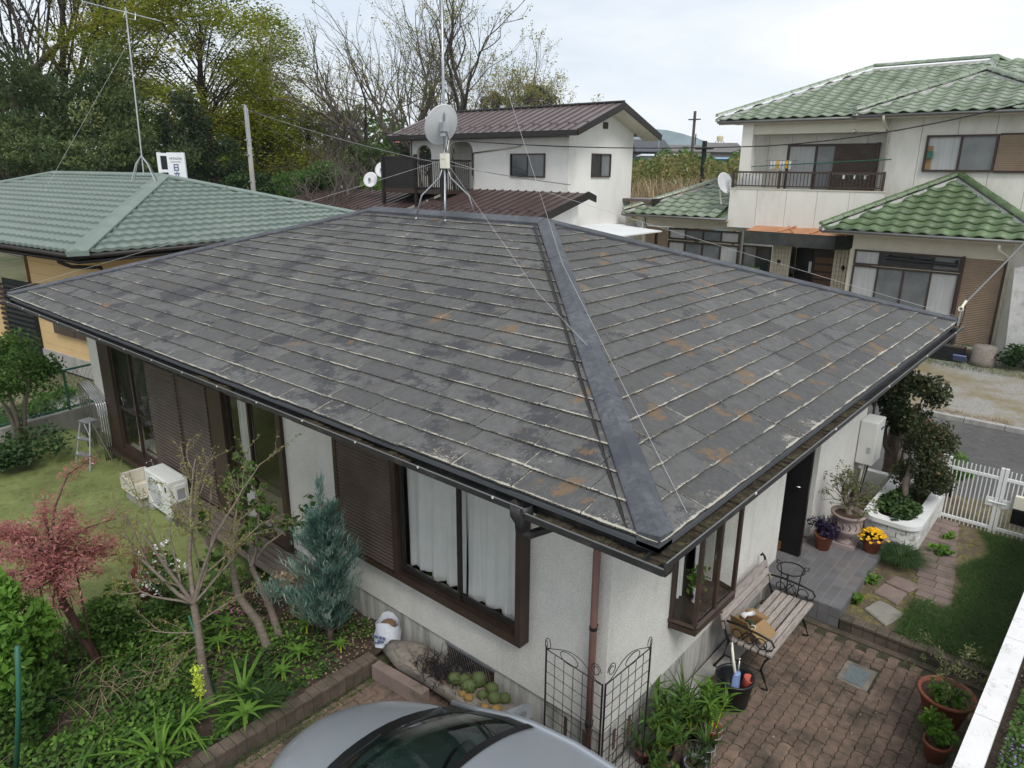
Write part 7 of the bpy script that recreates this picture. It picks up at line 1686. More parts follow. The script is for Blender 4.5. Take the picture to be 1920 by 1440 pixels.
# ================================================================ VEGETATION
def tree(nm, label, loc, h, d0, rad, levels, kids, spread, seed, bark, leafs=None, cat='tree', group=None, **kw):
    t = thing(nm, label, cat, loc, 0, group)
    mb, tp = limbs((0, 0, 0), d0, h, rad, levels, kids, spread, seed=seed, **kw); mb.build('trunk', bark, t, True)
    tp = tp+np.array(loc)
    if leafs:
        for (per, sr, sz, mat, asp, fl) in leafs: C = spray(tp, per, sr); leaves('crown', C, sz, mat, t, asp, fl, tint=np.clip(.45+.05*(C[:, 2]-C[:, 2].mean())+rg.normal(0, .22, len(C)), 0, 1))
    return t, tp
def shrub(nm, label, c, r, n, sz, mat, asp=.5, lumps=12, lumpr=.45, trunk=None, cat='shrub', shell=.6, flat=0., group=None, droop=0., bark='bark_dark'):
    base = (c[0], c[1], trunk if trunk is not None else max(0., c[2]-r[2])); t = thing(nm, label, cat, base, 0, group)
    mb = MB(); hh = c[2]-base[2]
    for k in range(5 if r[0] > .5 else 3): a = k*1.3+.4; mb.tube([(0, 0, 0), (r[0]*.15*math.cos(a), r[1]*.15*math.sin(a), hh*.5), (r[0]*.5*math.cos(a), r[1]*.5*math.sin(a), hh+r[2]*.2*(k % 3))], [max(.012, r[0]*.06), r[0]*.045, r[0]*.015], 5)
    mb.build('trunk', bark, t, True)
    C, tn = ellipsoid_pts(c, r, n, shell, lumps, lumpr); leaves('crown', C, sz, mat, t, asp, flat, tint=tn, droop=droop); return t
# --- background wood, each tree by itself
def bt(px, t, z=0): p = at(px, 320, t); return (float(p[0]), float(p[1]), z)
def crown_at(px, py, t): return tuple(map(float, at(px, py, t)))
def evergreen(label, px, py, wpx, hpx, t, n, sz=.20, mat='lf_evergreen', lumps=26, lr=.30):
    c = crown_at(px, py, t); rr_ = wpx/1332.1*t; return shrub('evergreen_tree', label, c, (rr_, rr_, hpx/1332.1*t), n, sz, mat, .42, lumps, lr, 0., 'tree', .55, 0., 'dark evergreen trees at the wood edge', .25)
evergreen('huge dark evergreen at the left edge of the photo, tallest of the dark row', 95, 182, 155, 140, 38, 19000)
evergreen('broad dark evergreen low at the far left behind the pale green roof', 40, 275, 120, 75, 35, 7000)
evergreen('dark evergreen directly behind the thin roof antenna', 215, 245, 90, 95, 37, 8000)
evergreen('dark narrow evergreen behind the white signboard', 345, 245, 48, 85, 38, 5500, .18, 'lf_evergreen2')
evergreen('dark evergreen mass between antenna and signboard', 290, 290, 90, 60, 36, 5500, .18)
evergreen('low dark evergreen left of the concrete pole', 405, 300, 60, 45, 40, 3500, .18, 'lf_evergreen2')
evergreen('low evergreen hedge tree behind the ridge of the pale green roof, far left', 130, 300, 120, 50, 33, 5000, .18)
evergreen('round dark evergreen above the brown roof ridge, right one of two', 1010, 182, 40, 25, 60, 2500, .25, 'lf_evergreen2')
evergreen('small dark evergreen above the brown roof ridge, left one of two', 925, 192, 28, 18, 60, 1300, .25, 'lf_evergreen2')
evergreen('dark evergreen bush left of the terrace screen', 690, 310, 60, 45, 42, 4000, .18)
evergreen('dark evergreen seen under the porch arch of the white house', 800, 290, 60, 40, 50, 2600, .22, 'lf_evergreen2')
# yellow green maples in flat layers
def layered(label, px, t, seed, hw, ytop, ybot, n=46, per=330, sz=.20, mat='lf_maple', trunk_r=.32):
    base = bt(px, t); T_ = thing('maple_tree', label, 'tree', base, 0, 'yellow green maples'); r_ = random.Random(seed); mb = MB(); C = []; tn = []
    zt_, zb_ = at(px, ytop, t)[2], at(px, ybot, t)[2]; R_ = hw/1332.1*t
    mb.tube([(0, 0, 0), (.2, .1, zb_*.6), (-.1, .3, zb_+(zt_-zb_)*.3), (.2, .0, zb_+(zt_-zb_)*.7)], [trunk_r, trunk_r*.85, trunk_r*.6, trunk_r*.25], 7, False)
    for i in range(n):
        f = (i+.5)/n; z = zb_+(zt_-zb_)*f; a = r_.random()*6.283; env = R_*math.sin(math.pi*min(.97, .22+.75*f))**.8; d = env*(.25+.75*r_.random()**.5)
        x, y = d*math.cos(a), d*math.sin(a); z0 = zb_+(zt_-zb_)*max(0, f-.30-.15*r_.random())
        mb.tube([(0, 0, z0), (x*.4, y*.4, z0+(z-z0)*.55), (x*.8, y*.8, z-.1), (x, y, z)], [.08*(1.2-f), .055*(1.2-f), .025, .010], 4, False)
        m_ = int(per*(.6+.8*r_.random())); rr_ = 1.15+.75*r_.random(); pa = rg.random(m_)*6.283; pr_ = rr_*rg.random(m_)**.5; 
        pts = np.stack([base[0]+x+pr_*np.cos(pa), base[1]+y+pr_*np.sin(pa)*.9, z+.34*rg.normal(size=m_)-.10*pr_**2+.25*np.sin(pa*2+i)], 1); C.append(pts); tn.append(np.clip(r_.gauss(.5, .16)+rg.normal(0, .2, m_), 0, 1))
    mb.build('trunk', 'bark_dark', T_, True); leaves('crown', np.concatenate(C), sz, mat, T_, .6, 1.2, tint=np.concatenate(tn)); return T_
layered('big yellow green maple with flat layered foliage left of centre, tallest of its kind', 400, 46, 3, 175, -30, 250, 95, 420)
layered('second layered yellow green maple behind the thin antenna', 250, 52, 4, 95, -20, 190, 44, 380)
layered('drooping yellow green maple behind the concrete pole', 505, 44, 5, 75, 180, 345, 46, 360, .18)
layered('yellowish maple low between the pole and the bare tree', 580, 48, 6, 60, 205, 350, 34, 330, .18)
layered('small leafy maple to the right of the biggest one', 515, 55, 8, 70, 40, 220, 34, 340, .19)
# bare and budding trees
def bare(label, px, t, ytop, seed, rad, levels=6, kids=(4, 3, 3, 3, 2, 2), spread=.55, leaf=None, bark='bark_far', lean=(0, 0), ybase=None, nm='bare_tree', frac=.30, lenf=.74, group='leafless and budding trees'):
    b = bt(px, t); H_ = at(px, ytop, t)[2]; return tree(nm, label, b, H_*frac, (lean[0], lean[1], 1), rad, levels, kids, spread, seed, bark, leaf, 'tree', group, lenf=lenf, up=.38, sides=(7, 5, 4, 3, 3, 3), seg=3, wob=.10, taper=.70)
L1 = [(3, .20, .11, 'lf_budg', .6, .3)]
bare('tall many stemmed budding tree behind the left end of the brown roof', 735, 46, -20, 11, .38, leaf=L1, lean=(-.10, .12))
bare('tall budding tree directly behind the antenna mast', 800, 50, -40, 12, .44, leaf=L1)
bare('tall budding tree right of the antenna mast with yellow green tips', 862, 50, -30, 13, .42, leaf=[(5, .25, .13, 'lf_budg', .6, .3)], lean=(.1, -.1))
bare('slender budding tree over the middle of the brown roof', 930, 52, 45, 14, .22, leaf=[(5, .25, .13, 'lf_budg', .6, .3)])
bare('shorter reddish budding tree at the right end of the bare group', 1005, 52, 95, 15, .16, 5, leaf=[(8, .28, .13, 'lf_bud', .6, .3)])
bare('thin budding tree just left of the right evergreen', 965, 56, 70, 16, .15, 5, leaf=[(7, .28, .13, 'lf_bud', .6, .3)])
bare('fine twigged grey tree in the gap between maples and bare group', 655, 48, 105, 17, .17, 5, leaf=[(1, .3, .14, 'lf_budg', .6, .3)])
bare('low grey leafless tree behind the concrete pole', 590, 42, 190, 18, .20, 6, spread=.75)
bare('crooked grey tree standing left of the lower brown roof', 612, 33, 215, 19, .22, 6, spread=.85, frac=.34)
bare('dark trunked tall tree at the top left corner, leftmost', 5, 50, -120, 20, .34, 5, bark='bark_dark', frac=.45)
bare('dark forked tall tree second from the top left corner', 62, 50, -140, 22, .42, 6, bark='bark_dark', frac=.42, leaf=[(3, .5, .22, 'lf_evergreen', .6, .2)])
bare('dark straight tall tree third from the top left corner', 88, 52, -140, 23, .32, 5, bark='bark_dark', frac=.5, leaf=[(3, .5, .22, 'lf_evergreen', .6, .2)])
bare('dark tall tree with leafy top above the evergreens', 130, 50, -120, 24, .32, 6, bark='bark_dark', frac=.42, leaf=[(4, .5, .22, 'lf_evergreen', .6, .2)])
bare('tall tree with dark spreading limbs behind the roof antenna', 190, 54, -80, 25, .30, 6, bark='bark_dark', frac=.4, leaf=[(3, .5, .22, 'lf_evergreen', .6, .2)])
for (px, py, w_, h_, t, n, mat, lab) in ((620, 335, 70, 30, 36, 3500, 'lf_mid', 'green bushes left of the lower brown roof'), (560, 345, 60, 30, 38, 3000, 'lf_mid', 'green undergrowth below the drooping maple'), (720, 350, 50, 20, 40, 2200, 'lf_bright', 'light green bush under the two white dishes'), (470, 350, 60, 28, 40, 3000, 'lf_dark', 'dark undergrowth at the foot of the concrete pole'), (650, 280, 45, 30, 60, 1800, 'lf_mid', 'mid green far bush beside the cream far house'), (735, 255, 40, 30, 75, 1500, 'lf_mid', 'rounded green tree behind the red roof')):
    c = crown_at(px, py, t); shrub('undergrowth_bush', lab, c, (w_/1332*t, w_/1332*t, h_/1332*t), n, .17, mat, .5, 14, .4, 0., 'bush', .5)
# far wood filling the skyline behind (one mass)
def mass(nm, px0, px1, y0, y1, t, n, sz, mat, hump=12, dep=6):
    px = px0+(px1-px0)*rg.random(n); C = []
    for p_ in px:
        top = y0-hump*abs(math.sin(p_*.021))-hump*.5*abs(math.sin(p_*.067)); yy = top+(y1-top)*rg.random()**.8; C.append(at(p_, yy, t+dep*rg.random()))
    o = leaves(nm, np.array(C), sz, mat, None, .6); return tag(o, kind='stuff')
tag(mass('far_wood', -80, 1110, 300, 345, 75, 15000, .75, 'lf_evergreen2', 16, 10), kind='stuff')
tag(mass('far_wood_edge', 250, 760, 225, 330, 60, 9000, .45, 'lf_mid', 20, 8), kind='stuff')
tag(mass('brush_field', 1150, 1420, 312, 380, 40, 8000, .24, 'lf_brush', 20, 14), kind='stuff')
tag(mass('green_brush', 1150, 1420, 312, 335, 46, 2600, .28, 'lf_mid', 26, 10), kind='stuff')
tag(mass('far_hedges', 1130, 1900, 292, 305, 120, 4000, .8, 'lf_evergreen2', 8, 60), kind='stuff')
# dry reeds in the brush field
px = 1180+220*rg.random(1500); bz = np.array([at(p_, 385-52*rg.random(), 34+6*rg.random()) for p_ in px]); bz[:, 2] -= .9
tag(blades('dry_reeds', bz, 1.15, .045, 'lf_dry', None, .35), kind='stuff')

# --- front garden
shrub('clipped_shrub', 'round clipped reddish leaved shrub growing in the white brick planter', (7.72, -.12, 1.16), (.47, .45, .60), 9000, .05, 'lf_boxred', .55, 26, .34, .5, 'shrub', .72, bark='bark')
shrub('clipped_shrub', 'tall dark shrub with thick grey trunk behind the planter near the street', (8.80, .42, 1.72), (.52, .52, .58), 8000, .07, 'lf_boxred', .55, 20, .36, .1, 'shrub', .7, bark='bark')
mb = MB(); mb.tube([(0, 0, 0), (.03, .02, .35), (-.02, .04, .8), (.02, .0, 1.35)], [.14, .11, .10, .07], 9); mb.tube([(0, 0, .5), (-.18, .1, .75), (-.22, .15, 1.1)], [.05, .04, .03], 7); o = mb.build('old_trunk', 'bark', None, True); o.location = (9.0, .55, .1); tag(o, 'thick bare twisted trunk under the tall dark street side shrub', 'trunk')
mb = MB(); mb.tube([(7.30, .02, .5), (7.42, .0, .66), (7.40, .02, .86), (7.52, .0, 1.1)], .045, 8); o = mb.build('leaning_stem', 'bark_pale', None, True); tag(o, 'short curved pale stem leading up into the round clipped shrub', 'trunk')
c_, tn = ellipsoid_pts((7.45, .0, .55), (.72, .28, .16), 3600, .4, 24, .4); o = leaves('ivy', c_, .065, 'lf_dark', None, .8, .6, tint=tn+.1); tag(o, 'dark green ivy filling the white brick planter', 'ivy')
shrub('low_shrub', 'small fresh yellow green shrub beyond the gate post', (9.15, -.35, .68), (.30, .30, .22), 1500, .05, 'lf_bright', .6, 10, .4, .05)
tag(leaves('street_verge_leaves', np.stack([7.0+1.6*rg.random(500), .45+.5*rg.random(500), .14+.05*rg.random(500)], 1), .05, 'lf_yellowmoss', None, .6, 1.), kind='stuff')
def ground_cover(nm, poly_fn, n, h, wd, mat, z, x0, x1, y0, y1, lean=.9, leafy=False, sz=.04):
    x, y = x0+(x1-x0)*rg.random(n), y0+(y1-y0)*rg.random(n); k = poly_fn(x, y); x, y = x[k], y[k]; m_ = len(x)
    if m_ == 0: return
    nz_ = np.sin(x*2.7+1)*np.cos(y*3.1)+np.sin(x*6.1)*np.sin(y*5.3)*.6; tn = np.clip(.5+.18*nz_+rg.normal(0, .2, m_), 0, 1)
    P = np.stack([x, y, np.full(m_, z)], 1)
    if leafy: P[:, 2] += h*rg.random(m_)*(.55+.45*nz_); o = leaves(nm, P, sz, mat, None, .6, .8, tint=tn)
    else: o = blades(nm, P, h, wd, mat, None, lean, .4, tint=tn, nseg=2)
    return tag(o, kind='stuff')
ground_cover('mondo_grass', lambda x, y: ((y < -1.02+.12*np.sin(x*4)) & (x > 4.9)) | ((x < 5.55) & (x > 4.62) & (y < -.62) & (y > -1.05)) | ((x > 4.62) & (x < 6.2) & (y < -1.0)), 20000, .095, .007, 'lf_grass', .125, 4.62, 8.1, -1.60, -.55, 1.0)
ground_cover('weeds', lambda x, y: (np.sin(x*5+1)*np.cos(y*6) > .45), 2600, .03, .01, 'lf_yellowmoss', .128, 4.7, 8.1, -1.0, -.08, leafy=True, sz=.022)
# stepping stones
for i, (pl, mt_, lab) in enumerate((([(4.72, -.50), (4.90, -.22), (5.22, -.30), (5.10, -.62)], 'stone_grey', 'pale grey irregular stepping stone nearest the kerb'), ([(5.26, -.50), (5.36, -.20), (5.66, -.24), (5.60, -.52)], 'stone', 'reddish stepping stone second from the kerb, next to the porch side'), ([(5.64, -.54), (5.70, -.24), (5.95, -.30), (5.92, -.60)], 'stone', 'reddish stepping stone third from the porch corner'))):
    c_ = np.mean(pl, 0); mb = MB(); P_ = []
    for a, b in zip(pl, pl[1:]+pl[:1]):
        for t in (0, .33, .66): P_.append((a[0]+(b[0]-a[0])*t-c_[0]+rnd.uniform(-.012, .012), a[1]+(b[1]-a[1])*t-c_[1]+rnd.uniform(-.012, .012)))
    area = sum(P_[k][0]*P_[(k+1) % len(P_)][1]-P_[(k+1) % len(P_)][0]*P_[k][1] for k in range(len(P_)))
    if area < 0: P_ = P_[::-1]
    mb.prism(P_, -.03, .022); o = mb.build('stepping_stone', mt_); o.location = (c_[0], c_[1], .13); bv = o.modifiers.new('b', 'BEVEL'); bv.width = .012; tag(o, lab, 'stepping stone')
FP = tag(thing('slab_path', None, None, (6.5, -.8, .125)), kind='structure')
for i in range(17):
    x0_, x1_ = 5.30+i*.17, 5.30+(i+1)*.17-.012; ya, yb = -1.05+.025*i+rnd.uniform(-.01, .01), -.66+.030*i+rnd.uniform(-.01, .01)
    for (y0_, y1_) in (((ya, (ya+yb)/2-.004), ((ya+yb)/2+.004, yb)) if i % 3 else ((ya, yb),)):
        mb = MB(); mb.box(x0_-6.5, y0_+.8, -.02, x1_-6.5, y1_+.8, .018+rnd.uniform(-.003, .003)); mb.build('slab', 'stone', FP)
for (x, y, r, z, lab) in ((5.62, -.12, .10, .20, 'clump of broad bright green leaves at the porch side'), (5.05, -.12, .11, .18, 'low leafy weed clump in the corner of porch and kerb'), (7.0, -.62, .12, .2, 'leafy green weed clump beside the white planter foot'), (7.55, -.62, .08, .17, 'small leafy weed in the moss near the gate')):
    c_, tn = ellipsoid_pts((x, y, z), (r*1.3, r*1.3, .07), 170, .4, 7, .5); o = leaves('leafy_plant', c_, .075 if r > .1 else .045, 'lf_bright', None, .7, .8, tint=tn); tag(o, lab, 'plant')
# flower bed right of the white wall
fb = lambda x, y: y < -1.80-.03*(x-1.8)
ground_cover('bed_greens', lambda x, y: fb(x, y) & (np.sin(x*3.3+y*2)*np.cos(y*4.1-x) > -.35), 26000, .10, .02, 'lf_mid', .89, 1.0, 6.5, -2.8, -1.75, leafy=True, sz=.035)
ground_cover('purple_flowers', lambda x, y: fb(x, y) & (np.sin(x*4.3+2)*np.cos(y*5.1) > .1), 5000, .12, .02, 'flower_purple', .93, 1.0, 6.5, -2.8, -1.75, leafy=True, sz=.020)
ground_cover('bright_weeds', lambda x, y: fb(x, y) & (np.sin(x*2.1)*np.cos(y*3.7+1) > .62), 5000, .10, .02, 'lf_bright', .92, 1.0, 6.5, -2.8, -1.75, leafy=True, sz=.06)
mb = MB()
for k in range(900): x, y = 1+5.5*rnd.random(), -1.8-1.4*rnd.random(); mb.ball((x, y, .865), rnd.uniform(.006, .016), 5, 3)
tag(mb.build('pebbles', 'stone_grey'), kind='stuff')

# --- garden side
n = 60000; x = -6+6.8*rg.random(n); y = 5.7+7.2*rg.random(n); k = (y < 12.7+.17*x) & ~((x > -2.2) & (y < 6.3+.4*np.sin(x*3))) & ~((x > .2) & (x < .9) & (y < 8.3)); x, y = x[k], y[k]
nz_ = np.sin(x*1.3)*np.cos(y*1.1+1)+.5*np.sin(x*4+y*3); tag(blades('lawn_grass', np.stack([x, y, np.full(len(x), .118)], 1), .030, .008, 'lf_lawn', None, .9, .4, tint=np.clip(.5+.22*nz_+rg.normal(0, .22, len(x)), 0, 1), nseg=1), kind='stuff')
def gc(nm, x0, x1, y0, y1, n, h, sz, mat, thr=-1., seed=0., z=.12):
    ground_cover(nm, lambda x, y: (np.sin(x*3.1+seed)*np.cos(y*3.7+seed*2) > thr), n, h, .02, mat, z, x0, x1, y0, y1, leafy=True, sz=sz)
gc('garden_groundcover', -6, -.55, 3.62, 6.4, 30000, .22, .055, 'lf_mid', -.75, .7); gc('garden_groundcover_dark', -6, .1, 3.62, 6.2, 12000, .16, .06, 'lf_dark', -.4, 2.1); gc('garden_groundcover_bright', -6, .0, 3.65, 6.0, 13000, .27, .05, 'lf_bright', -.35, 3.3); gc('garden_weeds', -.6, .8, 3.7, 6.2, 6000, .12, .045, 'lf_mid', -.15, 1.2)
n = 140; x = -2.2+1.7*rg.random(n)+.3*rg.normal(size=n); y = 4.6+.8*rg.random(n); tag(blades('dry_grass', np.stack([x, y, np.full(n, .14)], 1), .30, .007, 'lf_dry', None, 1.5, .4, droop=.6), kind='stuff')
tag(leaves('fallen_leaves', np.stack([-.3+1.1*rg.random(1500), 3.6+2.6*rg.random(1500), .15+.02*rg.random(1500)], 1), .03, 'lf_dry', None, .6, 1.5), kind='stuff')
pts = np.stack([.3+1.2*rg.random(900)*-1, 11.6+1.2*rg.random(900), .3+.35*rg.random(900)], 1); tag(leaves('fence_foot_leaves', pts, .08, 'lf_dark', None, .7, .5), kind='stuff')
gc('neighbour_weeds', -4.5, 1.7, 13.8, 16.5, 9000, .35, .10, 'lf_mid', -.3, .4, .15)
shrub('azalea_bush', 'dense dark green bush beside the red leaved tree at the lawn edge', (-1.18, 5.75, .46), (.50, .42, .36), 5200, .055, 'lf_mid', .5, 20, .36, .12)
shrub('broad_leaf_shrub', 'bright green leafy shrub cut by the left edge of the photo', (-2.35, 5.15, 1.15), (.34, .40, .62), 5200, .085, 'lf_bright', .5, 18, .38, .12)
shrub('broad_leaf_shrub', 'darker green lower half of the leafy hedge at the left edge', (-2.35, 4.95, .58), (.32, .38, .40), 2600, .07, 'lf_mid', .5, 12, .38, .12)
shrub('brown_shrub', 'low brownish russet shrub between the twin trunks and the wall', (.35, 4.75, .40), (.30, .42, .28), 1700, .05, 'lf_dry', .5, 10, .4, .12)
shrub('lawn_corner_shrub', 'small bronze green tree beside the green fence at the far left', (-.15, 13.0, 1.65), (.85, .75, .62), 5200, .075, 'lf_mid', .5, 16, .42, .12, 'tree', bark='bark_pale')
shrub('lawn_corner_bush', 'dark green ground bush under the small tree at the far left', (-.9, 12.1, .35), (.7, .45, .28), 2400, .08, 'lf_dark', .6, 10, .4, .12)
# red leaved tree
RT = thing('red_leaved_tree', 'small pinkish red leaved tree with a bent dark trunk at the lawn edge', 'tree', (-1.56, 5.59, .12))
mb = MB(); mb.tube([(0, 0, 0), (-.07, .10, .35), (-.17, .18, .75), (-.16, .22, 1.10), (-.20, .22, 1.38)], [.05, .045, .040, .040, .035], 8); rr = random.Random(5); C = []
for i in range(44):
    a = rr.random()*6.283; l = rr.uniform(.20, .74); f = rr.random(); z0 = 1.0+.38*f; p0_ = np.array([-.18, .22, z0]); zt_ = z0+rr.uniform(-.12, .42); p1_ = p0_+[l*.55*math.cos(a), l*.55*math.sin(a), (zt_-z0)*.8]; p2_ = p0_+[l*math.cos(a), l*math.sin(a), zt_-z0-.03]
    mb.tube([p0_, p1_, p2_], [.014, .009, .004], 4, False)
    for t in np.linspace(.3, 1.05, 9): C.append(p0_+(p2_-p0_)*t+[0, 0, .07*math.sin(t*3)])
# long branch reaching up to the right (towards the stepladder)
brp = [np.array(v) for v in ((-.18, .25, 1.3), (.08, .85, 1.52), (.45, 1.55, 1.58), (.85, 2.05, 1.50))]
mb.tube(brp, [.018, .013, .009, .005], 5, False); C += [brp[2]+(brp[3]-brp[2])*t for t in np.linspace(-.1, 1.1, 9)]+[brp[1]+(brp[2]-brp[1])*t for t in np.linspace(0, 1, 3)]
brq = [np.array(v) for v in ((-.22, .2, 1.3), (-.5, .45, 1.62), (-.72, .55, 1.70))]; mb.tube(brq, [.016, .010, .005], 5, False); C += [brq[1]+(brq[2]-brq[1])*t for t in np.linspace(-.8, 1.2, 22)]
mb.build('trunk', 'bark_red', RT, True); C = np.array(C)+np.array([-1.56, 5.59, .12]); leaves('crown', spray(C, 24, .12), .046, 'lf_red', RT, .28, .3, droop=.1)
# cherry like budding tree in front
CT = thing('budding_tree', 'pale barked leafless small tree with opening buds in the middle of the garden bed', 'tree', (-1.06, 4.18, .12))
mb = MB(); mb.tube([(0, 0, 0), (-.01, .05, .35), (.02, .10, .75), (.03, .14, 1.05)], [.050, .042, .037, .034], 9, False); tips = []
rr = random.Random(9)
def br(p, d, L, r, lv, mb, tips, rr, sp=.6):
    d = Vector(d).normalized(); pts = [tuple(p)]; q_ = Vector(p); n = 4
    for i in range(n): d = (d+Vector((rr.gauss(0, .14), rr.gauss(0, .14), rr.gauss(0, .12)+.03))).normalized(); q_ = q_+d*L/n; pts.append(tuple(q_))
    mb.tube(pts, [r*(1-.45*i/n) for i in range(n+1)], 6 if lv < 2 else 4, False)
    for i in range(1, n+1): tips.append(pts[i]) if lv >= 2 else None
    if lv >= 4: return
    for j in range(3):
        i0 = rr.randint(1, n); e = d.orthogonal().normalized(); f_ = d.cross(e); a = rr.random()*6.283; s = sp*(.6+.8*rr.random()); nd = d+(e*math.cos(a)+f_*math.sin(a))*s
        br(pts[i0], nd, L*rr.uniform(.45, .75), r*.5, lv+1, mb, tips, rr, sp)
tv = (.03, .14, 1.05)
for (d, L, r) in (((-.62, .35, .75), .75, .021), ((-.15, .25, 1.), .85, .022), ((.28, .05, 1.), 1.0, .021), ((.55, -.10, .75), .75, .015), ((.35, .5, .8), .9, .026), ((-.5, .6, .25), .5, .014), ((.6, -.3, .45), .6, .014)): br(tv, d, L, r, 1, mb, tips, rr)
for (z, d) in ((.75, (-.6, .5, .10)), (.62, (-.5, -.2, .05)), (.85, (.5, -.5, .35))): br((.02, .1, z), d, .42, .010, 2, mb, tips, rr)
mb.build('trunk', 'bark_pale', CT, True); tp = np.array(tips)+np.array([-1.06, 4.18, .12]); leaves('buds', spray(tp, 2, .03), .030, 'lf_budg', CT, .4)
ob = leaves('buds', spray(tp[::2], 2, .03), .03, 'lf_bud', CT, .4)
# twin trunk tree
TT = thing('twin_trunk_tree', 'crooked pale trunk tree with sparse round green leaves in front of the tall windows', 'tree', (-.26, 4.45, .12))
mb = MB(); tips = []; rr = random.Random(31)
mb.tube([(0, 0, 0), (-.03, .12, .35), (-.14, .28, .65), (-.10, .40, .90)], [.055, .048, .042, .036], 8, False); mb.tube([(.18, .05, 0), (.17, .2, .4), (.10, .38, .85)], [.045, .040, .03], 8, False)
for (p_, d, L, r) in (((-.10, .40, .90), (.1, .1, 1), .65, .024), ((-.10, .40, .90), (-.35, .2, .8), .55, .020), ((.10, .38, .85), (.25, .2, 1), .7, .022), ((.10, .38, .85), (.5, .25, .6), .6, .016), ((-.14, .28, .65), (-.6, .1, .6), .5, .014), ((.10, .38, .85), (.15, .8, .6), .6, .016)): br(p_, d, L, r, 1, mb, tips, rr, .65)
mb.build('trunk', 'bark_pale', TT, True); tp = np.array(tips)+np.array([-.26, 4.45, .12]); leaves('crown', spray(tp[::3], 2, .05), .085, 'lf_mid', TT, .85, .3); leaves('buds', spray(tp, 1, .03), .035, 'lf_bud', TT, .4)
# blue conifer
BC = thing('blue_conifer', 'blue green feathery conifer standing against the wall in front of the shutters', 'conifer', (.20, 3.95, .12))
mb = MB(); mb.tube([(0, 0, 0), (.02, .02, .5), (.0, 0, 1.2), (.02, .02, 1.9)], [.035, .030, .020, .006], 7); C = []; D_ = []; tn = []
rr = random.Random(2)
for i in range(170):
    f = rr.random(); z0 = .22+1.38*f; env = (.29*math.sin(math.pi*min(.93, .30+.72*f))**.9+.03); a = rr.random()*6.283; l = env*(.30+.95*rr.random()); up_ = .22+.30*f
    p0_, p1_ = np.array([0, 0, z0]), np.array([l*math.cos(a), l*math.sin(a), z0+l*.75+up_*.5*l+.04]); mb.tube([p0_, (p0_+p1_)/2+[0, 0, -.02], p1_], [.007, .005, .002], 3, False); tt = np.clip(rr.gauss(.45+.3*l/.4, .2), 0, 1)
    for t in np.linspace(.30, 1.05, 9):
        p_ = p0_+(p1_-p0_)*t
        for k_ in range(7): C.append(p_+rg.normal(0, .022, 3)); dd_ = np.array([math.cos(a), math.sin(a), 0])+rg.normal(0, .55, 3)*[1, 1, 0]; D_.append(dd_/np.linalg.norm(dd_)); tn.append(np.clip(tt+.35*(t-.8)+rr.gauss(0, .12), 0, 1))
for k_ in range(160): C.append(np.array([.02+rg.normal()*.02, .02+rg.normal()*.02, 1.6+.42*rg.random()])); D_.append(rdir(1)[0]*[1, 1, 0]); tn.append(.6)
# side branch to the left
for t in np.linspace(0, 1, 26):
    for k_ in range(16): C.append(np.array([-.10-.36*t, .20+.26*t, .62+.16*t])+rg.normal(0, .055, 3)); D_.append(rdir(1)[0]*[1, 1, 0]); tn.append(np.clip(rr.gauss(.6, .2), 0, 1))
mb.build('trunk', 'bark', BC, True); blades('needles', np.array(C)+np.array([.20, 3.95, .12]), .080, .015, 'lf_blue', BC, .7, .3, np.array(D_), np.array(tn), .1, 2)
# strap leaved plants, grass clump, rosettes, spurge etc.
def strap(label, x, y, n, h, wd, mat, lean=.9, nm='strap_leaf_plant', z=.14, dr=.5):
    t = thing(nm, label, 'plant', (x, y, z)); a = rg.random(n)*6.283; r_ = .04*rg.random(n); blades('leaf', np.stack([x+r_*np.cos(a), y+r_*np.sin(a), np.full(n, z)], 1), h, wd, mat, t, lean, .3, np.stack([np.cos(a), np.sin(a), 0*a], 1), nseg=5, droop=dr); return t
strap('arching broad strap leaved plant in the front middle of the bed', -1.42, 3.98, 26, .42, .042, 'lf_bright', 1.0)
strap('arching strap leaved plant nearest the bottom edge left of centre', -1.72, 3.78, 30, .40, .036, 'lf_bright', 1.0)
strap('upright lily like leaves beside the thick grass clump', -.82, 3.98, 14, .42, .045, 'lf_bright', .7)
strap('thick dark green fine grass clump just inside the brick kerb', -.80, 3.74, 420, .26, .008, 'lf_dark', 1.0, 'grass_clump', dr=.6)
strap('dark strap leaves at the lower left corner', -2.35, 3.95, 26, .40, .03, 'lf_mid', .9)
def rosette(label, x, y, z, r, n=9): 
    t = thing('palmate_plant', label, 'plant', (x, y, z-.1)); a = np.arange(n)/n*6.283+rnd.random(); C_ = np.tile([[x, y, z]], (n, 1)).astype(float); blades('leaf', C_, r*.7, r*.30, 'lf_bright', t, 1.5, .1, np.stack([np.cos(a), np.sin(a), 0*a], 1), nseg=4, droop=.45, tint=np.full(n, .6)); MB().tube([(0, 0, 0), (0, 0, .1)], .008, 5).build('stem', 'flower_lime', t)
for (x, y, z, r, lab) in ((-.98, 3.62, .26, .20, 'star shaped light green leaf rosette at the kerb, nearest the bottom edge'), (-.45, 3.86, .28, .16, 'star shaped light green leaf rosette right of the grass clump'), (-.18, 3.98, .30, .15, 'star shaped light green leaves in front of the twin trunks'), (-.55, 4.75, .45, .22, 'large star shaped light green leaves beside the pale trunk'), (-.72, 4.62, .40, .18, 'lower star shaped light green leaves beside the pale trunk'), (.10, 4.25, .35, .18, 'star shaped green leaves at the foot of the blue conifer'), (.22, 3.80, .26, .13, 'small star shaped leaves near the kerb corner by the conifer')): rosette(lab, x, y, z, r)
SPg = thing('lime_flower_spike', 'bright lime yellow flower spike standing above the strap leaves', 'flower', (-1.22, 4.02, .14))
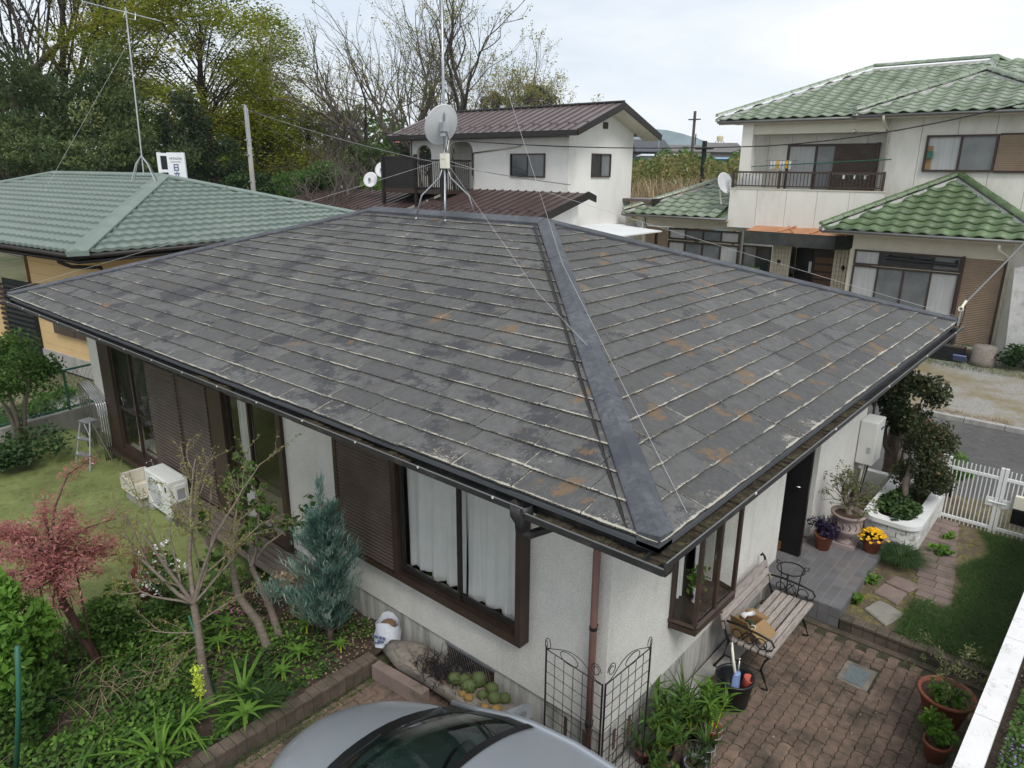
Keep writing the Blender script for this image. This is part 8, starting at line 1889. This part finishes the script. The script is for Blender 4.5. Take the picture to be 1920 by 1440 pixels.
mb = MB(); mb.tube([(0, 0, 0), (.02, 0, .55)], .008, 5); mb.build('stem', 'flower_lime', SPg); C_ = np.stack([-1.21+.022*rg.normal(size=420), 4.02+.022*rg.normal(size=420), .40+.32*rg.random(420)], 1); tag(leaves('florets', C_, .022, 'flower_lime', SPg, .9), kind='stuff')
# glazed pots on the lawn
for (x, y, r, h, lab) in ((-.46, 7.02, .15, .30, 'round red brown glazed pot farther back on the lawn, empty with soil'), (-.66, 6.50, .19, .34, 'larger red brown glazed jar nearer on the lawn behind the white flowers')):
    t = thing('glazed_pot', lab, 'pot', (x, y, .12)); mb = MB(); mb.lathe([(r*.6, 0), (r*.95, h*.35), (r*1.02, h*.65), (r*.9, h*.9), (r*1.05, h), (r*.9, h), (r*.85, h-.05), (.001, h-.05)], 22); mb.build('jar', 'terracotta_dark', t, True)
    for k in range(4): a = k*1.57; MB().ring((r*.97*math.cos(a), r*.97*math.sin(a), h*.82), .03, .007, 10, 'y').build('handle', 'car_black', t)
WF = thing('white_flower_bush', 'small bush with scattered white flowers in front of the red brown jars', 'shrub', (-.62, 6.0, .12))
C_, tn = ellipsoid_pts((-.62, 6.0, .62), (.26, .26, .42), 650, .4, 10, .5); leaves('foliage', C_, .06, 'lf_mid', WF, .6, tint=tn); C_, tn = ellipsoid_pts((-.64, 5.98, .66), (.30, .30, .46), 46, .6, 9, .5); leaves('blossom', np.repeat(C_, 5, 0)+rg.normal(0, .012, (len(C_)*5, 3)), .035, 'flower_white', WF, .9); mb = MB(); [mb.tube([(0, 0, 0), (rnd.uniform(-.15, .15), rnd.uniform(-.15, .15), .6)], .006, 4) for _ in range(8)]; mb.build('stems', 'bark', WF)
C_, tn = ellipsoid_pts((-.35, 4.95, .45), (.30, .30, .25), 26, .6, 9, .5); o = leaves('pink_blossom', np.repeat(C_, 4, 0)+rg.normal(0, .012, (len(C_)*4, 3)), .03, 'flower_pink', None, .9); tag(o, kind='stuff')
# rusty garden screen
RS2 = thing('garden_screen', 'rusty wrought iron scroll screen standing between lawn and garden bed on the left', 'screen', (-1.85, 5.75, .1))
def sc(a, b, zt0, zt1):
    a, b = np.array(a), np.array(b); V = lambda s, z: (*(a+(b-a)*s-np.array([-1.85, 5.75])), z)
    mb = MB()
    for s in (0, .5, 1): mb.tube([V(s, 0), V(s, zt0+(zt1-zt0)*s)], .011, 5)
    mb.tube([V(0, zt0), V(1, zt1)], .011, 5)
    for s0 in (0, .5):
        for k in (.14, .36): mb.tube([V(s0+k-.02, .03), V(s0+k+.03, .5), V(s0+k-.02, 1.0), V(s0+k, zt0-.05)], .0045, 4)
        mb.tube([V(s0+.14, .1), V(s0+.36, .9)], .004, 4); mb.tube([V(s0+.36, .1), V(s0+.14, .9)], .004, 4)
        for z in (.38, .46, .78, .86): mb.tube([V(s0+.25+.06*math.cos(t), z+.045*math.sin(t)) for t in np.linspace(0, 6.28, 12)], .0045, 4)
    mb.build('panel', 'rust_iron', RS2)
sc((-2.15, 6.12), (-1.62, 5.55), 1.15, 1.32)
mb = MB(); mb.tube([(-2.62, 4.6, 0), (-2.5, 4.35, 1.0), (-2.44, 4.3, 1.5)], .02, 6); tag(mb.build('garden_stake', 'green_fence', None, True), 'dark bluish garden stake at the lower left corner', 'stake')
mb = MB(); mb.tube([(-.98, 4.22, .1), (-1.02, 4.5, .95)], .012, 6); tag(mb.build('green_cane', 'green_fence', None, True), 'dull green support cane behind the pale trunk', 'cane')
# moss tufts between pavers near kerb and verge by the street
ground_cover('street_verge', lambda x, y: x > -99, 5000, .10, .012, 'lf_grass', .03, 18.6, 20.3, -3, 6, 1.0)
ground_cover('kerb_grass', lambda x, y: x > -99, 1600, .09, .012, 'lf_dry', .03, 14.1, 14.5, -.6, 5, 1.0)
shrub('verge_bush', 'dark green flowering bush in front of the peeling shed wall', (19.6, -.25, .45), (.5, .7, .4), 2000, .09, 'lf_dark', .6, 12, .4, .03)
shrub('entrance_bush', 'rounded green bush in front of the tiled entrance columns', (21.3, 8.55, 1.35), (.55, .75, .55), 2600, .08, 'lf_mid', .6, 12, .4, 0.)

# litter and moss on the paving
x, y = -2+6.4*rg.random(420), -1.6+5.*rg.random(420); k = ((y < .8) | (x < .7)) & (y < 3.4); tag(leaves('leaf_litter', np.stack([x[k], y[k], .006+.006*rg.random(k.sum())], 1), .022, 'lf_dry', None, .6, 3.), kind='stuff')
x, y = 3.0+1.3*rg.random(1500), -1.62+.5*rg.random(1500)**2; tag(leaves('moss', np.stack([x, y, .004+.01*rg.random(1500)], 1), .014, 'lf_grass', None, .8, 2.), kind='stuff')
x, y = -2.4+2.7*rg.random(900), 3.32+.12*rg.random(900)**2; tag(leaves('moss', np.stack([x, y, .004+.015*rg.random(900)], 1), .016, 'lf_mid', None, .8, 2.), kind='stuff')
# thin spring haze over the far fields
HZ = MB(); HZ.box(-70, -70, -1.2, 3500, 3500, 14); o = HZ.build('haze', None); m, nt, b, oo = newmat('haze'); nt.nodes.remove(b)
v_ = nn(nt, 'ShaderNodeVolumePrincipled'); v_.inputs['Color'].default_value = (.80, .86, .93, 1); v_.inputs['Density'].default_value = .00022; v_.inputs['Anisotropy'].default_value = .2
nt.links.new(v_.outputs[0], oo.inputs['Volume']); o.data.materials.append(m); tag(o, kind='stuff')
